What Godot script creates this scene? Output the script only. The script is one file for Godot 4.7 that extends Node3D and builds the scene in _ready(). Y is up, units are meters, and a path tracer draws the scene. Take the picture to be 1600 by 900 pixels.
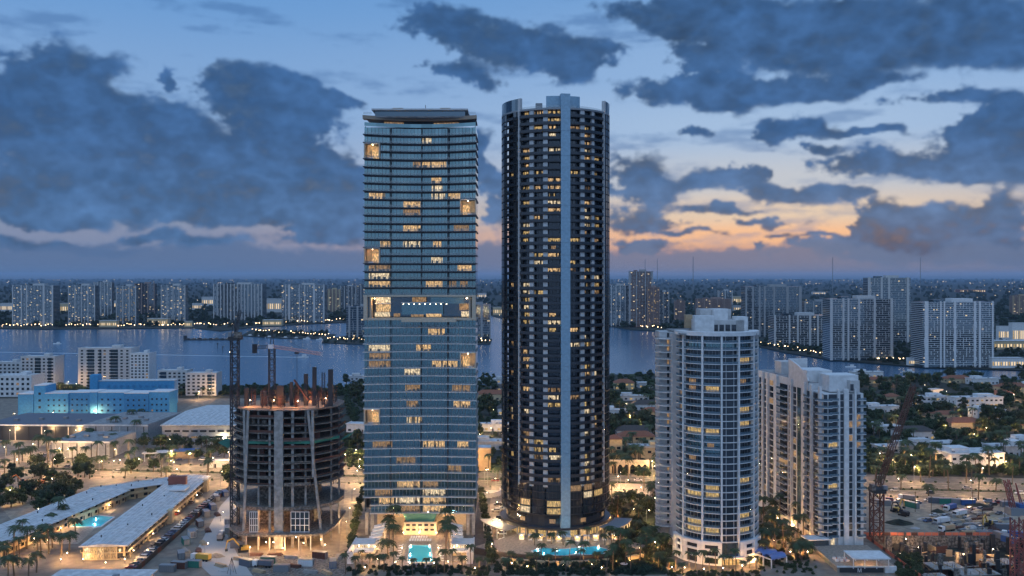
extends Node3D
# Aerial dusk view of a barrier-island city. Units are metres; the camera hangs 115 m over the shore and looks inland along -Z.
# F, EYE and HOR turn measurements taken off the photograph (1600 x 900) into metres on the ground.
const F := 1500.0
const EYE := 115.0
const HOR := 431.0

var M := {}
var used := {}
var rng := RandomNumberGenerator.new()
var unit_box: BoxMesh
var unit_cyl: CylinderMesh
var unit_globe: SphereMesh


func dep(py: float) -> float:
	return EYE * F / (py - HOR)


func X(px: float, d: float) -> float:
	return (px - 800.0) / F * d


func Y(py: float, d: float) -> float:
	return EYE - (py - HOR) / F * d


func G(px: float, py: float, y := 0.0) -> Vector3:
	var d := dep(py)
	return Vector3(X(px, d), y, -d)


class MB:
	var v := PackedVector3Array()
	var n := PackedVector3Array()
	var c := PackedColorArray()
	var tint := Color(1, 1, 1)
	var tinted := false

	func tri(a: Vector3, b: Vector3, d: Vector3) -> void:  # counter-clockwise from outside
		var m := (b - a).cross(d - a).normalized()
		v.append_array([a, d, b])
		n.append_array([m, m, m])
		if tinted:
			c.append_array([tint, tint, tint])

	func quad(a: Vector3, b: Vector3, d: Vector3, e: Vector3) -> void:
		tri(a, b, d)
		tri(a, d, e)

	func box(at: Vector3, size: Vector3, basis := Basis.IDENTITY) -> void:
		var h := size * 0.5
		var p := []
		for k in 8:
			p.append(at + basis * Vector3(h.x if k & 1 else -h.x, h.y if k & 2 else -h.y, h.z if k & 4 else -h.z))
		quad(p[4], p[5], p[7], p[6])
		quad(p[1], p[0], p[2], p[3])
		quad(p[5], p[1], p[3], p[7])
		quad(p[0], p[4], p[6], p[2])
		quad(p[6], p[7], p[3], p[2])
		quad(p[0], p[1], p[5], p[4])

	func prism(poly: PackedVector2Array, y0: float, y1: float) -> void:  # poly holds x and z
		var q := poly.duplicate()
		if Geometry2D.is_polygon_clockwise(q):
			q.reverse()
		# with z towards the viewer a counter-clockwise x/z outline runs clockwise seen from above
		var t := Geometry2D.triangulate_polygon(q)
		for k in range(0, t.size(), 3):
			var a := q[t[k]]
			var b := q[t[k + 1]]
			var d := q[t[k + 2]]
			if (b - a).cross(d - a) > 0:
				var s := b
				b = d
				d = s
			tri(Vector3(a.x, y1, a.y), Vector3(b.x, y1, b.y), Vector3(d.x, y1, d.y))
			tri(Vector3(a.x, y0, a.y), Vector3(d.x, y0, d.y), Vector3(b.x, y0, b.y))
		for k in q.size():
			var a := q[k]
			var b := q[(k + 1) % q.size()]
			quad(Vector3(b.x, y0, b.y), Vector3(a.x, y0, a.y), Vector3(a.x, y1, a.y), Vector3(b.x, y1, b.y))

	func tube(a: Vector3, b: Vector3, ra: float, rb: float, sides := 6, caps := true) -> void:
		var up := (b - a).normalized()
		var s := up.cross(Vector3.RIGHT if absf(up.y) > 0.7 else Vector3.UP).normalized()
		var t := up.cross(s)
		for k in sides:
			var p := s * cos(TAU * k / sides) + t * sin(TAU * k / sides)
			var q := s * cos(TAU * (k + 1) / sides) + t * sin(TAU * (k + 1) / sides)
			quad(a + q * ra, a + p * ra, b + p * rb, b + q * rb) if up.dot(s.cross(t)) < 0 else quad(a + p * ra, a + q * ra, b + q * rb, b + p * rb)
			if caps:
				tri(b, b + p * rb, b + q * rb) if up.dot(s.cross(t)) > 0 else tri(b, b + q * rb, b + p * rb)
				tri(a, a + q * ra, a + p * ra) if up.dot(s.cross(t)) > 0 else tri(a, a + p * ra, a + q * ra)

	func beam(a: Vector3, b: Vector3, w: float, h := -1.0) -> void:  # square bar from a to b
		var z := (b - a)
		var l := z.length()
		z /= l
		var x := (Vector3.UP.cross(z) if absf(z.y) < 0.98 else Vector3.RIGHT.cross(z)).normalized()
		box((a + b) * 0.5, Vector3(w, w if h < 0 else h, l), Basis(x, z.cross(x), z))

	func arc(r: float, depth: float, p0: float, p1: float, y0: float, y1: float, steps: int) -> void:  # curved bar round the y axis; angle 0 looks to +Z; depth goes inwards
		for k in steps:
			var a := lerpf(p0, p1, float(k) / steps)
			var b := lerpf(p0, p1, float(k + 1) / steps)
			var u := Vector3(sin(a), 0, cos(a))
			var w := Vector3(sin(b), 0, cos(b))
			var l := Vector3.UP * y0
			var h := Vector3.UP * y1
			var i := r - depth
			quad(u * r + l, w * r + l, w * r + h, u * r + h)
			quad(w * i + l, u * i + l, u * i + h, w * i + h)
			quad(u * r + h, w * r + h, w * i + h, u * i + h)
			quad(w * r + l, u * r + l, u * i + l, w * i + l)
			if k == 0:
				quad(u * i + l, u * r + l, u * r + h, u * i + h)
			if k == steps - 1:
				quad(w * r + l, w * i + l, w * i + h, w * r + h)

	func done() -> ArrayMesh:
		var s := []
		s.resize(Mesh.ARRAY_MAX)
		s[Mesh.ARRAY_VERTEX] = v
		s[Mesh.ARRAY_NORMAL] = n
		if tinted:
			s[Mesh.ARRAY_COLOR] = c
		var m := ArrayMesh.new()
		m.add_surface_from_arrays(Mesh.PRIMITIVE_TRIANGLES, s)
		return m


# ---- naming and parenting ----
func numbered(called: String) -> String:
	var k: int = used.get(called, 0)
	used[called] = k + 1
	return called if k == 0 else "%s_%03d" % [called, k]


func tag(o: Node3D, label: String, category: String, group := "") -> void:
	o.set_meta("label", label)
	o.set_meta("category", category)
	if group:
		o.set_meta("group", group)


func thing(called: String, label: String, category: String, group := "", at := Vector3.ZERO, turn := 0.0) -> Node3D:
	var o := Node3D.new()
	o.name = numbered(called)
	add_child(o)
	o.position = at
	o.rotation.y = turn
	tag(o, label, category, group)
	return o


func copy(o: Node3D, at: Vector3, turn := 0.0, size := 1.0, label := "", called := "") -> Node3D:
	var r: Node3D = o.duplicate()
	r.name = numbered(called if called else str(o.get_meta("base_name")))
	add_child(r)
	r.position = at
	r.rotation.y = turn
	r.scale = Vector3.ONE * size
	if label:
		r.set_meta("label", label)
	return r


func part(parent: Node3D, called: String, mesh: Mesh, m: Material, xf := Transform3D.IDENTITY, stuff := false) -> MeshInstance3D:
	var o := MeshInstance3D.new()
	o.name = called
	o.mesh = mesh
	o.material_override = m
	o.transform = xf
	parent.add_child(o, true)
	if stuff:
		o.set_meta("kind", "stuff")
	return o


func bx(parent: Node3D, called: String, m: Material, at: Vector3, size: Vector3, turn := 0.0) -> MeshInstance3D:
	return part(parent, called, unit_box, m, Transform3D(Basis(Vector3.UP, turn) * Basis.from_scale(size), at))


func cyl(parent: Node3D, called: String, m: Material, at: Vector3, radius: float, height: float) -> MeshInstance3D:
	return part(parent, called, unit_cyl, m, Transform3D(Basis.from_scale(Vector3(radius, height, radius)), at))


func globe(parent: Node3D, called: String, m: Material, at: Vector3, radius: float) -> MeshInstance3D:
	return part(parent, called, unit_globe, m, Transform3D(Basis.from_scale(Vector3.ONE * radius), at))


func structure(called: String, mesh: Mesh, m: Material, at := Vector3.ZERO) -> MeshInstance3D:
	var o := part(self, numbered(called), mesh, m, Transform3D(Basis.IDENTITY, at))
	o.set_meta("kind", "structure")
	return o


func sheet(called: String, m: Material, pts: Array, y: float, thick := 0.3) -> MeshInstance3D:  # a flat piece of ground; pts are places on the photograph's ground
	var b := MB.new()
	var poly := PackedVector2Array()
	for p in pts:
		var g := G(p[0], p[1])
		poly.append(Vector2(g.x, g.z))
	b.prism(poly, y - thick, y)
	return structure(called, b.done(), m)


# ---- labels that place a thing by what stands near it ----
var landmarks := []


func landmark(p: Vector3, label: String) -> void:
	var w := []
	for k in label.split(" "):
		if k in ["among", "behind", "half", "with", "beside", "near", "in", "by", "under", "next", "on", "facing", "seaward", "glowing", "washed", "at", "above", "over", "standing", "between", "seen", "close", "beyond", "along", "of", "from"]:
			break
		w.append(k)
	landmarks.append([p, " ".join(w).trim_suffix(",")])


func near(p: Vector3, reach := 70.0) -> String:
	var best := ""
	var least := reach
	for l in landmarks:
		var d := Vector2(l[0].x - p.x, l[0].z - p.z).length()
		if d < least:
			least = d
			var side := "beside"
			if p.z - l[0].z > d * 0.75:
				side = "just seaward of"
			elif l[0].z - p.z > d * 0.75:
				side = "just inland of"
			best = "%s the %s" % [side, l[1]]
	return best


func node(parent: Node3D, called: String, at := Vector3.ZERO) -> Node3D:
	var o := Node3D.new()
	o.name = called
	o.position = at
	parent.add_child(o, true)
	return o


# ---- materials ----
func noise_tex(freq: float, lo: float, hi: float, salt: int, oct := 4, size := 512) -> NoiseTexture2D:
	var t := NoiseTexture2D.new()
	var f := FastNoiseLite.new()
	f.seed = salt
	f.frequency = freq
	f.fractal_octaves = oct
	t.noise = f
	t.width = size
	t.height = size
	t.seamless = true
	var g := Gradient.new()
	g.set_color(0, Color(lo, lo, lo))
	g.set_color(1, Color(hi, hi, hi))
	t.color_ramp = g
	return t


func mat(called: String, lin: Color, rough := 0.8, metal := 0.0, tex: Texture2D = null, metres := 20.0) -> StandardMaterial3D:
	var m := StandardMaterial3D.new()
	m.resource_name = called
	m.albedo_color = lin.linear_to_srgb()
	m.roughness = rough
	m.metallic = metal
	if tex:
		m.albedo_texture = tex
		m.uv1_triplanar = true
		m.uv1_world_triplanar = true
		m.uv1_scale = Vector3.ONE / metres
	M[called] = m
	return m


func glow(called: String, lin: Color, energy: float) -> StandardMaterial3D:
	var m := StandardMaterial3D.new()
	m.resource_name = called
	m.albedo_color = Color(0.3, 0.28, 0.25)
	m.roughness = 0.4
	m.emission_enabled = true
	m.emission = lin.linear_to_srgb()
	m.emission_energy_multiplier = energy
	M[called] = m
	return m


func lamp_light(parent: Node3D, at: Vector3, energy: float, color := Color(1.0, 0.79, 0.54), size := 0.2) -> void:
	var l := OmniLight3D.new()
	l.name = "lamp_glow"
	l.light_color = color
	l.light_energy = energy * 4.0
	l.light_size = size
	l.omni_range = 120.0
	l.omni_attenuation = 2.0
	l.shadow_enabled = true
	l.position = at
	parent.add_child(l, true)


# ---- sky: air and clouds computed for every direction ----
var cloud_a := FastNoiseLite.new()
var cloud_b := FastNoiseLite.new()
var cloud_c := FastNoiseLite.new()
# centre x, centre y, half width, half height, in 1/1500 rad east and up of the view axis (measured off the photograph)
const CLOUDS := [
	[95, 95, 75, 45], [20, 160, 95, 60], [70, 230, 150, 95], [150, 200, 70, 60], [215, 240, 110, 90], [255, 208, 44, 30], [345, 125, 62, 42], [400, 150, 60, 46], [455, 150, 50, 40],
	[480, 190, 62, 40], [535, 160, 42, 14], [330, 255, 170, 80], [450, 260, 90, 60], [490, 305, 100, 42], [240, 320, 260, 34], [440, 345, 150, 20], [80, 310, 130, 40], [230, 125, 22, 16], [560, 330, 60, 50],
	[690, 28, 76, 24], [760, 55, 90, 32], [850, 80, 110, 40], [900, 100, 62, 36], [700, 105, 60, 16], [745, 125, 40, 14], [760, 240, 40, 40], [770, 310, 50, 60],
	[1060, 15, 130, 26], [1200, 40, 180, 52], [1330, 75, 170, 60], [1480, 45, 180, 56], [1570, 90, 90, 46], [1110, 105, 44, 42], [1060, 140, 100, 22], [1180, 146, 110, 30], [1290, 140, 110, 22], [1360, 128, 80, 14],
	[990, 262, 80, 46], [1020, 300, 62, 30], [975, 345, 80, 18], [1040, 352, 60, 9],
	[1215, 214, 36, 20], [1290, 204, 62, 18], [1385, 208, 60, 9], [1300, 235, 44, 8], [1490, 165, 80, 12],
	[1130, 285, 66, 20], [1175, 268, 34, 12], [1240, 302, 86, 17], [1310, 300, 40, 8], [1090, 205, 30, 10],
	[1575, 196, 52, 36], [1590, 235, 120, 60], [1490, 256, 140, 30], [1370, 262, 100, 20], [1590, 372, 50, 26],
	[1370, 335, 46, 36], [1340, 368, 66, 26], [1425, 360, 60, 32], [1500, 346, 56, 36], [1575, 336, 54, 40], [1450, 388, 220, 26], [1310, 350, 14, 10],
	[1120, 330, 70, 7], [1190, 345, 60, 6], [1080, 366, 60, 6], [1230, 363, 42, 7], [1010, 382, 62, 9], [1175, 381, 20, 8], [960, 378, 40, 12],
	[60, 345, 60, 8], [240, 368, 60, 9], [330, 382, 90, 14], [480, 372, 60, 12], [40, 378, 80, 14], [150, 390, 90, 12],
]


func band(v: float, stops: Array) -> Color:
	for k in range(1, stops.size()):
		if v <= stops[k][0]:
			var t: float = clampf((v - stops[k - 1][0]) / (stops[k][0] - stops[k - 1][0]), 0, 1)
			return stops[k - 1][1].lerp(stops[k][1], t * t * (3 - 2 * t))
	return stops[-1][1]


func sky_at(az: float, el: float, cool: Array, warm: Array) -> Color:
	var e := rad_to_deg(el)
	var glow_az := rad_to_deg(az) - 15.5
	glow_az = wrapf(glow_az, -180, 180)
	var w := exp(-glow_az * glow_az / (2 * 15.0 * 15.0))
	w = maxf(w, 0.12 * exp(-glow_az * glow_az / (2 * 40.0 * 40.0)))
	var col := band(e, cool).lerp(band(e, warm), w)
	var d := Vector3(sin(az) * cos(el), sin(el), -cos(az) * cos(el))
	var q := Vector3(d.x, d.y * 1.5, d.z)
	var n1 := cloud_a.get_noise_3dv(q * 100.0)
	var n2 := cloud_b.get_noise_3dv(q * 100.0)
	var cover := -1.0
	var front := 0.0
	var px := 9999.0
	var py := 0.0
	if absf(az) < 1.2:
		px = 800 + F * tan(az)
		py = HOR - F * tan(el) / cos(az)
		front = smoothstep(-260.0, -60.0, px) * smoothstep(1860.0, 1660.0, px) * smoothstep(-220.0, -50.0, py)
	var puff := 0.42 - absf(cloud_c.get_noise_3dv(q * 100.0)) * 1.7
	if front > 0.0:
		var wx := px + 75.0 * cloud_a.get_noise_3dv(q * 70.0 + Vector3(31, 0, 9)) + 30.0 * n2
		var wy := py + 22.0 * cloud_a.get_noise_3dv(q * 70.0 + Vector3(3, 50, 2)) + 14.0 * n1 + (wx - 1250.0) * 0.04 * smoothstep(900.0, 1100.0, px) * smoothstep(230.0, 150.0, py)
		var field := 0.0
		for b in CLOUDS:
			var dy: float = (wy - b[1]) / b[3]
			if dy > -1.5 and dy < 1.5:
				var dx: float = (wx - b[0]) / b[2]
				var r := dx * dx + dy * dy
				if r < 2.2:
					r = 1.0 - r / 2.2
					field += r * r
		var lumpy := smoothstep(140.0, 230.0, py) if px > 900 else 0.8
		cover = minf(field, 0.85) * 1.4 - 0.42 + n1 * 0.44 + n2 * 0.27 + puff * 0.3 * lumpy
	if front < 1.0:
		var wide := cloud_a.get_noise_3dv(q * 30.0 + Vector3(7, 3, 1)) * 1.5 + n1 * 0.4 + n2 * 0.15 + puff * 0.2 + lerpf(0.42, -0.45, smoothstep(18.0, 40.0, e))
		cover = lerpf(wide, cover, front)
	var a := smoothstep(-0.1, 0.46, cover)
	var thick := smoothstep(0.05, 0.75, cover + n2 * 0.1 + n1 * 0.25)
	var core := Color(0.034, 0.092, 0.22).lerp(Color(0.055, 0.128, 0.27), smoothstep(9.0, 2.0, e)).lerp(Color(0.085, 0.14, 0.25), w * smoothstep(9.0, 1.0, e))
	var rim := col.lerp(core, lerpf(0.6, 0.82, w))
	var cc := rim.lerp(core, thick)
	cc = cc * (1.0 + 0.7 * n1 + 0.2 * n2 + 0.3 * puff)
	# thin veils, drawn out sideways, between and over the thicker clouds
	var veil := cloud_a.get_noise_3dv(Vector3(d.x, d.y * 5.0, d.z) * 55.0 + Vector3(9, 80, 4)) + n2 * 0.12
	col = col.lerp(core * 1.5, smoothstep(0.02, 0.5, veil) * 0.5 * smoothstep(0.5, 2.5, e))
	col = col.lerp(cc, a * 0.95)
	# a low bank of haze with a lumpy top lies along the whole horizon
	var top := 2.0 + n1 * 0.9 + n2 * 0.35
	var low := smoothstep(top, top - 0.6, e) * 0.86
	return col.lerp(Color(0.085, 0.145, 0.275).lerp(Color(0.15, 0.175, 0.26), w), low)


func make_sky() -> ImageTexture:
	cloud_a.seed = 11
	cloud_a.noise_type = FastNoiseLite.TYPE_SIMPLEX_SMOOTH
	cloud_a.frequency = 0.13
	cloud_a.fractal_octaves = 5
	cloud_a.fractal_gain = 0.55
	cloud_b.seed = 23
	cloud_c.seed = 37
	cloud_c.frequency = 0.22
	cloud_c.fractal_octaves = 3
	cloud_b.frequency = 0.55
	cloud_b.fractal_octaves = 5
	cloud_b.fractal_gain = 0.6
	var cool := [
		[-1.0, Color(0.10, 0.16, 0.29)], [2.2, Color(0.15, 0.225, 0.37)], [3.6, Color(0.20, 0.275, 0.41)], [6.0, Color(0.26, 0.36, 0.54)], [10.0, Color(0.20, 0.345, 0.59)], [16.5, Color(0.125, 0.29, 0.58)], [40.0, Color(0.16, 0.31, 0.58)], [90.0, Color(0.17, 0.32, 0.58)]]
	var warm := [
		[-1.0, Color(0.22, 0.20, 0.26)], [1.2, Color(0.56, 0.30, 0.22)], [2.3, Color(0.92, 0.50, 0.25)], [3.6, Color(0.74, 0.56, 0.40)], [5.5, Color(0.50, 0.52, 0.56)], [8.5, Color(0.34, 0.47, 0.66)], [12.0, Color(0.25, 0.40, 0.64)], [17.0, Color(0.16, 0.32, 0.59)], [40.0, Color(0.16, 0.31, 0.58)], [90.0, Color(0.17, 0.32, 0.58)]]
	var W := 4096
	var H := 2048
	var im := Image.create(512, 256, false, Image.FORMAT_RGBF)
	for y in 256:
		var el := (0.5 - (y + 0.5) / 256.0) * PI
		for x in 512:
			var az := ((x + 0.5) / 512.0 - 0.5) * TAU
			im.set_pixel(x, y, sky_at(az, maxf(el, 0.0), cool, warm) if y < 132 else Color(0.06, 0.085, 0.13))
	im.resize(W, H, Image.INTERPOLATE_CUBIC)
	# the part in front of the camera, with a margin, at full detail
	for y in range(1024 - 250, 1026):
		var el := (0.5 - (y + 0.5) / H) * PI
		for x in range(2048 - 400, 2048 + 400):
			var az := ((x + 0.5) / W - 0.5) * TAU
			var edge := minf(minf(x - 1648, 2447 - x), y - 774) / 24.0
			var c := sky_at(az, maxf(el, 0.0), cool, warm)
			im.set_pixel(x, y, im.get_pixel(x, y).lerp(c, clampf(edge, 0, 1)))
	# Godot's panorama starts at -Z: swap the halves
	var out := Image.create(W, H, false, Image.FORMAT_RGBF)
	out.blit_rect(im, Rect2i(W / 2, 0, W / 2, H), Vector2i(0, 0))
	out.blit_rect(im, Rect2i(0, 0, W / 2, H), Vector2i(W / 2, 0))
	return ImageTexture.create_from_image(out)


func make_world() -> void:
	var cam := Camera3D.new()
	cam.name = "camera"
	add_child(cam)
	cam.projection = Camera3D.PROJECTION_FRUSTUM
	cam.near = 1.0
	cam.far = 90000.0
	cam.size = 2.0 * 450.0 / F
	cam.frustum_offset = Vector2(0, -(450.0 - HOR) / F)
	cam.position = Vector3(0, EYE, 0)
	cam.current = true
	var e := Environment.new()
	e.background_mode = Environment.BG_SKY
	e.sky = Sky.new()
	var p := PanoramaSkyMaterial.new()
	p.panorama = make_sky()
	e.sky.sky_material = p
	e.tonemap_mode = Environment.TONE_MAPPER_LINEAR
	e.tonemap_exposure = 1.12
	e.fog_enabled = true
	e.fog_density = 0.000026
	e.fog_light_color = Color(0.74, 0.86, 1.0)
	e.sdfgi_enabled = true
	e.ssao_enabled = true
	e.ssil_enabled = true
	var w := WorldEnvironment.new()
	w.name = "world"
	w.environment = e
	add_child(w)
	# what is left of the daylight: a broad, cool light from the open sky over the ocean
	var sun := DirectionalLight3D.new()
	sun.name = "twilight"
	sun.light_color = Color(0.80, 0.90, 1.0)
	sun.light_energy = 0.5
	sun.light_angular_distance = 150.0
	sun.shadow_enabled = true
	sun.rotation = Vector3(deg_to_rad(-36), deg_to_rad(-28), 0)
	add_child(sun)


func make_materials() -> void:
	unit_box = BoxMesh.new()
	unit_box.size = Vector3.ONE
	unit_cyl = CylinderMesh.new()
	unit_cyl.top_radius = 1.0
	unit_cyl.bottom_radius = 1.0
	unit_cyl.height = 1.0
	unit_cyl.radial_segments = 12
	unit_cyl.rings = 1
	unit_globe = SphereMesh.new()
	unit_globe.radius = 1.0
	unit_globe.height = 2.0
	unit_globe.radial_segments = 10
	unit_globe.rings = 5
	var fine := noise_tex(0.02, 0.72, 1.0, 3)
	var wall := noise_tex(0.015, 0.86, 1.0, 4)
	var blot := noise_tex(0.012, 0.72, 1.0, 5, 6)
	var patchy := noise_tex(0.02, 0.3, 1.0, 9, 5)
	mat("far_land", Color(0.022, 0.036, 0.03), 1.0, 0.0, patchy, 900.0)
	mat("lawn", Color(0.035, 0.06, 0.025), 1.0, 0.0, patchy, 45.0)
	mat("earth", Color(0.055, 0.06, 0.042), 1.0, 0.0, patchy, 60.0)
	mat("paving", Color(0.235, 0.20, 0.165), 0.85, 0.0, blot, 40.0)
	mat("sand", Color(0.33, 0.275, 0.21), 0.95, 0.0, blot, 30.0)
	mat("asphalt", Color(0.085, 0.08, 0.078), 0.85, 0.0, fine, 25.0)
	mat("road", Color(0.15, 0.135, 0.115), 0.8, 0.0, blot, 35.0)
	mat("deck_stone", Color(0.36, 0.30, 0.25), 0.7, 0.0, fine, 14.0)
	mat("kerb", Color(0.36, 0.34, 0.31), 0.85, 0.0, fine, 9.0)
	mat("line_paint", Color(0.6, 0.58, 0.52), 0.7)
	mat("concrete", Color(0.36, 0.35, 0.34), 0.85, 0.0, blot, 16.0)
	mat("raw_concrete", Color(0.34, 0.30, 0.265), 0.9, 0.0, patchy, 14.0)
	mat("white_wall", Color(0.66, 0.67, 0.69), 0.7, 0.0, wall, 22.0)
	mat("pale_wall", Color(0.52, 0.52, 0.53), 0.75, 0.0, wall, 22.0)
	mat("grey_wall", Color(0.33, 0.34, 0.36), 0.8, 0.0, wall, 20.0)
	mat("cream_wall", Color(0.52, 0.42, 0.27), 0.8, 0.0, wall, 18.0)
	mat("tan_wall", Color(0.42, 0.31, 0.2), 0.8, 0.0, wall, 18.0)
	mat("blue_wall", Color(0.055, 0.29, 0.56), 0.75, 0.0, wall, 20.0)
	mat("deep_blue_wall", Color(0.04, 0.23, 0.48), 0.75, 0.0, wall, 20.0)
	mat("red_wall", Color(0.2, 0.075, 0.06), 0.8, 0.0, wall, 20.0)
	mat("white_roof", Color(0.62, 0.63, 0.65), 0.75, 0.0, blot, 24.0)
	mat("grey_roof", Color(0.3, 0.3, 0.31), 0.85, 0.0, blot, 24.0)
	mat("clay_roof", Color(0.27, 0.10, 0.055), 0.85, 0.0, fine, 8.0)
	mat("dark_roof", Color(0.07, 0.06, 0.058), 0.85, 0.0, fine, 8.0)
	mat("dark_glass", Color(0.10, 0.14, 0.175), 0.07, 0.75)
	mat("blue_glass", Color(0.15, 0.25, 0.28), 0.06, 0.8)
	mat("black_glass", Color(0.075, 0.085, 0.10), 0.06, 0.7)
	mat("window_glass", Color(0.05, 0.06, 0.075), 0.1, 0.5)
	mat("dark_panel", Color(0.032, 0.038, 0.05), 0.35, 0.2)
	mat("blue_panel", Color(0.24, 0.38, 0.50), 0.35, 0.2, wall, 12.0)
	mat("white_metal", Color(0.6, 0.61, 0.63), 0.45, 0.1)
	mat("grey_metal", Color(0.22, 0.23, 0.25), 0.5, 0.4)
	mat("dark_metal", Color(0.035, 0.037, 0.042), 0.55, 0.4)
	mat("rust_steel", Color(0.14, 0.06, 0.045), 0.75, 0.2, fine, 6.0)
	mat("mast_steel", Color(0.035, 0.04, 0.05), 0.6, 0.4)
	mat("orange_paint", Color(0.55, 0.14, 0.03), 0.5)
	mat("yellow_paint", Color(0.5, 0.3, 0.05), 0.5)
	mat("net_green", Color(0.03, 0.16, 0.12), 0.9)
	mat("tarp_blue", Color(0.03, 0.09, 0.26), 0.7)
	mat("orange_net", Color(0.5, 0.14, 0.08), 0.9)
	mat("trunk", Color(0.11, 0.085, 0.06), 0.95)
	mat("beige_stone", Color(0.5, 0.43, 0.34), 0.6, 0.0, wall, 8.0)
	mat("tyre", Color(0.015, 0.015, 0.016), 0.8)
	var g := mat("rail_glass", Color(0.08, 0.13, 0.17), 0.05)
	g.transparency = BaseMaterial3D.TRANSPARENCY_ALPHA
	g.albedo_color.a = 0.14
	var bg := mat("balcony_glass", Color(0.10, 0.17, 0.23), 0.06)
	bg.transparency = BaseMaterial3D.TRANSPARENCY_ALPHA
	bg.albedo_color.a = 0.5
	for k in 4:
		var leaf := mat("leaf_%d" % k, [Color(0.034, 0.062, 0.026), Color(0.045, 0.07, 0.03), Color(0.026, 0.05, 0.03), Color(0.05, 0.066, 0.03)][k], 0.75)
		leaf.vertex_color_use_as_albedo = true
		leaf.backlight_enabled = true
		leaf.backlight = Color(0.12, 0.16, 0.08)
	glow("lit_warm", Color(1.0, 0.62, 0.27), 1.15)
	glow("lit_pale", Color(1.0, 0.78, 0.48), 1.3)
	glow("lit_dim", Color(1.0, 0.58, 0.25), 0.45)
	glow("lit_gold", Color(1.0, 0.66, 0.24), 0.85)
	# rooms behind lit panes are never evenly bright: lamps, curtains and furniture mottle them
	var rooms := noise_tex(0.035, 0.3, 1.0, 57, 2, 256)
	for k in ["lit_warm", "lit_pale", "lit_dim", "lit_gold"]:
		var m: StandardMaterial3D = M[k]
		m.emission_operator = BaseMaterial3D.EMISSION_OP_MULTIPLY
		m.emission_texture = rooms
		m.emission_energy_multiplier *= 1.15
		m.uv1_triplanar = true
		m.uv1_world_triplanar = true
		m.uv1_scale = Vector3(1 / 7.0, 1 / 15.0, 1 / 7.0)
	glow("lamp_bulb", Color(1.0, 0.78, 0.5), 26.0)
	glow("far_bulb", Color(1.0, 0.74, 0.45), 1.6)
	glow("shore_bulb", Color(1.0, 0.68, 0.36), 9.0)
	glow("pool_light", Color(0.2, 0.75, 0.9), 0.25)
	# water: a rippled, nearly black sheet that mirrors the sky and the lights behind it
	var w := mat("bay_water", Color(0.04, 0.115, 0.21), 0.19)
	w.metallic_specular = 0.5
	w.normal_enabled = true
	var r := noise_tex(0.03, 0.0, 1.0, 31, 4)
	r.as_normal_map = true
	r.bump_strength = 6.0
	w.normal_texture = r
	w.normal_scale = 0.22
	w.uv1_triplanar = true
	w.uv1_world_triplanar = true
	w.uv1_scale = Vector3(1 / 26.0, 1 / 26.0, 1 / 11.0)
	w.roughness_texture = noise_tex(0.01, 0.6, 1.0, 41, 3)
	mat("pool_water", Color(0.06, 0.52, 0.62), 0.06)


# the excavation on the right is a real hole: the ground is cut round it
const PIT := [156.0, 222.0, -424.0, -362.0]


func notched(poly: PackedVector2Array) -> PackedVector2Array:
	var cut := PackedVector2Array([Vector2(PIT[0], PIT[2]), Vector2(PIT[1], PIT[2]), Vector2(PIT[1], -200), Vector2(PIT[0], -200)])
	return Geometry2D.clip_polygons(poly, cut)[0]


func make_land() -> void:
	var b := MB.new()
	b.box(Vector3(0, -1.6, -20575), Vector3(90000, 0.2, 39350))
	structure("water", b.done(), M.bay_water)
	b = MB.new()
	b.box(Vector3(0, -1.6, 2460), Vector3(16000, 0.2, 5580))
	structure("ocean", b.done(), M.bay_water)
	# inland: everything beyond the far shore, out to the horizon
	var shore := [[-900, 513], [-100, 513], [0, 513], [70, 514], [210, 513], [300, 512], [345, 517], [395, 511], [480, 506], [555, 503], [600, 496], [720, 492], [768, 493], [790, 499], [950, 509], [985, 515], [1035, 517], [1100, 522], [1185, 541], [1230, 551], [1300, 562], [1450, 574], [1600, 578], [2300, 580]]
	var poly := PackedVector2Array()
	for p in shore:
		var g := G(p[0], p[1])
		poly.append(Vector2(g.x, g.z))
	poly.append_array([Vector2(40000, -38000), Vector2(-40000, -38000)])
	b = MB.new()
	b.prism(poly, -2.5, 0.0)
	structure("ground", b.done(), M.far_land)
	# the island in front, from the beach to the bay
	var bay := [[-900, 606], [0, 606], [120, 602], [240, 605], [350, 611], [440, 606], [560, 606], [760, 602], [960, 585], [1040, 583], [1180, 581], [1350, 587], [1480, 592], [1620, 593], [2300, 593]]
	poly = PackedVector2Array()
	for p in bay:
		var g := G(p[0], p[1])
		poly.append(Vector2(g.x, g.z))
	poly.append_array([Vector2(900, -335), Vector2(-900, -335)])
	b = MB.new()
	b.prism(notched(poly), -7.0, 0.0)
	structure("ground", b.done(), M.earth)
	b = MB.new()
	b.prism(PackedVector2Array([Vector2(-900, -336), Vector2(900, -336), Vector2(900, -285), Vector2(-900, -285)]), -2.6, -0.4)
	structure("beach", b.done(), M.sand)
	sheet("ground", M.far_land, [[376, 524], [398, 513], [525, 522], [515, 529], [440, 528]], -0.3, 2.0)
	sheet("ground", M.far_land, [[503, 535], [580, 538], [700, 538], [766, 537], [769, 529], [700, 521], [560, 522], [505, 529]], -0.3, 2.0)


# ---- the flat-fronted glass tower ----
const GW := 49.3
const GP := 3.57


func g_rec(x: float, y: float) -> float:
	return -(1.0 - pow(2.0 * x / GW, 2)) * lerpf(0.8, 6.0, clampf(y / 185.0, 0, 1))


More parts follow.
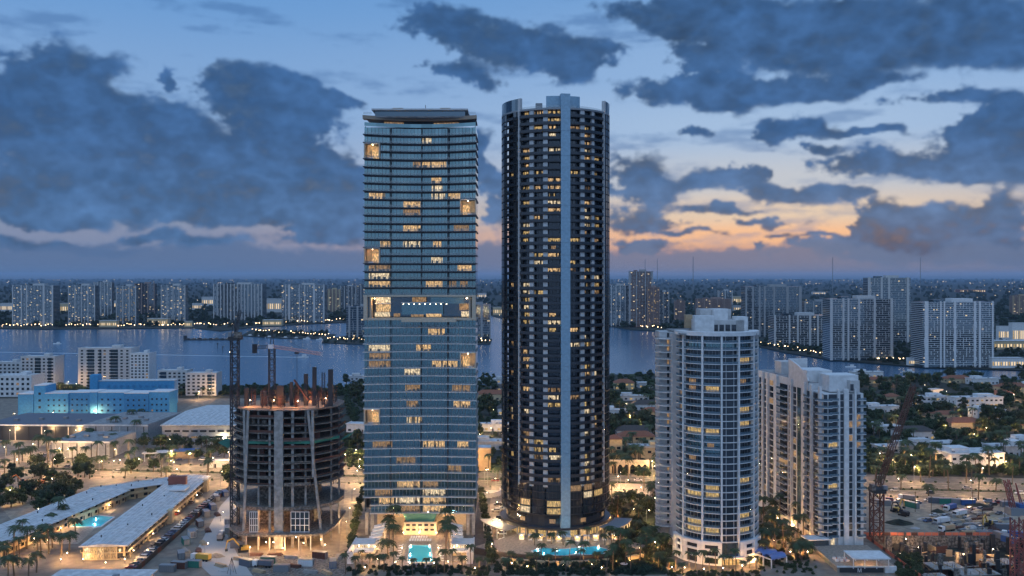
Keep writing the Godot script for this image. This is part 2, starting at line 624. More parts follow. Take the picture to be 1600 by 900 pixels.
func g_strip(x0: float, x1: float, y0: float, y1: float, off: float, steps: int, back := 0.12) -> ArrayMesh:  # an upright sheet that follows the hollow front
	var b := MB.new()
	for k in steps:
		var a := lerpf(x0, x1, float(k) / steps)
		var c := lerpf(x0, x1, float(k + 1) / steps)
		var ym := (y0 + y1) * 0.5
		var za := g_rec(a, ym) + off
		var zc := g_rec(c, ym) + off
		var f := [Vector3(a, y0, za), Vector3(c, y0, zc), Vector3(c, y1, zc), Vector3(a, y1, za)]
		var r := []
		for q in f:
			r.append(q - Vector3(0, 0, back))
		b.quad(f[0], f[1], f[2], f[3])
		b.quad(r[1], r[0], r[3], r[2])
		b.quad(f[3], f[2], r[2], r[3])
		b.quad(f[1], f[0], r[0], r[1])
		if k == 0:
			b.quad(r[0], f[0], f[3], r[3])
		if k == steps - 1:
			b.quad(f[1], r[1], r[2], f[2])
	return b.done()


func g_px(px: float) -> float:
	return (px - 656.0) / F * 427.0


func make_glass_tower() -> void:
	var t := thing("glass_tower", "tall flat-fronted blue glass tower with lit corner niches and a wide beige lounge halfway up", "skyscraper", "", Vector3(-40.8, 0, -425))
	var niches := [[44, -1], [37, 1], [31, -1], [18, 1], [11, -1]]
	# left px, right px, middle py of each lit room
	var lit := [[658, 672, 215, 1], [643, 655, 252, 2], [658, 696, 252, 0], [672, 688, 277, 0], [673, 690, 289, 1], [576, 600, 303, 0], [672, 694, 303, 1], [699, 718, 303, 0], [628, 655, 316, 0], [628, 655, 328, 2], [628, 655, 352, 0], [708, 732, 351, 2], [593, 608, 376, 0], [628, 655, 376, 1], [675, 688, 376, 0], [672, 690, 400, 1], [714, 736, 414, 0], [576, 608, 414, 2], [576, 608, 427, 1], [576, 608, 438, 0], [664, 690, 437, 0], [701, 712, 437, 2], [718, 730, 437, 2],
		[668, 694, 513, 0], [576, 608, 539, 1], [649, 672, 539, 0], [577, 608, 550, 2], [576, 610, 574, 2], [674, 714, 574, 0], [631, 655, 587, 1], [706, 734, 600, 2], [632, 655, 602, 2], [634, 652, 634, 2], [708, 734, 635, 0], [634, 655, 655, 1], [638, 658, 656, 0], [582, 612, 698, 2], [660, 694, 696, 0], [714, 731, 698, 0], [619, 648, 720, 2], [700, 720, 733, 2], [638, 655, 757, 0], [660, 684, 757, 2], [620, 655, 756, 0], [586, 612, 769, 2], [660, 690, 769, 1], [592, 615, 781, 0], [618, 655, 781, 1], [660, 696, 781, 0], [660, 696, 793, 0], [626, 655, 793, 2], [672, 695, 769, 1]]
	var mull := MB.new()
	var cuts := [-GW / 2, g_px(610), g_px(657), g_px(698.5), GW / 2]
	var fins := [MB.new(), MB.new(), MB.new()]
	for i in 48:
		var y0 := 10.0 + GP * i
		var l := -GW / 2
		var r := GW / 2
		if i < 2:
			l += 3.0
			r -= 1.0
		var lounge := i >= 24 and i < 27
		var upper := false  # second floor of a niche
		var nl := 0.0
		var nr := 0.0
		for n in niches:
			if i == n[0] or i == n[0] + 1:
				if n[1] < 0:
					nl = 6.9
				else:
					nr = 6.9
				upper = i == n[0] + 1
		if not (lounge and i > 24):
			var s := MB.new()
			var a := l - 0.45 + (nl if upper else 0.0)
			var c := r + 0.45 - (nr if upper else 0.0)
			var prev := Vector3.ZERO
			for k in 13:
				var x := lerpf(a, c, k / 12.0)
				var p := Vector3(x, y0, g_rec(x, y0) + 0.9)
				if k > 0:
					var h := Vector3.UP * 0.38
					var bk := -26.5
					var p0 := Vector3(prev.x, y0, bk)
					var p1 := Vector3(p.x, y0, bk)
					s.quad(prev - h, p - h, p, prev)
					s.quad(prev, p, p1, p0)
					s.quad(p0 - h, p1 - h, p - h, prev - h)
				prev = p
			part(t, "floor_slab", s.done(), M.dark_panel if i > 26 else M.pale_wall)  # shade put into the colour: dark undersides above the lounge, pale lit edges below
			if i > 26:
				part(t, "spandrel", g_strip(a + 0.5, c - 0.5, y0 - 0.95, y0 - 0.39, -0.7, 12, 0.1), M.dark_panel)
		if lounge:
			continue
		part(t, "glass_rail", g_strip(l + nl, r - nr, y0 + 0.02, y0 + 1.05, 0.8, 10, 0.03), M.rail_glass)
		for k in 4:
			var a: float = maxf(cuts[k], l + nl)
			var c: float = minf(cuts[k + 1], r - nr)
			part(t, "glass_pane", g_strip(a, c, y0 + 0.02, y0 + GP - 0.4, -0.9, 4), M.blue_glass)
		for k in 3:
			var x: float = cuts[k + 1]
			fins[k].box(Vector3(x, y0 + GP / 2 - 0.2, g_rec(x, y0) - 0.2), Vector3(0.35, GP - 0.42, 1.5))
		var m := ceili((l + nl) / 1.55)
		while m * 1.55 < r - nr:
			var x := m * 1.55
			mull.box(Vector3(x, y0 + GP / 2 - 0.2, g_rec(x, y0 + 1.8) - 0.82), Vector3(0.15, GP - 0.42, 0.18))
			m += 1
	part(t, "mullions", mull.done(), M.grey_metal, Transform3D.IDENTITY, true)
	for f in fins:
		part(t, "divider_fin", f.done(), M.dark_metal, Transform3D.IDENTITY, true)
	var furniture := MB.new()
	var curtains := MB.new()
	for w in lit:
		var i := int(roundf((Y(w[2], 427.0) - 10.0 - GP * 0.45) / GP))
		if i < 0 or (i >= 24 and i < 27):
			continue
		var y0 := 10.0 + GP * i
		part(t, "lit_window", g_strip(g_px(w[0]), g_px(w[1]), y0 + 0.1, y0 + GP - 0.75, -0.86, 3, 0.05), [M.lit_warm, M.lit_pale, M.lit_dim][w[3]])
		var x := g_px(w[0]) + 0.3
		while x < g_px(w[1]) - 0.5:  # sofas, shelves and half-drawn curtains stand before the light
			var fw := rng.randf_range(0.4, 1.7)
			var fh := rng.randf_range(0.5, 1.3)
			if rng.randf() < 0.62:
				furniture.box(Vector3(x + fw / 2, y0 + 0.1 + fh / 2, g_rec(x, y0 + 1.6) - 0.74), Vector3(fw, fh, 0.12))
			if rng.randf() < 0.3:
				curtains.box(Vector3(x + fw / 2, y0 + GP * 0.42, g_rec(x, y0 + 1.6) - 0.76), Vector3(fw * 0.6, GP - 0.9, 0.1))
			x += fw + rng.randf_range(0.1, 1.2)
	part(t, "room_furniture", furniture.done(), M.trunk, Transform3D.IDENTITY, true)
	part(t, "curtains", curtains.done(), M.tan_wall, Transform3D.IDENTITY, true)
	bx(t, "core", M.grey_wall, Vector3(0, 96, -17.5), Vector3(GW - 1.5, 172, 18))
	bx(t, "side_wall", M.dark_glass, Vector3(-GW / 2 + 0.2, 52.5, -14), Vector3(0.4, 84.6, 24))
	bx(t, "side_wall", M.dark_glass, Vector3(-GW / 2 + 0.2, 144, -14), Vector3(0.4, 75, 24))
	bx(t, "side_wall", M.dark_glass, Vector3(GW / 2 - 0.2, 52.5, -14), Vector3(0.4, 84.6, 24))
	bx(t, "side_wall", M.dark_glass, Vector3(GW / 2 - 0.2, 144, -14), Vector3(0.4, 75, 24))
	# two-storey loggias at the corners, with a ceiling lamp each
	for n in niches:
		var y0: float = 10.0 + GP * n[0]
		var cx: float = n[1] * (GW / 2 - 3.45)
		var inner: float = n[1] * (GW / 2 - 6.9)
		var o := Node3D.new()
		o.name = "corner_loggia"
		t.add_child(o, true)
		o.position = Vector3(cx, y0, 0)
		bx(o, "back_wall", M.beige_stone, Vector3(0, GP - 0.2, -5.6), Vector3(6.8, GP * 2 - 0.45, 0.3))
		bx(o, "reveal", M.beige_stone, Vector3(inner - cx + n[1] * 0.2, GP - 0.2, -2.4), Vector3(0.4, GP * 2 - 0.45, 6.2))
		bx(o, "reveal", M.beige_stone, Vector3(n[1] * 3.3, GP - 0.2, -2.4), Vector3(0.5, GP * 2 - 0.45, 6.0))
		bx(o, "ceiling", M.white_wall, Vector3(0, GP * 2 - 0.52, -2.3), Vector3(6.5, 0.2, 6.0))
		bx(o, "lit_doorway", M.lit_warm, Vector3(-n[1] * 0.9, 2.4, -5.42), Vector3(3.0, 4.2, 0.08))
		bx(o, "balustrade", M.rail_glass, Vector3(0, 0.55, 0.55), Vector3(6.2, 1.0, 0.05))
		bx(o, "bench", M.white_wall, Vector3(n[1] * 0.8, 0.35, -2.2), Vector3(2.0, 0.65, 0.9))
		globe(o, "ceiling_lamp", M.lamp_bulb, Vector3(0, GP * 2 - 1.0, -1.9), 0.17)
		lamp_light(o, Vector3(0, GP * 2 - 1.0, -1.9), 5.0, Color(1.0, 0.78, 0.5))
	# the lounge: three storeys behind a stone frame
	var y0 := 10.0 + GP * 24
	var y1 := 10.0 + GP * 27
	var fr := Node3D.new()
	fr.name = "lounge"
	t.add_child(fr)
	part(fr, "frame_sill", g_strip(-GW / 2 - 0.3, GW / 2 + 0.3, y0 - 0.35, y0 + 0.75, 1.3, 10, 2.2), M.beige_stone)
	part(fr, "frame_head", g_strip(-GW / 2 - 0.3, GW / 2 + 0.3, y1 - 0.7, y1 + 0.1, 1.3, 10, 2.2), M.beige_stone)
	bx(fr, "projecting_ledge", M.beige_stone, Vector3(g_px(670.5), y0 - 0.4, g_rec(4, y0) + 3.2), Vector3(24.2, 1.3, 4.2))
	for s in [-1, 1]:
		bx(fr, "frame_jamb", M.beige_stone, Vector3(s * (GW / 2 - 0.7), (y0 + y1) / 2, -0.2), Vector3(1.6, y1 - y0, 3.0))
		bx(fr, "inner_jamb", M.beige_stone, Vector3(s * (GW / 2 - 2.6), (y0 + y1) / 2, -3.2), Vector3(0.7, y1 - y0 - 0.6, 5.0))
	bx(fr, "back_wall", M.dark_glass, Vector3(0, (y0 + y1) / 2, -8.4), Vector3(GW - 1, y1 - y0, 0.3))
	bx(fr, "screen", M.blue_glass, Vector3(g_px(658), y0 + 4.6, -6.2), Vector3(18.6, 5.4, 0.3))
	bx(fr, "screen", M.blue_glass, Vector3(g_px(697), y0 + 8.6, -7.4), Vector3(15.0, 3.6, 0.3))
	bx(fr, "gallery_floor", M.white_metal, Vector3(g_px(658), y0 + 7.3, -6.6), Vector3(19.0, 0.35, 2.4))
	bx(fr, "gallery_floor", M.white_metal, Vector3(g_px(596), y0 + 6.9, -6.4), Vector3(7.2, 0.35, 2.4))
	for w in [[584, 607, 6.9, 10.2, 1], [584, 607, 3.2, 6.5, 0], [582, 606, 0.9, 2.9, 1], [640, 660, 0.9, 2.0, 2], [664, 688, 0.9, 2.3, 0], [719, 732, 0.9, 3.3, 1], [716, 732, 3.8, 6.8, 2], [642, 664, 7.6, 9.8, 2], [612, 622, 0.9, 2.4, 2]]:
		bx(fr, "lit_window", [M.lit_warm, M.lit_pale, M.lit_dim][w[4]], Vector3(g_px((w[0] + w[1]) / 2.0), y0 + (w[2] + w[3]) / 2.0, -6.0 if w[0] > 630 and w[0] < 700 else -7.9), Vector3((w[1] - w[0]) / F * 427.0, w[3] - w[2], 0.1))
	for k in 9:
		bx(fr, "ceiling_lamp", M.lamp_bulb, Vector3(g_px(628 + k * 8.5), y0 + 6.6, -5.9), Vector3(0.3, 0.16, 0.12))
	for s in [-1, 1]:
		globe(fr, "ceiling_lamp", M.lamp_bulb, Vector3(s * 20.5, y0 + 9.2, -3.2), 0.17)
		lamp_light(fr, Vector3(s * 20.5, y0 + 9.2, -3.2), 10.0, Color(1.0, 0.74, 0.46))
	# crown
	part(t, "crown_glass", g_strip(-GW / 2, GW / 2, 181.6, 183.2, -0.9, 10), M.blue_glass)
	part(t, "crown_soffit", g_strip(-GW / 2 - 0.5, GW / 2 + 0.5, 184.4, 186.0, 1.2, 12, 4.0), M.brown_soffit)
	part(t, "crown_light_strip", g_strip(g_px(598), g_px(628), 183.3, 184.0, -1.6, 4, 0.1), M.lit_dim)
	part(t, "crown_light_strip", g_strip(g_px(675), g_px(716), 183.3, 183.8, -1.6, 4, 0.1), M.lit_dim)
	bx(t, "roof_tier", M.dark_glass, Vector3(0, 187.1, -11.5), Vector3(40.0, 2.3, 21))
	bx(t, "roof_plate", M.pale_wall, Vector3(0, 188.6, -11.5), Vector3(42.6, 0.7, 24.6))
	bx(t, "roof_deck", M.grey_roof, Vector3(0, 185.6, -13), Vector3(GW, 0.6, 24))
	bx(t, "plant_box", M.tan_wall, Vector3(g_px(619), 189.8, -9), Vector3(4.6, 1.4, 5))
	bx(t, "plant_box", M.tan_wall, Vector3(g_px(694), 189.8, -9), Vector3(4.6, 1.4, 5))
	bx(t, "roof_rail", M.rail_glass, Vector3(-GW / 2 + 1.5, 187, 0.3), Vector3(3.6, 1.1, 0.05))
	bx(t, "roof_rail", M.rail_glass, Vector3(GW / 2 - 1.5, 187, 0.3), Vector3(3.6, 1.1, 0.05))
	cyl(t, "antenna", M.dark_metal, Vector3(2, 190.4, -6), 0.12, 2.6)
	# foot: corner columns, a hollow glass lobby front and the lobby below it
	for x in [-GW / 2 + 1.0, -GW / 2 + 3.4, GW / 2 - 3.4, GW / 2 - 1.0]:
		bx(t, "column", M.concrete, Vector3(x, 5.0, -1.6), Vector3(1.3, 10, 1.6))
	bx(t, "lobby_wall", M.beige_stone, Vector3(0, 4.8, -9), Vector3(40, 9.6, 1.0))
	for x in [-15.0, -11.5, -8.8, 10.5, 14.0]:
		bx(t, "lit_window", M.lit_warm, Vector3(x, 7.4, -8.4), Vector3(2.2, 2.6, 0.1))
	var bowl := MB.new()
	for k in 8:
		for j in 3:
			var q := []
			for c in [[k, j], [k + 1, j], [k + 1, j + 1], [k, j + 1]]:
				var u: float = c[0] / 8.0
				var h: float = c[1] / 3.0
				q.append(Vector3(lerpf(-7.6, 7.6, u) * lerpf(0.8, 1.0, h), 5.6 + h * 4.2, -2.5 - sin(u * PI) * 1.2 * (1 - h) + h * 2.5))
			bowl.quad(q[0], q[1], q[2], q[3])
	part(t, "glass_canopy", bowl.done(), mat("teal_glass", Color(0.16, 0.42, 0.42), 0.08, 0.7))
	bx(t, "entrance_block", M.beige_stone, Vector3(0, 2.8, -3.2), Vector3(14.6, 5.6, 4.0))
	for r in 2:
		for k in 5:
			bx(t, "entrance_window", M.window_glass, Vector3(-5.4 + k * 2.7, 4.4 - r * 2.1, -1.14), Vector3(1.7, 0.9, 0.12))


# ---- the dark round tower ----
func make_round_tower() -> void:
	var R := 24.7
	var t := thing("round_tower", "tall dark cylindrical tower with a pale blue vertical fin and stacked curved balconies", "skyscraper", "", Vector3(20.0, 0, -441.7))
	var P := 3.27
	var N := 54
	var base := 11.0
	var dg := PI / 180.0
	var slab := MB.new()
	slab.arc(R + 0.12, 1.2, -115 * dg, 115 * dg, -0.18, 0.18, 46)
	var slab_m := slab.done()
	var deck := MB.new()
	deck.arc(R - 0.3, 4.2, -43 * dg, 58 * dg, -0.15, 0.15, 24)
	var deck_m := deck.done()
	var side := func(a: float, c: float, steps: int, out: float, y0: float, y1: float, th: float) -> ArrayMesh:
		var b := MB.new()
		b.arc(out, th, a * dg, c * dg, y0, y1, steps)
		return b.done()
	var skin_l: ArrayMesh = side.call(-115.0, -66.0, 8, R - 0.1, 0.18, P - 0.18, 0.2)
	var skin_m: ArrayMesh = side.call(-52.0, -43.0, 2, R - 0.1, 0.18, P - 0.18, 0.2)
	var skin_r: ArrayMesh = side.call(58.0, 115.0, 9, R - 0.1, 0.18, P - 0.18, 0.2)
	var para_l: ArrayMesh = side.call(-43.0, 4.2, 10, R, 0.18, 1.22, 0.16)
	var para_r: ArrayMesh = side.call(11.2, 58.0, 10, R, 0.18, 1.22, 0.16)
	var para_s: ArrayMesh = side.call(-66.0, -52.0, 3, R, 0.18, 1.1, 0.16)
	var cols := [[-66.0, -52.5], [-42.5, -29.2], [-27.2, -14.0], [-12.0, 4.2], [11.2, 25.6], [27.5, 39.6], [41.5, 57.5]]
	var chance := [0.3, 0.6, 0.2, 0.58, 0.2, 0.7, 0.3]
	var walls := []
	var lit_m := []
	var low_m := []
	for c in cols:
		walls.append(side.call(c[0], c[1], 3, R - 2.3, 0.18, P - 0.18, 0.2))
		lit_m.append(side.call(c[0] + 0.8, c[1] - 0.8, 3, R - 2.2, 0.3, P - 0.6, 0.05))
		low_m.append(side.call(lerpf(c[0], c[1], 0.15), lerpf(c[0], c[1], 0.6), 2, R - 2.2, 0.3, P - 0.6, 0.05))
	var mull := MB.new()
	var furniture := MB.new()
	var r2 := RandomNumberGenerator.new()
	r2.seed = 77
	for i in N:
		var y := base + P * i
		var at := Transform3D(Basis.IDENTITY, Vector3(0, y, 0))
		part(t, "floor_slab", slab_m, M.dark_metal, at)
		part(t, "balcony_deck", deck_m, M.dark_panel, at)
		var tall := i < 4  # the lowest storeys are glazed flush
		part(t, "curved_glass", skin_l, M.black_glass, at)
		part(t, "curved_glass", skin_m, M.black_glass, at)
		part(t, "curved_glass", skin_r, M.black_glass, at)
		if not tall:
			part(t, "balcony_parapet", para_l, M.dark_panel, at)
			part(t, "balcony_parapet", para_r, M.dark_panel, at)
			part(t, "balcony_parapet", para_s, M.dark_panel, at)
		for k in 7:
			if tall and k > 0:
				var a: Array = cols[k]
				part(t, "glass_pane", side.call(a[0], a[1], 3, R - 0.4, 0.18, P - 0.18, 0.15), M.black_glass, at)
			else:
				part(t, "glass_pane", walls[k], M.window_glass, at)
			if r2.randf() < chance[k] * (0.75 + 0.5 * sin(i * 0.7 + k)):
				var m: Material = [M.lit_warm, M.lit_gold, M.lit_pale, M.lit_dim, M.lit_gold][r2.randi() % 5]
				if tall and k > 0:
					part(t, "lit_window", side.call(cols[k][0] + 0.8, cols[k][1] - 0.8, 3, R - 0.35, 0.3, P - 0.5, 0.05), m, at)
				else:
					part(t, "lit_window", lit_m[k] if r2.randf() < 0.65 else low_m[k], m, at)
					for j in 5:
						var a := lerpf(cols[k][0] + 1.5, cols[k][1] - 1.5, r2.randf()) * dg
						var tall_piece := r2.randf() < 0.4
						furniture.box(Vector3(sin(a) * (R - 2.06), y + (1.5 if tall_piece else 1.3), cos(a) * (R - 2.06)), Vector3(r2.randf_range(0.3, 0.9), 2.4 if tall_piece else 1.0, 0.1), Basis(Vector3.UP, a))
				if r2.randf() < 0.3:  # chairs and planters on the balcony
					var a := lerpf(cols[k][0], cols[k][1], r2.randf()) * dg
					furniture.box(Vector3(sin(a) * (R - 1.0), y + 0.7, cos(a) * (R - 1.0)), Vector3(0.8, 1.3, 0.6), Basis(Vector3.UP, a))
		for k in 7:
			for j in 4:
				var a: float = lerpf(cols[k][0], cols[k][1], (j + 0.5) / 4.0) * dg
				var rr := R - 0.32 if tall and k > 0 else R - 2.15
				mull.box(Vector3(sin(a) * rr, y + P / 2, cos(a) * rr), Vector3(0.1, P - 0.4, 0.1), Basis(Vector3.UP, a))
		for a in [-104, -96, -88, -80, -73, -47, 64, 71, 78, 86, 94, 102]:
			mull.box(Vector3(sin(a * dg) * R, y + P / 2, cos(a * dg) * R), Vector3(0.1, P - 0.4, 0.14), Basis(Vector3.UP, a * dg))
	part(t, "room_furniture", furniture.done(), M.trunk, Transform3D.IDENTITY, true)
	part(t, "mullions", mull.done(), M.dark_metal, Transform3D.IDENTITY, true)
	var top := base + P * N
	for a in [[-43.0, 1.0], [-28.2, 2.0], [-13.0, 2.0], [26.6, 2.0], [40.5, 1.6], [58.0, 0.9]]:
		var q: float = a[0] * dg
		var rr := R - 0.9 if absf(a[0]) < 42 else R - 0.2
		part(t, "pale_column", unit_box, M.pale_wall, Transform3D(Basis(Vector3.UP, q) * Basis.from_scale(Vector3(a[1] * (1.0 if absf(a[0]) < 42 else 0.5), top - base - 12, 1.0)), Vector3(sin(q) * rr, (top + base + 12) / 2, cos(q) * rr)))
	var fin := 7.6 * dg
	var bf := node(t, "blue_fin")
	for k in 36:  # clad in storey-high panels with open joints
		part(bf, "fin_panel", unit_box, M.blue_panel, Transform3D(Basis(Vector3.UP, fin) * Basis.from_scale(Vector3(4.1, 5.33, 3.4 - 0.05 * (k % 3))), Vector3(sin(fin) * (R - 1.3), 2.7 + k * 5.395, cos(fin) * (R - 1.3))))
	part(bf, "fin_spine", unit_box, M.grey_metal, Transform3D(Basis(Vector3.UP, fin) * Basis.from_scale(Vector3(3.7, 193.6, 2.8)), Vector3(sin(fin) * (R - 1.3), 97.0, cos(fin) * (R - 1.3))))
	cyl(t, "core", M.grey_wall, Vector3(0, (top + base) / 2, 0), R - 3.2, top - base)
	# crown: raised screens left and right, the plant house behind the fin, a railing between
	part(t, "crown_screen", side.call(-112.0, -43.0, 12, R, top + 0.2, top + 5.6, 0.3), M.dark_glass)
	part(t, "crown_screen", side.call(61.0, 108.0, 9, R, top + 0.2, top + 5.6, 0.3), M.dark_glass)
	part(t, "roof_edge", side.call(-115.0, 115.0, 40, R + 0.1, top - 0.2, top + 0.6, 6.0), M.grey_metal)
	part(t, "roof_rail", side.call(-43.0, 61.0, 18, R - 1.5, top + 0.6, top + 1.8, 0.05), M.rail_glass)
	part(t, "end_pier", unit_box, M.pale_wall, Transform3D(Basis(Vector3.UP, -43 * dg) * Basis.from_scale(Vector3(1.3, 5.7, 1.4)), Vector3(sin(-43 * dg) * (R - 0.6), top + 2.85, cos(-43 * dg) * (R - 0.6))))
	part(t, "end_pier", unit_box, M.pale_wall, Transform3D(Basis(Vector3.UP, 61 * dg) * Basis.from_scale(Vector3(1.3, 5.7, 1.4)), Vector3(sin(61 * dg) * (R - 0.6), top + 2.85, cos(61 * dg) * (R - 0.6))))
	part(t, "plant_house", side.call(-13.5, 27.0, 10, R - 3.0, top + 0.6, top + 6.2, 9.0), M.blue_panel)
	bx(t, "plant_box", M.grey_metal, Vector3(-8.0, top + 2.4, 14.0), Vector3(3.0, 3.4, 3.0))
	# foot
	part(t, "lobby_glass", side.call(-110.0, 110.0, 30, R - 2.0, 4.2, base, 0.3), M.black_glass)
	part(t, "lobby_band", side.call(-112.0, 112.0, 30, R + 0.6, 4.4, 5.4, 3.0), M.dark_panel)
	for k in 14:
		var a := (-78.0 + k * 12.0) * dg
		if absf(a - fin) < 0.1:
			continue
		part(t, "lobby_light", unit_box, M.lit_gold if k % 3 else M.lit_warm, Transform3D(Basis(Vector3.UP, a) * Basis.from_scale(Vector3(3.7, 3.4, 0.2)), Vector3(sin(a) * (R - 2.6), 2.4, cos(a) * (R - 2.6))))
		if k % 3 == 0:
			part(t, "lit_window", unit_box, M.lit_dim, Transform3D(Basis(Vector3.UP, a) * Basis.from_scale(Vector3(2.6, 1.8, 0.1)), Vector3(sin(a) * (R - 1.9), 7.8, cos(a) * (R - 1.9))))
	for k in 15:
		var a := (-84.0 + k * 12.0) * dg
		cyl(t, "lobby_column", M.concrete, Vector3(sin(a) * (R - 1.0), 2.2, cos(a) * (R - 1.0)), 0.35, 4.4)


# ---- the bow-fronted white tower ----
func make_bow_tower() -> void:
	var R := 16.5
	var at := Vector3(84.6, 0, -398)
	var t := thing("bow_front_tower", "white round-fronted apartment tower with glass balconies and a dark central window strip", "apartment tower", "", at)
	var dg := PI / 180.0
	var P := 2.83
	var N := 29
	var base := 9.0
	var arc := func(a: float, c: float, steps: int, out: float, y0: float, y1: float, th: float) -> ArrayMesh:
		var b := MB.new()
		b.arc(out, th, a * dg, c * dg, y0, y1, steps)
		return b.done()
	# angles of the piers, from the photograph
	var piers := [-63.0, -30.5, -4.5, 20.0, 50.0, 78.0]
	var slab_m: ArrayMesh = arc.call(-88.0, 92.0, 30, R + 0.3, -0.13, 0.13, 3.0)
	var gap_m: ArrayMesh = arc.call(-4.5, 20.0, 5, R - 0.4, -0.14, 0.14, 1.0)
	var bays := [[-88.0, -63.8], [-62.2, -31.2], [-29.8, -5.3], [-3.6, 19.2], [20.9, 49.2], [50.8, 77.2], [78.8, 92.0]]
	var wall := []
	var rail := []
	var lit := []
	for b in bays:
		wall.append(arc.call(b[0], b[1], 5, R - 1.3, 0.16, P - 0.16, 0.2))
		rail.append(arc.call(b[0], b[1], 5, R + 0.22, 0.16, 1.1, 0.04))
		lit.append(arc.call(b[0] + 2, b[1] - 2, 4, R - 1.2, 0.2, P - 0.5, 0.06))
	var flush: ArrayMesh = arc.call(-3.6, 19.2, 4, R - 0.5, 0.14, P - 0.14, 0.2)
	var lit_at := {3: [4], 7: [2], 8: [], 10: [4], 13: [1, 2], 12: [4], 16: [], 20: [4], 22: [2, 1], 21: [2], 25: [4], 26: [1], 27: [1, 2, 4], 28: []}
	var mull := MB.new()
	var strip_mull := MB.new()
	var r2 := RandomNumberGenerator.new()
	r2.seed = 5
	for i in N:
		var y := base + P * i
		var xf := Transform3D(Basis.IDENTITY, Vector3(0, y, 0))
		var from_top := N - 1 - i
		part(t, "floor_slab", slab_m, M.white_wall, xf)
		for k in 7:
			var mid := k == 3
			if mid and from_top > 3:
				part(t, "glass_pane", flush, M.window_glass, xf)
			else:
				part(t, "glass_pane", wall[k], M.blue_glass if from_top == 1 or (from_top in [14, 15, 16] and k in [1, 2]) else M.window_glass, xf)
				part(t, "glass_rail", rail[k], M.balcony_glass, xf)
			if lit_at.get(from_top, []).has(k):
				part(t, "lit_window", lit[k], M.lit_gold, xf)
			elif k != 3 and r2.randf() < 0.16:
				part(t, "lit_window", arc.call(lerpf(bays[k][0], bays[k][1], 0.2), lerpf(bays[k][0], bays[k][1], 0.6), 2, R - 1.2, 0.3, P - 0.6, 0.06), M.lit_dim, xf)
			var n := 5 if not mid else 2
			for j in n:
				var a: float = lerpf(bays[k][0], bays[k][1], (j + 0.5) / n) * dg
				var rr := R - 0.42 if mid and from_top > 3 else R - 1.15
				(strip_mull if mid else mull).box(Vector3(sin(a) * rr, y + P / 2, cos(a) * rr), Vector3(0.14, P - 0.3, 0.16), Basis(Vector3.UP, a))
	part(t, "mullions", mull.done(), M.grey_metal, Transform3D.IDENTITY, true)
	part(t, "strip_mullions", strip_mull.done(), M.white_metal, Transform3D.IDENTITY, true)
	var top := base + P * N
	for a in piers:
		var q: float = a * dg
		part(t, "pier", unit_box, M.white_wall, Transform3D(Basis(Vector3.UP, q) * Basis.from_scale(Vector3(0.7, top - base, 1.5)), Vector3(sin(q) * (R - 0.15), (top + base) / 2, cos(q) * (R - 0.15))))
	cyl(t, "core", M.grey_wall, Vector3(0, (top + base) / 2, -0.5), R - 2.2, top - base)
	bx(t, "rear_block", M.pale_wall, Vector3(-1, top / 2, -15), Vector3(33, top, 24))
	# roof
	part(t, "cornice", arc.call(-92.0, 95.0, 30, R + 0.8, top - 0.1, top + 1.5, 4.0), M.white_wall)
	bx(t, "roof_deck", M.grey_roof, Vector3(-1, top + 0.4, -8), Vector3(31, 0.5, 36))
	bx(t, "penthouse", M.pale_wall, Vector3(1.2, top + 3.0, -6), Vector3(20, 5.2, 16))
	bx(t, "penthouse_tower", M.white_wall, Vector3(-5.4, top + 4.2, 0.5), Vector3(8.0, 6.6, 5))
	bx(t, "penthouse_tower", M.white_wall, Vector3(10.2, top + 3.8, -1.5), Vector3(5.0, 6.4, 7))
	bx(t, "lift_house", M.pale_wall, Vector3(1.0, top + 6.8, -10), Vector3(13.0, 6.2, 9))
	bx(t, "lift_house", M.white_wall, Vector3(2.6, top + 7.0, -8.0), Vector3(6.0, 6.0, 9.6))
	bx(t, "plant_box", M.tan_wall, Vector3(-9.6, top + 4.6, -10), Vector3(3.0, 5.6, 4))
	for k in 4:
		bx(t, "penthouse_window", M.window_glass, Vector3(-0.6 + k * 2.5, top + 2.5, 2.05), Vector3(1.9, 2.6, 0.12))
	# left wing with curved corner balconies
	var wing := Vector3(-17.6, 0, -16)
	bx(t, "wing_wall", M.pale_wall, wing + Vector3(0, (top + 3) / 2, -2), Vector3(8, top - 3, 12))
	for i in N:
		var y := base + P * i
		var b := MB.new()
		if i == 0:
			b.arc(5.4, 5.3, -120 * dg, 40 * dg, -0.15, 0.15, 10)
			lit_at["wing"] = b.done()
			b = MB.new()
			b.arc(5.4, 0.05, -120 * dg, 40 * dg, 0.15, 1.1, 10)
			lit_at["wing_rail"] = b.done()
		var xf := Transform3D(Basis.IDENTITY, wing + Vector3(-0.4, y, 3.2))
		part(t, "balcony", lit_at["wing"], M.white_wall, xf)
		part(t, "balcony_rail", lit_at["wing_rail"], M.rail_glass, xf)
		bx(t, "wing_window", M.lit_dim if i in [8, 15, 16, 24, 26, 27] else M.window_glass, wing + Vector3(1.0, y + 1.4, 4.1), Vector3(3.6, 2.0, 0.14))
	# podium
	for s in [[-88.0, -6.5], [21.5, 94.0]]:
		for y in [[0.0, 0.6], [2.9, 3.7], [5.6, 6.4], [8.0, 9.3]]:
			part(t, "podium_band", arc.call(s[0], s[1], 14, R + 1.4, y[0], y[1], 2.0), M.white_wall)
		part(t, "podium_glass", arc.call(s[0], s[1], 14, R + 0.7, 0.6, 8.1, 0.3), M.window_glass)
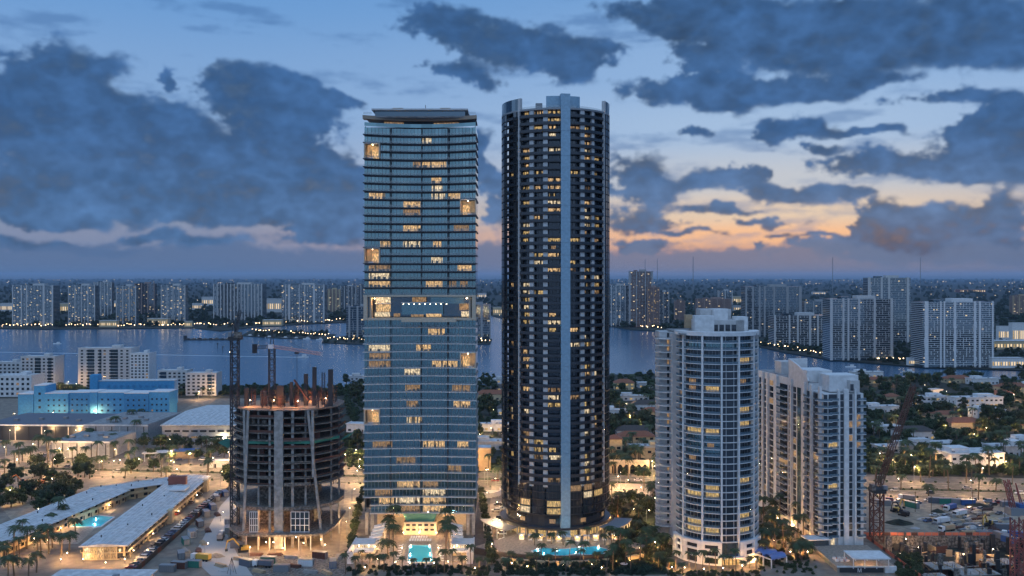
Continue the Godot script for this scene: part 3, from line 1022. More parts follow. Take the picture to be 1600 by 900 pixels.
	for a in [-88.0, -78.0, -62.0, -56.0, -34.0, -29.0, -7.0, 22.0, 27.0, 46.0, 51.0, 70.0, 76.0, 94.0]:
		var q: float = a * dg
		part(t, "podium_pier", unit_box, M.white_wall, Transform3D(Basis(Vector3.UP, q) * Basis.from_scale(Vector3(1.5, 9.0, 1.6)), Vector3(sin(q) * (R + 0.7), 4.5, cos(q) * (R + 0.7))))
	part(t, "podium_glass", arc.call(-6.0, 21.0, 5, R + 0.2, 3.4, 9.0, 0.3), M.dark_glass)
	for k in 5:
		var q := (-3.6 + k * 5.6) * dg
		part(t, "entrance_light", unit_box, M.lit_gold, Transform3D(Basis(Vector3.UP, q) * Basis.from_scale(Vector3(1.2, 2.6, 0.1)), Vector3(sin(q) * (R + 0.5), 1.5, cos(q) * (R + 0.5))))
	part(t, "entrance_canopy", arc.call(-8.0, 23.0, 6, R + 2.4, 3.0, 3.4, 3.0), M.white_wall)


# ---- the long white slab running back from the shore ----
func s_z(px: float) -> float:  # how far back along its left face a place of the photograph lies
	var k := (px - 800.0) / F
	return (131.0 - 408.8 * k) / (70.2 * k + 7.7) * 70.6


func make_slab_tower() -> void:
	var t := thing("slab_tower", "long white apartment slab with stacked balconies and a curved roof crest", "apartment tower", "", Vector3(131, 0, -408.8), deg_to_rad(6.3))
	var P := 2.9
	var N := 21
	var H := 4.0 + P * N
	bx(t, "wing_wall", M.white_wall, Vector3(8.5, (H + 3) / 2, -42), Vector3(16.4, H + 3, 60))
	bx(t, "front_wall", M.white_wall, Vector3(10.0, H / 2, -5.5), Vector3(17.6, H, 14))
	# window and balcony columns along the left face: near px, far px, kind
	var bands := [[1277, 1270, 0], [1268, 1260, 1], [1250.5, 1245, 2], [1243, 1239, 0], [1235.5, 1232, 0], [1229.5, 1218, 1], [1212.5, 1211, 3], [1207.5, 1202, 0], [1198.5, 1194, 0], [1192, 1186, 1]]
	var r2 := RandomNumberGenerator.new()
	r2.seed = 9
	for i in N:
		var y := 4.0 + P * i
		for b in bands:
			var z0 := -s_z(b[0])
			var z1 := -s_z(b[1])
			var zc := (z0 + z1) / 2
			var l := absf(z1 - z0)
			var kind: int = b[2]
			if kind == 3:
				bx(t, "small_window", M.window_glass, Vector3(0.25, y + 1.5, zc), Vector3(0.14, 1.1, 1.0))
				continue
			bx(t, "window", M.blue_glass if kind == 2 else (M.lit_dim if r2.randf() < 0.05 else M.window_glass), Vector3(0.24, y + 1.45, zc), Vector3(0.16, 2.3 if kind != 2 else 2.85, l))
			if kind == 1:
				bx(t, "balcony", M.white_wall, Vector3(-0.5, y, zc), Vector3(1.7, 0.22, l + 1.2))
				bx(t, "balcony_rail", M.balcony_glass, Vector3(-1.3, y + 0.62, zc), Vector3(0.05, 1.0, l + 1.1))
	for p in [1282, 1269, 1258, 1237.5, 1214.5, 1200.5, 1193]:
		bx(t, "pilaster", M.white_wall, Vector3(-0.25, (H + 3) / 2, -s_z(p)), Vector3(1.1, H + 3, 1.6))
	# front: a curved balcony corner, two dark window columns between broad pilasters, balconies on the right
	var corner := MB.new()
	corner.arc(4.6, 4.5, deg_to_rad(-100), deg_to_rad(12), -0.14, 0.14, 10)
	var corner_m := corner.done()
	corner = MB.new()
	corner.arc(4.6, 0.05, deg_to_rad(-100), deg_to_rad(12), 0.14, 1.1, 10)
	var rail_m := corner.done()
	for i in N:
		var y := 4.0 + P * i
		var xf := Transform3D(Basis.IDENTITY, Vector3(2.6, y, 0.2))
		part(t, "balcony", corner_m, M.white_wall, xf)
		part(t, "balcony_rail", rail_m, M.balcony_glass, xf)
		bx(t, "window", M.window_glass, Vector3(1.9, y + 1.4, 1.62), Vector3(1.5, 2.2, 0.16))
		var glow_here := i in [7, 13]
		bx(t, "window", M.lit_gold if glow_here else M.window_glass, Vector3(5.1, y + 1.45, 1.62), Vector3(3.6, 2.4, 0.16))
		bx(t, "balcony", M.white_wall, Vector3(5.2, y, 2.2), Vector3(4.2, 0.22, 1.5))
		bx(t, "balcony_rail", M.balcony_glass, Vector3(5.2, y + 0.62, 2.9), Vector3(4.2, 1.0, 0.05))
		bx(t, "window", M.window_glass, Vector3(9.0, y + 1.4, 1.62), Vector3(1.7, 2.5, 0.16))
		bx(t, "window", M.lit_dim if i in [14, 16] else M.window_glass, Vector3(12.9, y + 1.4, 1.62), Vector3(1.8, 2.5, 0.16))
		bx(t, "window", M.lit_dim if i in [13, 16, 17] else M.window_glass, Vector3(16.6, y + 1.4, 1.62), Vector3(1.7, 2.2, 0.16))
		bx(t, "balcony", M.white_wall, Vector3(17.6, y, 1.8), Vector3(3.6, 0.22, 2.4))
		bx(t, "balcony_rail", M.balcony_glass, Vector3(17.6, y + 0.62, 2.95), Vector3(3.6, 1.0, 0.05))
		bx(t, "balcony_rail", M.balcony_glass, Vector3(19.35, y + 0.62, 1.8), Vector3(0.05, 1.0, 2.3))
	for x in [7.6, 10.9, 14.9]:
		bx(t, "pilaster", M.white_wall, Vector3(x, (H + 2) / 2, 1.9), Vector3(0.9 if x != 10.9 else 2.1, H + 2, 1.1))
	# roof: parapet, the curved crest, plant houses
	bx(t, "roof_deck", M.grey_roof, Vector3(8.5, H + 3.1, -42), Vector3(15.6, 0.3, 59))
	bx(t, "roof_house", M.white_wall, Vector3(11.5, H + 4.0, -7), Vector3(13.0, 7.0, 11))
	bx(t, "roof_house", M.pale_wall, Vector3(15.0, H + 3.0, 0.0), Vector3(4.2, 5.0, 3.2))
	bx(t, "roof_window", M.window_glass, Vector3(13.6, H + 2.6, 1.72), Vector3(1.4, 2.8, 0.12))
	bx(t, "roof_house", M.white_wall, Vector3(6.0, H + 5.4, -s_z(1250)), Vector3(11.5, 6.0, 14))
	bx(t, "roof_house", M.pale_wall, Vector3(7.0, H + 6.0, -s_z(1208)), Vector3(9, 6.4, 8))
	var cr := MB.new()
	for k in 12:
		var a := k / 12.0
		var b := (k + 1) / 12.0
		var za := -s_z(lerpf(1262, 1232, a))
		var zb := -s_z(lerpf(1262, 1232, b))
		var ha := H + 4.0 + 8.0 * sqrt(a)
		var hb := H + 4.0 + 8.0 * sqrt(b)
		cr.quad(Vector3(0.1, H, za), Vector3(0.1, H, zb), Vector3(0.1, hb, zb), Vector3(0.1, ha, za))
		cr.quad(Vector3(0.8, H, zb), Vector3(0.8, H, za), Vector3(0.8, ha, za), Vector3(0.8, hb, zb))
		cr.quad(Vector3(0.1, ha, za), Vector3(0.1, hb, zb), Vector3(0.8, hb, zb), Vector3(0.8, ha, za))
	part(t, "roof_crest", cr.done(), M.white_wall)
	bx(t, "crest_end", M.white_wall, Vector3(4.5, H + 5.0, -s_z(1232)), Vector3(8.8, 14.0, 0.8))
	# ground floor: glazed lounge, terrace roof on posts, the dark sign wall
	bx(t, "lounge_box", M.dark_glass, Vector3(-3.4, 2.2, 3.4), Vector3(9.0, 4.2, 6.5))
	bx(t, "lounge_roof", M.white_wall, Vector3(-3.4, 4.5, 3.4), Vector3(9.8, 0.4, 7.2))
	bx(t, "lit_window", M.lit_pale, Vector3(5.0, 2.4, 1.75), Vector3(1.6, 3.2, 0.1))
	t = thing("entrance_terrace", "raised terrace with a flat white canopy and a black wall bearing a letter", "terrace", "", Vector3(136, 0, -372))
	bx(t, "terrace", M.deck_stone, Vector3(1.5, 1.0, -15.5), Vector3(23, 2.0, 31))
	bx(t, "canopy_roof", M.white_wall, Vector3(2.6, 6.0, -3.0), Vector3(14.4, 0.35, 11.0))
	for x in [-4.2, 0.2, 4.8, 9.4]:
		for z in [-8.0, 2.0]:
			bx(t, "canopy_post", M.white_wall, Vector3(x, 3.9, z - 0.6), Vector3(0.3, 3.9, 0.3))
	bx(t, "terrace_wall", M.white_wall, Vector3(1.5, 2.25, -0.2), Vector3(23.0, 0.5, 0.4))
	bx(t, "end_block", M.white_wall, Vector3(10.6, 1.2, 0.35), Vector3(4.4, 2.5, 0.7))
	bx(t, "sign_panel", M.dark_metal, Vector3(-0.6, 0.95, 0.12), Vector3(17.0, 1.9, 0.2))
	for k in 6:
		bx(t, "table", M.white_wall, Vector3(-7.5 + (k % 3) * 2.0, 2.4, -8.0 - (k / 3) * 3.0), Vector3(1.1, 0.8, 1.1))
		bx(t, "seat", M.orange_net if k % 2 else M.white_wall, Vector3(-6.6 + (k % 3) * 2.0, 2.25, -8.6 - (k / 3) * 3.0), Vector3(0.6, 0.5, 0.6))
	globe(t, "canopy_lamp", M.lamp_bulb, Vector3(2.6, 5.5, -3), 0.17)
	lamp_light(t, Vector3(2.6, 5.5, -3), 8.0)
	var letter := TextMesh.new()
	var font := SystemFont.new()
	font.font_names = PackedStringArray(["Droid Sans"])
	letter.font = font
	letter.text = "M"
	letter.font_size = 64
	letter.pixel_size = 0.034
	letter.depth = 0.12
	part(t, "sign_letter", letter, M.white_metal, Transform3D(Basis.IDENTITY, Vector3(-1.4, 0.95, 0.3)))


func lattice(b: MB, a: Vector3, c: Vector3, w: float, step: float, bar: float) -> void:  # a square lattice boom
	var z := (c - a).normalized()
	var x := (Vector3.UP.cross(z) if absf(z.y) < 0.9 else Vector3.RIGHT.cross(z)).normalized()
	var y := z.cross(x)
	var n := maxi(1, roundi(a.distance_to(c) / step))
	var k4 := [x + y, -x + y, -x - y, x - y]
	for k in 4:
		var o: Vector3 = k4[k] * w / 2
		b.beam(a + o, c + o, bar)
		var o2: Vector3 = k4[(k + 1) % 4] * w / 2
		for i in n:
			var p := a.lerp(c, float(i) / n)
			var q := a.lerp(c, float(i + 1) / n)
			b.beam(p + (o if i % 2 else o2), q + (o2 if i % 2 else o), bar * 0.6)
			b.beam(p + o, p + o2, bar * 0.6)


func make_concrete_frame() -> void:
	var t := thing("concrete_frame_tower", "unfinished concrete tower of open floors with leaning columns and rebar on top", "building site", "", Vector3(-98.3, 0, -404))
	var plan := PackedVector2Array([Vector2(-14.5, -2.2), Vector2(-7, -0.6), Vector2(0, 0), Vector2(6, -0.4), Vector2(13.5, -2.0), Vector2(19.5, -8), Vector2(22.6, -15), Vector2(23.4, -23), Vector2(22, -33), Vector2(14, -42), Vector2(-14, -42), Vector2(-22.5, -34), Vector2(-24.4, -24), Vector2(-23.4, -15), Vector2(-20, -8)])
	var levels := [58.4, 55.2, 52.0, 48.8, 45.6, 42.4, 39.2, 36.0, 32.8, 29.6, 26.7]
	var slab := MB.new()
	slab.prism(plan, -0.35, 0.0)
	var slab_m := slab.done()
	for y in levels:
		part(t, "floor_slab", slab_m, M.raw_concrete, Transform3D(Basis.IDENTITY, Vector3(0, y, 0)))
	slab = MB.new()
	slab.prism(plan, -1.5, 0.0)
	part(t, "transfer_slab", slab.done(), M.raw_concrete, Transform3D(Basis.from_scale(Vector3(1.0, 1, 1.0)), Vector3(0, 17.5, 0)))
	slab = MB.new()
	slab.prism(PackedVector2Array([Vector2(-16, 2.5), Vector2(0, 4), Vector2(15, 2.6), Vector2(20, 0), Vector2(22, -12), Vector2(22, -38), Vector2(-23, -38), Vector2(-23, -8)]), -0.9, 0.0)
	part(t, "podium_slab", slab.done(), M.raw_concrete, Transform3D(Basis.IDENTITY, Vector3(0, 7.0, 0)))
	bx(t, "core", M.raw_concrete, Vector3(0, 29, -23), Vector3(24, 58, 16))
	# the straight pier, thin inner columns and the pairs of leaning ones
	bx(t, "front_pier", M.concrete, Vector3(0, 29, -0.9), Vector3(3.7, 58, 1.8))
	for c in [[-4.0, -1.6, 0.9], [5.6, -1.8, 1.1], [-9.5, -4.5, 0.8], [10.5, -4.5, 0.8], [19.6, -14, 0.7], [21.2, -24, 0.7], [-21.0, -14, 0.7]]:
		bx(t, "column", M.concrete, Vector3(c[0], 29, c[1]), Vector3(c[2], 58, 0.8))
	var lean := [[Vector3(17.6, 0, -5.0), Vector3(12.2, 58, -1.4)], [Vector3(14.3, 30, -1.8), Vector3(14.0, 58, -1.9)], [Vector3(-15.6, 0, -2.6), Vector3(-13.0, 58, -1.2)], [Vector3(-14.6, 26, -2.6), Vector3(-15.0, 58, -2.2)]]
	for l in lean:
		var b := MB.new()
		b.beam(l[0], l[1], 1.0)
		part(t, "leaning_column", b.done(), M.concrete)
	var r2 := RandomNumberGenerator.new()
	r2.seed = 21
	# loose partitions, timber edge guards and stacked props between the floors
	for i in range(1, levels.size()):
		var y: float = levels[i]
		for k in 7:
			var x := r2.randf_range(-15, 15)
			bx(t, "partition", M.raw_concrete if r2.randf() < 0.5 else M.rust_steel, Vector3(x, y + 1.3, r2.randf_range(-10, -4)), Vector3(r2.randf_range(0.3, 3.5), 2.6, 0.25))
		for s in [[Vector3(-14.5, y + 0.55, -2.0), Vector3(-2.2, y + 0.55, -0.3)], [Vector3(2.2, y + 0.55, -0.2), Vector3(13.2, y + 0.55, -1.8)], [Vector3(14.0, y + 0.55, -2.2), Vector3(22.4, y + 0.55, -14.8)], [Vector3(22.6, y + 0.55, -15.2), Vector3(23.3, y + 0.55, -30)], [Vector3(-15, y + 0.55, -2.4), Vector3(-23.3, y + 0.55, -15)]]:
			if r2.randf() < 0.75:
				var b := MB.new()
				b.beam(s[0], s[1], 0.06, 1.0 if r2.randf() < 0.4 else 0.35)
				part(t, "edge_guard", b.done(), M.rust_steel if r2.randf() < 0.65 else M.raw_concrete)
	for s in [[Vector3(-23.4, 41, -8), Vector3(-28.5, 43.5, -10)], [Vector3(23.0, 43, -14), Vector3(28.0, 45.5, -16)]]:
		var b := MB.new()
		for k in 6:
			b.beam(s[0] + Vector3(0, 0, -k * 2.2), s[1] + Vector3(0, 0, -k * 2.2), 0.12)
		b.box((s[0] + s[1]) / 2 + Vector3(0, 0, -5.5), Vector3(4.6, 0.12, 12), Basis(Vector3.BACK, (1.0 if s[1].x > 0 else -1.0) * 0.46))
		part(t, "safety_net", b.done(), M.net_green)
	for s in [[Vector3(-14, 44.6, -1.4), Vector3(13, 44.6, -1.4)], [Vector3(14, 44.6, -1.8), Vector3(23.0, 44.9, -14)]]:
		var b := MB.new()
		b.beam(s[0], s[1], 0.2, 1.1)
		part(t, "safety_net", b.done(), M.net_green)
	# curtain-wall samples low on the front
	for g in [[-10.2, 3.4, 4], [9.2, 7.6, 4]]:
		var b := MB.new()
		for k in int(g[2]) + 1:
			b.box(Vector3(g[0] + (k / float(g[2]) - 0.5) * g[1], 11.5, 0.6), Vector3(0.22, 8.6, 0.22))
		for k in 4:
			b.box(Vector3(g[0], 7.4 + k * 2.8, 0.6), Vector3(g[1], 0.22, 0.2))
		part(t, "curtain_frame", b.done(), M.white_metal)
		bx(t, "curtain_glass", M.dark_glass, Vector3(g[0], 11.5, 0.4), Vector3(g[1], 8.4, 0.1))
	# top deck: formwork timber, rebar cages, hoist mast, working lamps
	bx(t, "deck_formwork", M.tan_wall, Vector3(0, 58.55, -18), Vector3(34, 0.25, 26))
	for k in 44:
		var x := r2.randf_range(-21, 20)
		var z := r2.randf_range(-34, -3)
		var h := r2.randf_range(2.5, 8.0)
		var w := r2.randf_range(0.4, 1.4)
		var b := MB.new()
		for j in 8:
			b.box(Vector3(x + r2.randf_range(-w, w), 58.4 + h / 2, z + r2.randf_range(-0.6, 0.6)), Vector3(0.12, h * r2.randf_range(0.7, 1.1), 0.12))
		for j in 3:
			b.box(Vector3(x, 59.2 + j * h * 0.3, z), Vector3(w * 2, 0.1, 1.2))
		part(t, "rebar_cage", b.done(), M.dark_metal if k % 3 else M.rust_steel)
	for c in [[-9.5, 6.5, 2.6], [2.5, 10.5, 1.2], [8.8, 14.0, 1.6], [12.5, 17.0, 1.6], [19.5, 16.0, 1.9], [-17.0, 8.0, 1.6], [-2.2, 9.0, 3.0]]:
		bx(t, "wall_form", M.dark_metal, Vector3(c[0], 58.4 + c[1] / 2, -13), Vector3(c[2], c[1], 1.6))
	var hoist := MB.new()
	lattice(hoist, Vector3(16.2, 58.5, -14), Vector3(16.2, 73, -14), 1.2, 1.4, 0.16)
	part(t, "hoist_mast", hoist.done(), M.mast_steel)
	var chute := MB.new()
	chute.beam(Vector3(4, 70, -12), Vector3(11, 61.5, -9), 0.5)
	chute.beam(Vector3(4, 70, -11), Vector3(11, 61.5, -8), 0.5)
	part(t, "placing_boom", chute.done(), M.rust_steel)
	for p in [Vector3(-14, 61.6, -8), Vector3(-3, 62.0, -4.5), Vector3(7, 61.6, -5), Vector3(17, 61.6, -15), Vector3(-6, 61.5, -24), Vector3(9, 61.5, -26)]:
		globe(t, "work_lamp", M.lamp_bulb, p, 0.17)
		lamp_light(t, p, 11.0, Color(1.0, 0.66, 0.4))
	for p in [Vector3(-9, 5.2, -2), Vector3(-5.5, 2.6, -1), Vector3(7, 4.6, -2), Vector3(2.6, 1.4, 3.4), Vector3(-12, 14.2, -1.5), Vector3(-5, 11.5, -4), Vector3(18, 4.2, 0.5)]:
		globe(t, "work_lamp", M.lamp_bulb, p, 0.17)
		lamp_light(t, p, 11.0, Color(1.0, 0.7, 0.4))
	for x in [-13.0, -8.0, -3.2, 3.2, 9.0, 14.0]:
		bx(t, "prop", M.pale_wall, Vector3(x, 3.05, 2.0), Vector3(0.35, 6.1, 0.35))


func make_cranes() -> void:
	# luffing crane beside the frame
	var c := thing("tower_crane", "slim dark lattice tower crane with raised jib beside the unfinished tower", "crane", "", Vector3(-120.4, 0, -417))
	var b := MB.new()
	lattice(b, Vector3(0, 0, 0), Vector3(0, 87, 0), 3.0, 3.0, 0.42)
	part(c, "mast", b.done(), M.mast_steel)
	bx(c, "base_block", M.raw_concrete, Vector3(0, 0.6, 0), Vector3(6, 1.2, 6))
	bx(c, "slewing_platform", M.dark_metal, Vector3(0.6, 88, 1.0), Vector3(4.4, 1.6, 7.5))
	bx(c, "counterweight", M.raw_concrete, Vector3(2.4, 89.6, 4.0), Vector3(3.2, 2.4, 1.6))
	bx(c, "cab", M.grey_metal, Vector3(-2.3, 89.6, -1.0), Vector3(1.6, 2.0, 2.0))
	b = MB.new()
	lattice(b, Vector3(-0.4, 88.8, -2), Vector3(-7.5, 98.5, -34), 1.4, 1.6, 0.2)
	part(c, "jib", b.done(), M.mast_steel)
	b = MB.new()
	b.beam(Vector3(1.2, 88.8, 1.5), Vector3(0.2, 95.5, 2.8), 0.3)
	b.beam(Vector3(-0.4, 88.8, 3.4), Vector3(0.2, 95.5, 2.8), 0.3)
	b.beam(Vector3(0.2, 95.5, 2.8), Vector3(-7.5, 98.5, -34), 0.1)
	part(c, "a_frame", b.done(), M.mast_steel)
	globe(c, "warning_lamp", M.lamp_bulb, Vector3(-1.7, 82, 1.5), 0.17)
	# hammerhead crane rising out of the frame
	c = thing("hammerhead_crane", "hammerhead crane with a long level jib standing inside the unfinished tower", "crane", "", Vector3(-106.3, 0, -425))
	b = MB.new()
	lattice(b, Vector3(0, 58.2, 0), Vector3(0, 83, 0), 2.4, 2.4, 0.34)
	part(c, "mast", b.done(), M.mast_steel)
	b = MB.new()
	lattice(b, Vector3(1.2, 83.6, 0), Vector3(22.5, 80.8, 4), 1.2, 1.4, 0.17)
	part(c, "jib", b.done(), mat("jib_paint", Color(0.42, 0.27, 0.27), 0.6))
	b = MB.new()
	lattice(b, Vector3(-1.2, 83.6, 0), Vector3(-7.4, 83.4, 0), 1.2, 1.4, 0.17)
	part(c, "counter_jib", b.done(), M.mast_steel)
	bx(c, "counterweight", M.dark_metal, Vector3(-7.6, 82.8, 0), Vector3(1.8, 4.0, 1.6))
	b = MB.new()
	b.beam(Vector3(-0.9, 83.6, 0), Vector3(0.2, 91, 0), 0.3)
	b.beam(Vector3(0.9, 83.6, 0), Vector3(0.2, 91, 0), 0.3)
	b.beam(Vector3(0.2, 91, 0), Vector3(-7.2, 84.2, 0), 0.09)
	b.beam(Vector3(0.2, 91, 0), Vector3(14, 82.8, 2.2), 0.09)
	part(c, "apex_and_ties", b.done(), M.mast_steel)
	bx(c, "cab", M.white_metal, Vector3(0, 83.8, 1.6), Vector3(2.2, 1.8, 1.4))
	bx(c, "trolley", M.dark_metal, Vector3(11.5, 81.0, 2), Vector3(1.8, 0.8, 1.2))
	b = MB.new()
	b.beam(Vector3(11.3, 80.6, 2), Vector3(11.3, 64, 2), 0.08)
	b.beam(Vector3(11.8, 80.6, 2), Vector3(11.8, 64, 2), 0.08)
	part(c, "hoist_rope", b.done(), M.dark_metal)
	bx(c, "hook_block", M.dark_metal, Vector3(11.55, 63.5, 2), Vector3(1.0, 1.2, 0.6))
	# red luffing crane behind the slab tower
	c = thing("luffing_crane", "rust red crane on four legs with a long raised jib beside the white slab tower", "crane", "", Vector3(158.4, 0, -417))
	b = MB.new()
	lattice(b, Vector3(0, 0, 0), Vector3(0, 21, 0), 4.4, 4.2, 0.5)
	part(c, "mast", b.done(), M.rust_steel)
	bx(c, "slewing_platform", M.dark_metal, Vector3(0.3, 22, 0), Vector3(5.6, 1.8, 6.5))
	bx(c, "cab", M.grey_metal, Vector3(2.8, 23.2, 2.0), Vector3(1.8, 2.2, 2.2))
	b = MB.new()
	lattice(b, Vector3(1.5, 22.6, -2), Vector3(27.0, 64.5, -26), 2.0, 2.2, 0.26)
	part(c, "jib", b.done(), M.rust_steel)
	b = MB.new()
	b.beam(Vector3(-1.5, 22.6, 2), Vector3(-0.2, 31, 1), 0.35)
	b.beam(Vector3(-0.2, 31, 1), Vector3(27.0, 64.5, -26), 0.12)
	part(c, "a_frame", b.done(), M.rust_steel)
	bx(c, "counterweight", M.raw_concrete, Vector3(-2.4, 23.6, 1.6), Vector3(1.6, 2.4, 3.4))
	# crane whose mast stands by the pit, only its lower part in the picture
	c = thing("red_crane", "red lattice crane with a grey machinery deck at the edge of the excavation", "crane", "", Vector3(192.5, 0, -366))
	b = MB.new()
	lattice(b, Vector3(0, -6, 0), Vector3(0, 22.5, 0), 3.4, 3.0, 0.4)
	part(c, "mast", b.done(), mat("crane_red", Color(0.22, 0.055, 0.05), 0.6))
	bx(c, "machinery_deck", M.grey_metal, Vector3(0.8, 25.4, 0), Vector3(8.5, 2.8, 4.5))
	bx(c, "winch_house", M.tarp_blue, Vector3(2.2, 27.4, 0), Vector3(4.0, 1.6, 3.6))
	b = MB.new()
	lattice(b, Vector3(-1.5, 26, 0), Vector3(-3.5, 37, -1), 1.5, 1.8, 0.3)
	part(c, "jib_foot", b.done(), M.crane_red)
	b = MB.new()
	b.beam(Vector3(2.0, 27, 1), Vector3(-0.5, 36, 0), 0.3)
	b.beam(Vector3(2.0, 27, -1), Vector3(-0.5, 36, 0), 0.3)
	part(c, "a_frame", b.done(), M.crane_red)


# ---- across the bay ----
func far_tower(called: String, label: String, px0: float, px1: float, top: float, foot: float, bays: int, floors: int, wall: String, frame: String, lit: float, piers: Array, group := "", deep := 0.4, slab_out := 0.7) -> Node3D:
	var d := dep(foot)
	var w := (px1 - px0) / F * d
	var h := Y(top, d)
	var t := thing(called, label, "apartment tower", group, Vector3(X((px0 + px1) / 2, d), 0, -d))
	var z := w * deep
	landmark(t.position, label)
	bx(t, "wall", M[wall], Vector3(0, h / 2, -z / 2), Vector3(w, h, z))
	var r2 := RandomNumberGenerator.new()
	r2.seed = int(px0 * 7 + top)
	var p := (h - 2.0) / floors
	var s := MB.new()
	var l := MB.new()
	var g := MB.new()
	for i in floors:
		var y := 1.0 + p * i
		s.box(Vector3(0, y + p, -z / 2), Vector3(w + slab_out * 1.2, 0.45, z + slab_out * 2))
		for k in bays:
			var x := (k + 0.5) / bays * w - w / 2
			var bw := w / bays
			if r2.randf() < 0.55:
				g.box(Vector3(x + bw * r2.randf_range(-0.1, 0.1), y + p * 0.5, slab_out * 0.5), Vector3(bw * 0.16, p * 0.8, 0.3))
			if r2.randf() < lit:
				l.box(Vector3(x + bw * r2.randf_range(-0.2, 0.2), y + p * 0.45, 0.12), Vector3(bw * r2.randf_range(0.2, 0.6), p * 0.5, 0.16))
	part(t, "floor_slabs", s.done(), M[frame], Transform3D.IDENTITY, true)
	if g.v.size():
		part(t, "balcony_walls", g.done(), M[frame], Transform3D.IDENTITY, true)
	if l.v.size():
		part(t, "lit_windows", l.done(), M.far_window if lit < 0.2 else M.lit_gold, Transform3D.IDENTITY, true)
	for q in piers:
		bx(t, "pier", M[frame], Vector3((q[0] - 0.5) * w, (h + 1) / 2, slab_out * 0.5), Vector3(q[1] * w, h + 1, slab_out * 1.6))
	bx(t, "roof_house", M[frame], Vector3(w * 0.1, h + 2.0, -z / 2), Vector3(w * 0.3, 4.5, z * 0.5))
	bx(t, "roof_house", M[wall], Vector3(-w * 0.22, h + 1.4, -z / 2), Vector3(w * 0.16, 3.0, z * 0.4))
	return t


func even(n: int, w: float) -> Array:
	var a := []
	for k in n:
		a.append([k / float(n - 1), w])
	return a


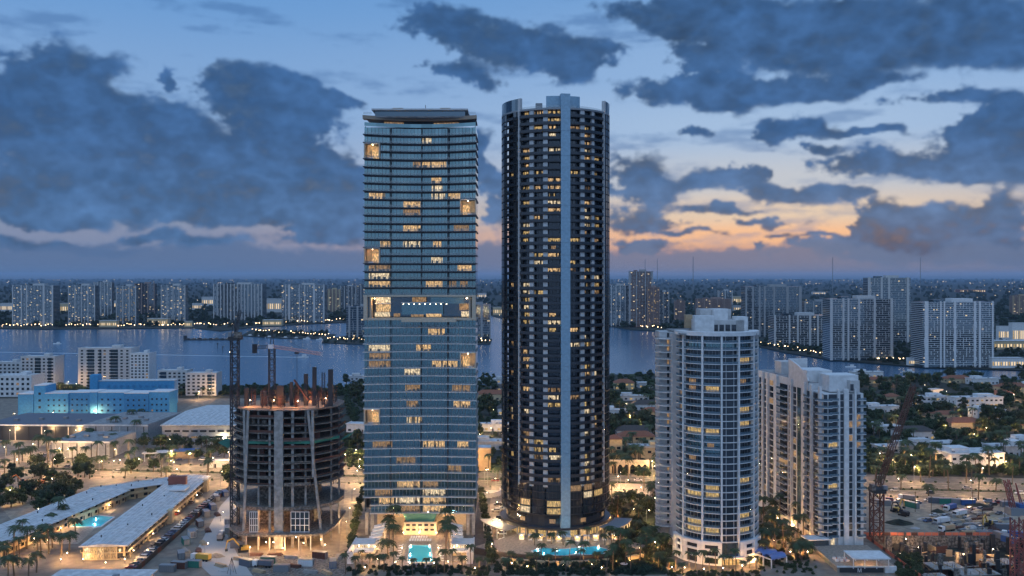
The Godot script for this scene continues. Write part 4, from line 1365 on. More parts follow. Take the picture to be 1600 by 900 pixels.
func make_far_shore() -> void:
	glow("far_window", Color(1.0, 0.74, 0.42), 0.9)
	mat("brown_wall", Color(0.16, 0.11, 0.10), 0.7)
	mat("brown_frame", Color(0.25, 0.18, 0.16), 0.7)
	var gl := "apartment towers along the far bay shore"
	var gr := "white apartment towers by the canal"
	far_tower("bay_tower", "broad slate blue tower with one pale bay, at the water's edge", 20, 82, 446, 509, 12, 30, "dark_glass", "pale_wall", 0.12, [[0.0, 0.03], [0.22, 0.03], [0.35, 0.03], [0.78, 0.05], [1.0, 0.04]], gl)
	far_tower("bay_tower", "dark slate tower with scattered lit flats in front of a paler twin", 107, 148, 446, 508, 9, 30, "dark_glass", "pale_wall", 0.12, even(5, 0.03), gl)
	far_tower("bay_tower", "pale grey slab tower behind the dark slate tower with lit flats", 147, 174, 441, 494, 7, 30, "dark_glass", "pale_wall", 0.04, even(6, 0.04), gl)
	far_tower("bay_tower", "slate tower with a column of lit stair windows above the promenade", 182, 212, 447, 506, 7, 29, "dark_glass", "pale_wall", 0.2, even(4, 0.05), gl)
	far_tower("bay_tower", "brownish tower with lit rooftop standing back from the promenade", 211, 241, 443, 491, 7, 28, "dark_glass", "brown_frame", 0.12, even(4, 0.05), gl)
	far_tower("bay_tower", "narrow dark blue tower over the lit waterside arcade", 252, 289, 446, 507, 8, 30, "dark_glass", "pale_wall", 0.14, even(5, 0.03), gl)
	far_tower("bay_tower", "wide grey ribbed tower with many vertical piers behind the marina", 334, 409, 444, 500, 16, 28, "dark_glass", "pale_wall", 0.05, even(15, 0.02), gl)
	far_tower("bay_tower", "wide tower with lit crown and two pale vertical bays above the inlet", 440, 506, 445, 504, 14, 28, "dark_glass", "pale_wall", 0.15, [[0.1, 0.02], [0.18, 0.05], [0.42, 0.02], [0.55, 0.02], [0.77, 0.05], [1.0, 0.03]], gl)
	far_tower("bay_tower", "low slender tower of bright ribs with a lit rooftop box", 508, 531, 452, 487, 5, 20, "brown_wall", "cream_wall", 0.1, even(5, 0.07), gl)
	far_tower("bay_tower", "hazy grey tower in the background beyond the ribbed tower", 532, 556, 447, 483, 6, 24, "dark_glass", "pale_wall", 0.05, even(5, 0.04), gl)
	far_tower("bay_tower", "hazy blue tower farthest back beyond the island offices", 557, 585, 446, 480, 6, 24, "dark_glass", "pale_wall", 0.05, even(5, 0.04), gl)
	var gi := "dark glass blocks on the bay island"
	far_tower("island_block", "dark blue glass block with white piers and roof on the bay island", 541, 590, 479, 527, 7, 13, "dark_glass", "grey_wall", 0.04, [[0.1, 0.06], [0.36, 0.06], [0.7, 0.06]], gi, 0.4, 0.5)
	far_tower("island_block", "dark blue glass block with white piers and roof on the bay island", 718, 766, 476, 530, 7, 14, "dark_glass", "grey_wall", 0.03, [[0.1, 0.05], [0.72, 0.07], [1.0, 0.04]], gi, 0.4, 0.5)
	var gm := "towers on the far shore beyond the round tower"
	far_tower("shore_tower", "grey glass tower beside the tall brown tower across the water", 948, 984, 446, 510, 8, 30, "dark_glass", "pale_wall", 0.1, even(6, 0.03), gm)
	far_tower("shore_tower", "tall stepped brown tower, highest on the far shore", 984, 1019, 424, 511, 8, 38, "brown_wall", "grey_wall", 0.08, [[0.0, 0.08], [0.3, 0.04], [0.7, 0.04], [1.0, 0.08]], gm)
	far_tower("shore_tower", "tower with a bright lit edge in front of a blue tower", 1012, 1030, 449, 512, 4, 30, "brown_wall", "brown_frame", 0.3, even(3, 0.06), gm)
	far_tower("shore_tower", "deep blue tower next to the one with a lit edge", 1029, 1045, 456, 509, 4, 26, "dark_glass", "pale_wall", 0.06, even(3, 0.06), gm)
	far_tower("shore_tower", "small brown tower in the middle distance beyond the shore road", 1054, 1070, 470, 500, 4, 15, "brown_wall", "brown_frame", 0.1, even(3, 0.06), gm)
	far_tower("shore_tower", "tan slab block with a lit rooftop beyond the white round-fronted tower", 1090, 1142, 467, 497, 10, 15, "brown_wall", "brown_frame", 0.12, even(6, 0.03), gm)
	far_tower("shore_tower", "dark stepped block on the skyline behind the tan slab block", 1122, 1144, 454, 476, 5, 14, "dark_glass", "pale_wall", 0.05, even(3, 0.06), gm)
	far_tower("canal_tower", "grey gridded tower with brown lit end bay behind the low canal block", 1166, 1253, 448, 526, 16, 30, "dark_glass", "grey_wall", 0.02, [[0.0, 0.03], [0.12, 0.03], [0.24, 0.03], [0.33, 0.03], [0.5, 0.03], [0.74, 0.04], [0.97, 0.05]], gr)
	far_tower("canal_tower", "short gridded block behind the low canal block", 1258, 1297, 471, 512, 8, 16, "dark_glass", "grey_wall", 0.02, even(4, 0.05), gr)
	far_tower("canal_tower", "tallest white tower with a lit crown behind the broad ribbed tower", 1358, 1423, 434, 535, 12, 36, "dark_glass", "pale_wall", 0.03, [[0.0, 0.06], [0.3, 0.05], [0.48, 0.05], [0.93, 0.06]], gr)
	far_tower("canal_tower", "low wide canal block with a flat white parapet", 1210, 1297, 493, 541, 16, 17, "dark_glass", "pale_wall", 0.02, [[0.01, 0.03], [0.27, 0.03], [0.42, 0.03], [0.64, 0.04], [0.78, 0.03], [0.98, 0.03]], gr)
	far_tower("canal_tower", "broad white ribbed tower with rounded bays beside the canal", 1298, 1396, 467, 563, 20, 32, "dark_glass", "pale_wall", 0.02, [[0.01, 0.04], [0.2, 0.03], [0.28, 0.03], [0.45, 0.03], [0.7, 0.03], [0.97, 0.04]], gr)
	far_tower("canal_tower", "broad white tower of many balconies standing alone by the canal road", 1442, 1553, 472, 574, 22, 33, "dark_glass", "white_wall", 0.02, [[0.05, 0.05], [0.25, 0.02], [0.3, 0.02], [0.45, 0.03], [0.73, 0.03], [0.8, 0.03], [0.98, 0.02]], gr)
	far_tower("canal_tower", "brown lit tower at the far end of the canal road", 1583, 1612, 462, 492, 6, 14, "brown_wall", "tan_wall", 0.15, even(4, 0.06), gr)
	# low buildings among the trees inland: px range, top, foot, wall
	var low := [[0, 22, 474, 487, "pale_wall"], [84, 107, 474, 489, "cream_wall"], [172, 184, 470, 482, "pale_wall"], [300, 316, 474, 484, "pale_wall"], [315, 333, 464, 478, "pale_wall"], [408, 440, 467, 488, "pale_wall"], [1143, 1166, 463, 475, "cream_wall"], [1146, 1166, 478, 486, "grey_wall"], [1423, 1442, 476, 492, "pale_wall"], [1560, 1580, 510, 533, "white_wall"], [1582, 1612, 505, 538, "white_wall"], [1553, 1612, 533, 546, "cream_wall"], [745, 760, 458, 466, "pale_wall"], [770, 785, 480, 492, "cream_wall"], [1420, 1445, 560, 571, "white_wall"], [1550, 1600, 560, 575, "white_wall"], [60, 90, 452, 456, "pale_wall"], [560, 600, 455, 459, "pale_wall"], [1500, 1540, 452, 457, "red_wall"], [1270, 1290, 456, 460, "pale_wall"], [230, 262, 498, 509, "cream_wall"], [155, 182, 501, 511, "cream_wall"], [288, 300, 502, 511, "cream_wall"], [410, 440, 500, 509, "cream_wall"]]
	for q in low:
		var d := dep(q[3])
		var w: float = (q[1] - q[0]) / F * d
		var h := Y(q[2], d)
		var lp := Vector3(X((q[0] + q[1]) / 2.0, d), 0, -d)
		var where := near(lp, 1500.0)
		var t := thing("low_building", "low %s building %s" % [{"pale_wall": "pale", "cream_wall": "cream lit", "grey_wall": "grey", "white_wall": "white", "red_wall": "reddish"}[q[4]], where if where else "among far trees"], "building", "low buildings inland across the bay", Vector3(X((q[0] + q[1]) / 2.0, d), 0, -d))
		bx(t, "wall", M[q[4]], Vector3(0, h / 2, -w * 0.2), Vector3(w, h, w * 0.4))
		bx(t, "roof", M.white_roof, Vector3(0, h + 0.3, -w * 0.2), Vector3(w * 1.02, 0.6, w * 0.42))
		var n := clampi(int((q[1] - q[0]) / 3.0), 3, 12)
		for k in n:
			bx(t, "lit_window", M.far_window if k % 3 else M.lit_gold, Vector3(((k + 0.5) / n - 0.5) * w, h * 0.45, 0.1), Vector3(w / n * 0.5, h * 0.4, 0.3))
	for q in [[1008, 405, 4.0], [1027, 404, 4.0], [1083, 401, 5.0], [1301, 402, 5.0], [1438, 402, 5.0]]:
		var d := 6200.0
		var t := thing("radio_mast", "thin radio mast rising over the flat horizon", "mast", "radio masts on the horizon", Vector3(X(q[0], d), 0, -d))
		var b := MB.new()
		b.tube(Vector3.ZERO, Vector3(0, Y(q[1], d), 0), q[2] * 0.5, q[2] * 0.35, 4)
		part(t, "shaft", b.done(), M.grey_metal)
	# lights sown over the land: nobody could count them
	var r2 := RandomNumberGenerator.new()
	r2.seed = 71
	var at := []
	for k in 420:
		var py := 437.5 + pow(r2.randf(), 2.2) * 62.0
		var px := r2.randf_range(-40, 1640)
		var d := dep(py)
		if py > 490 and px > 280 and px < 1100:
			continue
		at.append([Vector3(X(px, d), r2.randf_range(6, 14), -d), d / 1500.0 * r2.randf_range(0.2, 0.6)])
	for k in 20:  # clusters: car parks and shopping streets
		var py := 439.0 + pow(r2.randf(), 1.6) * 40.0
		var px := r2.randf_range(0, 1600)
		for j in 9:
			var d := dep(py + r2.randf_range(-0.8, 0.8))
			at.append([Vector3(X(px + r2.randfn(0, 11), d), 9, -d), d / 1500.0 * r2.randf_range(0.2, 0.6)])
	scatter_lights("distant_street_lights", at, M.far_bulb)
	# lights along the far water's edge
	at = []
	var rim := [[0, 511.5, 300, 511], [300, 510.5, 400, 510], [392, 520, 515, 527], [400, 509, 560, 501], [510, 533, 580, 535], [742, 535, 768, 535], [950, 508, 1035, 515.5], [1180, 538, 1300, 560], [1300, 560.5, 1600, 575.5], [770, 491, 785, 497]]
	for q in rim:
		var n := int((q[2] - q[0]) / 4.5)
		for k in n:
			var u := (k + r2.randf()) / n
			var py: float = lerpf(q[1], q[3], u) - r2.randf_range(0.3, 2.0)
			var d := dep(py)
			at.append([Vector3(X(lerpf(q[0], q[2], u), d), r2.randf_range(2.5, 6), -d), r2.randf_range(0.5, 1.0) * d / 2000.0])
	scatter_lights("waterside_lights", at, M.shore_bulb)


func scatter_lights(called: String, at: Array, m: Material) -> void:
	var mm := MultiMesh.new()
	mm.transform_format = MultiMesh.TRANSFORM_3D
	var s := SphereMesh.new()
	s.radius = 1.0
	s.height = 2.0
	s.radial_segments = 6
	s.rings = 3
	mm.mesh = s
	mm.instance_count = at.size()
	for k in at.size():
		mm.set_instance_transform(k, Transform3D(Basis.from_scale(Vector3.ONE * at[k][1]), at[k][0]))
	var o := MultiMeshInstance3D.new()
	o.name = called
	o.multimesh = mm
	o.material_override = m
	o.set_meta("kind", "stuff")
	tag(o, "pinpoints of warm light scattered over the dark land" if called == "distant_street_lights" else "warm lamps strung along the far water's edge", "lights")
	add_child(o)


# ---- plants ----
var palms := []
var trees := []
var crown_meshes := []


func palm_crown(salt: int, n: int, reach: float) -> ArrayMesh:
	var b := MB.new()
	b.tinted = true
	var r2 := RandomNumberGenerator.new()
	r2.seed = salt
	for k in n:
		var a := TAU * k / n + r2.randf_range(-0.2, 0.2)
		var lift := r2.randf_range(-0.5, 0.9)
		var l := reach * r2.randf_range(0.8, 1.1)
		var out := Vector3(cos(a), 0, sin(a))
		var sidev := Vector3(-sin(a), 0, cos(a))
		var g := r2.randf_range(0.65, 1.3)
		b.tint = Color(g * r2.randf_range(0.9, 1.25), g, g * 0.85)
		var p := Vector3.ZERO
		var steps := 7
		for j in steps:
			var u := float(j + 1) / steps
			var q := out * l * u * (1.0 - 0.12 * u) + Vector3.UP * (lift * l * 0.55 * u - l * 0.62 * u * u)
			var w := l * 0.2 * sin(PI * clampf(0.12 + u * 0.86, 0, 1)) + 0.08
			for s in [-1.0, 1.0]:
				var tip: Vector3 = (p + q) * 0.5 + sidev * s * w + out * w * 0.5 - Vector3.UP * w * 0.55
				b.tri(p, q, tip)
				b.tri(p.lerp(q, 0.5), q, tip + out * w * 0.35)
			p = q
	return b.done()


func leafy_crown(salt: int, w: float, h: float, clumps: int, leaves: int, leaf: float) -> ArrayMesh:
	var b := MB.new()
	b.tinted = true
	var r2 := RandomNumberGenerator.new()
	r2.seed = salt
	for k in clumps:
		var a := r2.randf() * TAU
		var rad := sqrt(r2.randf()) * 0.78
		var up := r2.randf_range(-0.65, 0.85)
		var lim := sqrt(maxf(0.0, 1.0 - up * up * 0.8))
		var c := Vector3(cos(a) * rad * w * lim, up * h, sin(a) * rad * w * lim)
		var cr := w * r2.randf_range(0.22, 0.4)
		var g := r2.randf_range(0.6, 1.4)
		for j in leaves:
			var d := Vector3(r2.randfn(), r2.randfn() * 0.8, r2.randfn()).normalized()
			var p := c + d * cr * r2.randf_range(0.55, 1.05)
			var x := d.cross(Vector3(r2.randfn(), r2.randfn(), r2.randfn())).normalized() * leaf * r2.randf_range(0.6, 1.3)
			var y := d.cross(x).normalized() * leaf * r2.randf_range(0.5, 1.1) + d * leaf * r2.randf_range(-0.4, 0.4)
			var v := g * r2.randf_range(0.75, 1.25)
			b.tint = Color(v * r2.randf_range(0.9, 1.15), v, v * r2.randf_range(0.75, 1.0))
			b.tri(p - x - y, p + x - y * 0.6, p + y)
			b.tri(p + x * 0.6 - y, p + x + y * 0.7, p - x * 0.5 + y * 0.9)
	return b.done()


func make_plant_kinds() -> void:
	for k in 4:
		var h := [11.0, 8.5, 13.0, 7.0][k] as float
		var t := Node3D.new()
		t.set_meta("base_name", "palm_tree")
		tag(t, "", "palm tree", "palm trees")
		var b := MB.new()
		var lean := [0.5, -0.3, 0.8, -0.6][k] as float
		var p := Vector3(0, -0.2, 0)
		for j in 6:
			var u := (j + 1) / 6.0
			var q := Vector3(lean * u * u, h * u, 0.2 * sin(u * 3.0))
			b.tube(p, q, lerpf(0.32, 0.2, j / 6.0), lerpf(0.32, 0.2, u), 6, false)
			p = q
		part(t, "trunk", b.done(), M.trunk)
		part(t, "crown", palm_crown(100 + k, 24 + k * 2, 3.9 + k * 0.3), M["leaf_%d" % (k % 2)], Transform3D(Basis.IDENTITY, p))
		palms.append(t)
	for k in 5:
		var w := [4.2, 5.0, 3.4, 5.6, 4.4][k] as float
		var h := [3.2, 3.4, 3.8, 3.6, 3.0][k] as float
		var t := Node3D.new()
		t.set_meta("base_name", "broadleaf_tree")
		tag(t, "", "tree", "broadleaf trees")
		var b := MB.new()
		var fork := 2.2 + 0.3 * k
		b.tube(Vector3(0, -0.2, 0), Vector3(0.1, fork, 0), 0.38, 0.26, 6, false)
		for j in 4:
			var a := TAU * j / 4.0 + k
			b.tube(Vector3(0.1, fork - 0.1, 0), Vector3(cos(a) * w * 0.5, fork + h * 0.9, sin(a) * w * 0.5), 0.2, 0.07, 5, false)
		part(t, "trunk", b.done(), M.trunk)
		var cm := leafy_crown(200 + k, w, h, 26, 40, 0.46)
		crown_meshes.append(cm)
		part(t, "crown", cm, M["leaf_%d" % (k % 4)], Transform3D(Basis.IDENTITY, Vector3(0, fork + h * 0.75, 0)))
		trees.append(t)


func palm_at(p: Vector3, label: String, size := 1.0) -> void:
	var k := rng.randi() % 4
	var s := size * rng.randf_range(0.85, 1.12)
	var where := near(p)
	copy(palms[k], p, rng.randf() * TAU, s, "%s palm tree %s" % [["slim curved", "stocky", "very tall", "young"][k], where] if where else label)


func tree_at(p: Vector3, label: String, size := 1.0) -> void:
	var k := rng.randi() % 5
	var s := size * rng.randf_range(0.8, 1.2)
	var where := near(p)
	copy(trees[k], p, rng.randf() * TAU, s, "%s%s tree %s" % ["small " if s < 0.7 else ("tall " if s > 1.2 else ""), ["rounded", "broad", "slender upright", "wide spreading", "bushy low"][k], where] if where else label)


func woods(called: String, label: String, at: Array, m: Material) -> void:  # a far wood: one mass of crowns
	for k in 2:
		var mm := MultiMesh.new()
		mm.transform_format = MultiMesh.TRANSFORM_3D
		mm.mesh = crown_meshes[k * 2]
		var mine := []
		for j in at.size():
			if j % 2 == k:
				mine.append(at[j])
		mm.instance_count = mine.size()
		for j in mine.size():
			var s: float = mine[j][1]
			mm.set_instance_transform(j, Transform3D(Basis(Vector3.UP, j * 2.4) * Basis.from_scale(Vector3(s, s * 0.85, s)), mine[j][0] + Vector3(0, s * 2.0, 0)))
		var o := MultiMeshInstance3D.new()
		o.name = numbered(called)
		o.multimesh = mm
		o.material_override = m
		o.set_meta("kind", "stuff")
		tag(o, label, "woodland")
		add_child(o)


func more_palms(label: String, at: Array) -> void:  # the palms past those built one by one: a mass of smaller, farther ones
	var src: Node3D = palms[1]
	var m := ArrayMesh.new()
	for k in 2:
		var c: MeshInstance3D = src.get_child(k)
		var st := SurfaceTool.new()
		st.append_from(c.mesh, 0, c.transform)
		st.commit(m)
		m.surface_set_material(k, c.material_override)
	var mm := MultiMesh.new()
	mm.transform_format = MultiMesh.TRANSFORM_3D
	mm.mesh = m
	mm.instance_count = at.size()
	for k in at.size():
		mm.set_instance_transform(k, Transform3D(Basis(Vector3.UP, k * 1.7) * Basis.from_scale(Vector3.ONE * at[k][1]), at[k][0]))
	var o := MultiMeshInstance3D.new()
	o.name = numbered("palm_mass")
	o.multimesh = mm
	o.set_meta("kind", "stuff")
	tag(o, label, "palms")
	add_child(o)


func make_far_woods() -> void:
	var r2 := RandomNumberGenerator.new()
	r2.seed = 12
	var at := []
	# thick belts inland, thinning towards the horizon
	for k in 5200:
		var py := 437.0 + pow(r2.randf(), 1.5) * 80.0
		var px := r2.randf_range(-120, 1720)
		var edge := shore_y(px)
		if py > edge - 1.5:
			continue
		var d := dep(py)
		at.append([Vector3(X(px, d), 0, -d), r2.randf_range(1.1, 2.3) * (1.0 + d / 9000.0)])
	# along the canal bank on the right
	for k in 900:
		var px := r2.randf_range(1150, 1720)
		var py := shore_y(px) - r2.randf_range(1.5, 60)
		var d := dep(py)
		at.append([Vector3(X(px, d), 0, -d), r2.randf_range(0.8, 1.5)])
	# the two low islands
	for k in 130:
		var px := r2.randf_range(398, 512)
		var d := dep(lerpf(518, 526, r2.randf()))
		at.append([Vector3(X(px, d), 0, -d), r2.randf_range(0.5, 1.1)])
	for k in 70:
		var px := r2.randf_range(506, 766)
		var d := dep(r2.randf_range(529, 536))
		at.append([Vector3(X(px, d), 0, -d), r2.randf_range(0.5, 1.0)])
	woods("far_wood", "dark mass of trees covering the flat land across the bay", at, M.leaf_2)


func shore_y(px: float) -> float:
	var s := [[-900, 513], [0, 513], [300, 512], [345, 517], [395, 511], [480, 506], [555, 503], [600, 496], [720, 492], [768, 493], [790, 499], [950, 509], [985, 515], [1035, 517], [1100, 522], [1185, 541], [1230, 551], [1300, 562], [1450, 574], [1600, 578], [2300, 580]]
	for k in range(1, s.size()):
		if px < s[k][0]:
			return lerpf(s[k - 1][1], s[k][1], (px - s[k - 1][0]) / (s[k][0] - s[k - 1][0]))
	return 580.0


# ---- roads, lamps, cars, houses ----
var blocked := []
var car_kinds := {}
const AV0 := Vector3(-360, 0, -581)
const AV1 := Vector3(330, 0, -503)


func block(p: Vector3, r: float) -> void:
	blocked.append(Vector3(p.x, p.z, r))


func free_at(p: Vector3, r: float) -> bool:
	for b in blocked:
		if absf(b.x - p.x) < b.z + r and absf(b.y - p.z) < b.z + r and Vector2(b.x - p.x, b.y - p.z).length() < b.z + r:
			return false
	return true


func along(a: Vector3, c: Vector3, w0: float, w1: float) -> PackedVector2Array:  # a strip beside the line a-c, between the offsets w0 and w1 (to the right)
	var u := (c - a).normalized()
	var n := Vector3(-u.z, 0, u.x)
	var q := PackedVector2Array()
	for p in [a + n * w0, c + n * w0, c + n * w1, a + n * w1]:
		q.append(Vector2(p.x, p.z))
	return q


func strip(called: String, m: Material, a: Vector3, c: Vector3, w0: float, w1: float, y: float, thick := 0.2) -> MeshInstance3D:
	var b := MB.new()
	b.prism(along(a, c, w0, w1), y - thick, y)
	return structure(called, b.done(), m)


func lamp_at(p: Vector3, energy := 70.0, h := 8.5, label := "slim street lamp with one warm light over the avenue", turn := 0.0, color := Color(1.0, 0.79, 0.54)) -> void:
	var where := near(p, 55.0)
	var t := thing("street_lamp", "%s %s" % ["tall lit street lamp" if h > 9 else ("lit street lamp" if h > 6 else "short lit lamp"), where] if where else label, "street lamp", "lit street lamps", p, turn)
	cyl(t, "pole", M.grey_metal, Vector3(0, h / 2, 0), 0.11, h)
	bx(t, "arm", M.grey_metal, Vector3(0.7, h, 0), Vector3(1.5, 0.12, 0.12))
	var head := node(t, "lamp_head", Vector3(1.3, h, 0))
	bx(head, "housing", M.grey_metal, Vector3(0, 0.02, 0), Vector3(0.9, 0.14, 0.36))
	globe(head, "bulb", M.lamp_bulb, Vector3(0, -0.24, 0), 0.17)
	lamp_light(head, Vector3(0, -0.24, 0), energy, color)


func bollard_at(p: Vector3, energy := 14.0, label := "low garden lamp glowing among the planting") -> void:
	var where := near(p, 40.0)
	var t := thing("garden_lamp", "low glowing lamp " + where if where else label, "garden lamp", "low garden lamps", p)
	cyl(t, "post", M.dark_metal, Vector3(0, 0.7, 0), 0.07, 1.4)
	globe(t, "bulb", M.lamp_bulb, Vector3(0, 1.6, 0), 0.17)
	lamp_light(t, Vector3(0, 1.6, 0), energy, Color(1.0, 0.74, 0.44))


func make_cars() -> void:
	var paint := {"white": Color(0.62, 0.63, 0.64), "silver": Color(0.3, 0.31, 0.33), "black": Color(0.02, 0.021, 0.024), "grey": Color(0.1, 0.105, 0.115), "blue": Color(0.03, 0.06, 0.16), "red": Color(0.25, 0.02, 0.02)}
	var wheel := MB.new()
	wheel.tube(Vector3(-0.11, 0, 0), Vector3(0.11, 0, 0), 0.33, 0.33, 10)
	var wheel_m := wheel.done()
	for c in paint:
		var m := mat("paint_" + c, paint[c], 0.3, 0.2)
		m.clearcoat_enabled = true
		m.clearcoat = 0.6
		for kind in ["saloon", "suv"]:
			var t := Node3D.new()
			t.set_meta("base_name", "parked_car")
			tag(t, "", "car", "parked cars")
			var tall := 0.25 if kind == "suv" else 0.0
			var b := MB.new()
			var side := [Vector2(-2.25, 0.35), Vector2(-2.3, 0.72 + tall * 0.5), Vector2(-1.2, 0.92 + tall * 0.6), Vector2(1.5, 0.95 + tall * 0.8), Vector2(2.2, 0.86 + tall), Vector2(2.25, 0.4)]
			for k in side.size():
				var p: Vector2 = side[k]
				var q: Vector2 = side[(k + 1) % side.size()]
				b.quad(Vector3(0.88, p.y, p.x), Vector3(-0.88, p.y, p.x), Vector3(-0.88, q.y, q.x), Vector3(0.88, q.y, q.x))
			for s in [-0.88, 0.88]:
				for k in range(1, side.size() - 1):
					b.tri(Vector3(s, side[0].y, side[0].x), Vector3(s, side[k].y, side[k].x), Vector3(s, side[k + 1].y, side[k + 1].x))
			part(t, "body", b.done(), m)
			b = MB.new()
			var y0 := 0.9 + tall * 0.6
			var y1 := 1.38 + tall * 1.4
			var lo := [-1.2, 1.75 if tall == 0.0 else 2.15]
			var hi := [-0.5, 1.0 if tall == 0.0 else 1.85]
			for s in [-1, 1]:
				b.quad(Vector3(s * 0.84, y0, lo[0]), Vector3(s * 0.84, y0, lo[1]), Vector3(s * 0.66, y1, hi[1]), Vector3(s * 0.66, y1, hi[0]))
			b.quad(Vector3(-0.84, y0, lo[0]), Vector3(0.84, y0, lo[0]), Vector3(0.66, y1, hi[0]), Vector3(-0.66, y1, hi[0]))
			b.quad(Vector3(0.84, y0, lo[1]), Vector3(-0.84, y0, lo[1]), Vector3(-0.66, y1, hi[1]), Vector3(0.66, y1, hi[1]))
			part(t, "windows", b.done(), M.window_glass)
			bx(t, "roof", m, Vector3(0, y1 + 0.02, (hi[0] + hi[1]) / 2), Vector3(1.36, 0.06, hi[1] - hi[0] + 0.1))
			for x in [-0.82, 0.82]:
				for z in [-1.4, 1.4]:
					var wh := node(t, "wheel", Vector3(x, 0.33, z))
					part(wh, "tyre", wheel_m, M.tyre)
					part(wh, "rim", unit_box, M.grey_metal, Transform3D(Basis.from_scale(Vector3(0.25, 0.34, 0.34)), Vector3.ZERO))
				bx(t, "headlight", M.white_metal, Vector3(x * 0.75, 0.66, -2.27), Vector3(0.36, 0.14, 0.08))
				bx(t, "taillight", M.crane_red, Vector3(x * 0.8, 0.75 + tall * 0.5, 2.25), Vector3(0.3, 0.16, 0.08))
			car_kinds[c + " " + kind] = t


func car_at(p: Vector3, turn: float, where: String) -> void:
	var c: String = ["white", "silver", "black", "grey", "grey", "black", "silver", "white", "blue", "red"][rng.randi() % 10]
	var kind := "suv" if rng.randf() < 0.45 else "saloon"
	copy(car_kinds[c + " " + kind], p + Vector3(0, 0.03, 0), turn, 1.0, "%s %s %s" % [c, "off-road car" if kind == "suv" else "saloon car", where])


func house(px: float, py: float, w: float, d: float, h: float, kind: String, label: String, turn := 0.0, lit := 0.35) -> void:
	var p := G(px, py)
	var t := thing("house", label, "house", "houses among the trees inland of the avenue", p, turn)
	block(p - Vector3(0, 0, d / 2), maxf(w, d) * 0.5)
	landmark(p - Vector3(0, 0, d / 2), label)
	var wall: Material = {"flat": M.white_wall, "grey": M.pale_wall, "clay": M.cream_wall, "dark": M.white_wall, "cream": M.cream_wall, "tan": M.tan_wall}[kind]
	var ridge := kind in ["clay", "dark"]
	bx(t, "wall", wall, Vector3(0, h / 2, -d / 2), Vector3(w, h, d))
	if ridge:
		var b := MB.new()
		var e := 0.7
		var rh := d * 0.26
		var q := [Vector3(-w / 2 - e, h, e), Vector3(w / 2 + e, h, e), Vector3(w / 2 + e, h, -d - e), Vector3(-w / 2 - e, h, -d - e)]
		var a := Vector3(-w / 2 + d * 0.42, h + rh, -d / 2)
		var c := Vector3(w / 2 - d * 0.42, h + rh, -d / 2)
		b.quad(q[0], q[1], c, a)
		b.quad(q[2], q[3], a, c)
		b.tri(q[1], q[2], c)
		b.tri(q[3], q[0], a)
		b.quad(q[3], q[2], q[1], q[0])
		part(t, "roof", b.done(), M.clay_roof if kind == "clay" else M.dark_roof)
	else:
		var top := node(t, "roof", Vector3(0, h, 0))
		bx(top, "roof_deck", M.white_roof, Vector3(0, 0.12, -d / 2), Vector3(w + 0.8, 0.25, d + 0.8))
		for s in [-1, 1]:
			bx(top, "parapet", wall, Vector3(s * (w / 2 + 0.25), 0.5, -d / 2), Vector3(0.3, 0.5, d + 0.8))
		bx(top, "parapet", wall, Vector3(0, 0.5, 0.25), Vector3(w + 0.2, 0.5, 0.3))
		if w > 22:
			bx(t, "upper_room", wall, Vector3(w * 0.2 * (1 if int(px) % 2 else -1), h + 1.4, -d * 0.6), Vector3(w * 0.34, 2.6, d * 0.5))
			for k in 3:
				bx(top, "roof_unit", M.grey_metal, Vector3(w * (-0.35 + k * 0.27), 0.7, -d * (0.3 + 0.15 * (k % 2))), Vector3(1.4, 0.9, 1.4))
	var rows := 2 if h > 6 else 1
	var n := maxi(2, int(w / 4.2))
	for r in rows:
		for k in n:
			var gap := r == 0 and k == n / 2
			bx(t, "door" if gap else "window", M.trunk if gap else (M.lit_gold if rng.randf() < lit else M.window_glass), Vector3(((k + 0.5) / n - 0.5) * w, (1.1 if gap else 1.7) + r * h / 2, 0.04), Vector3(1.1 if gap else minf(2.2, w / n * 0.55), 2.1 if gap else 1.5, 0.12))
	for k in 2:
		bx(t, "window", M.window_glass, Vector3(-w / 2 - 0.04, h * 0.55, -d * (0.3 + 0.4 * k)), Vector3(0.12, 1.4, 1.6))


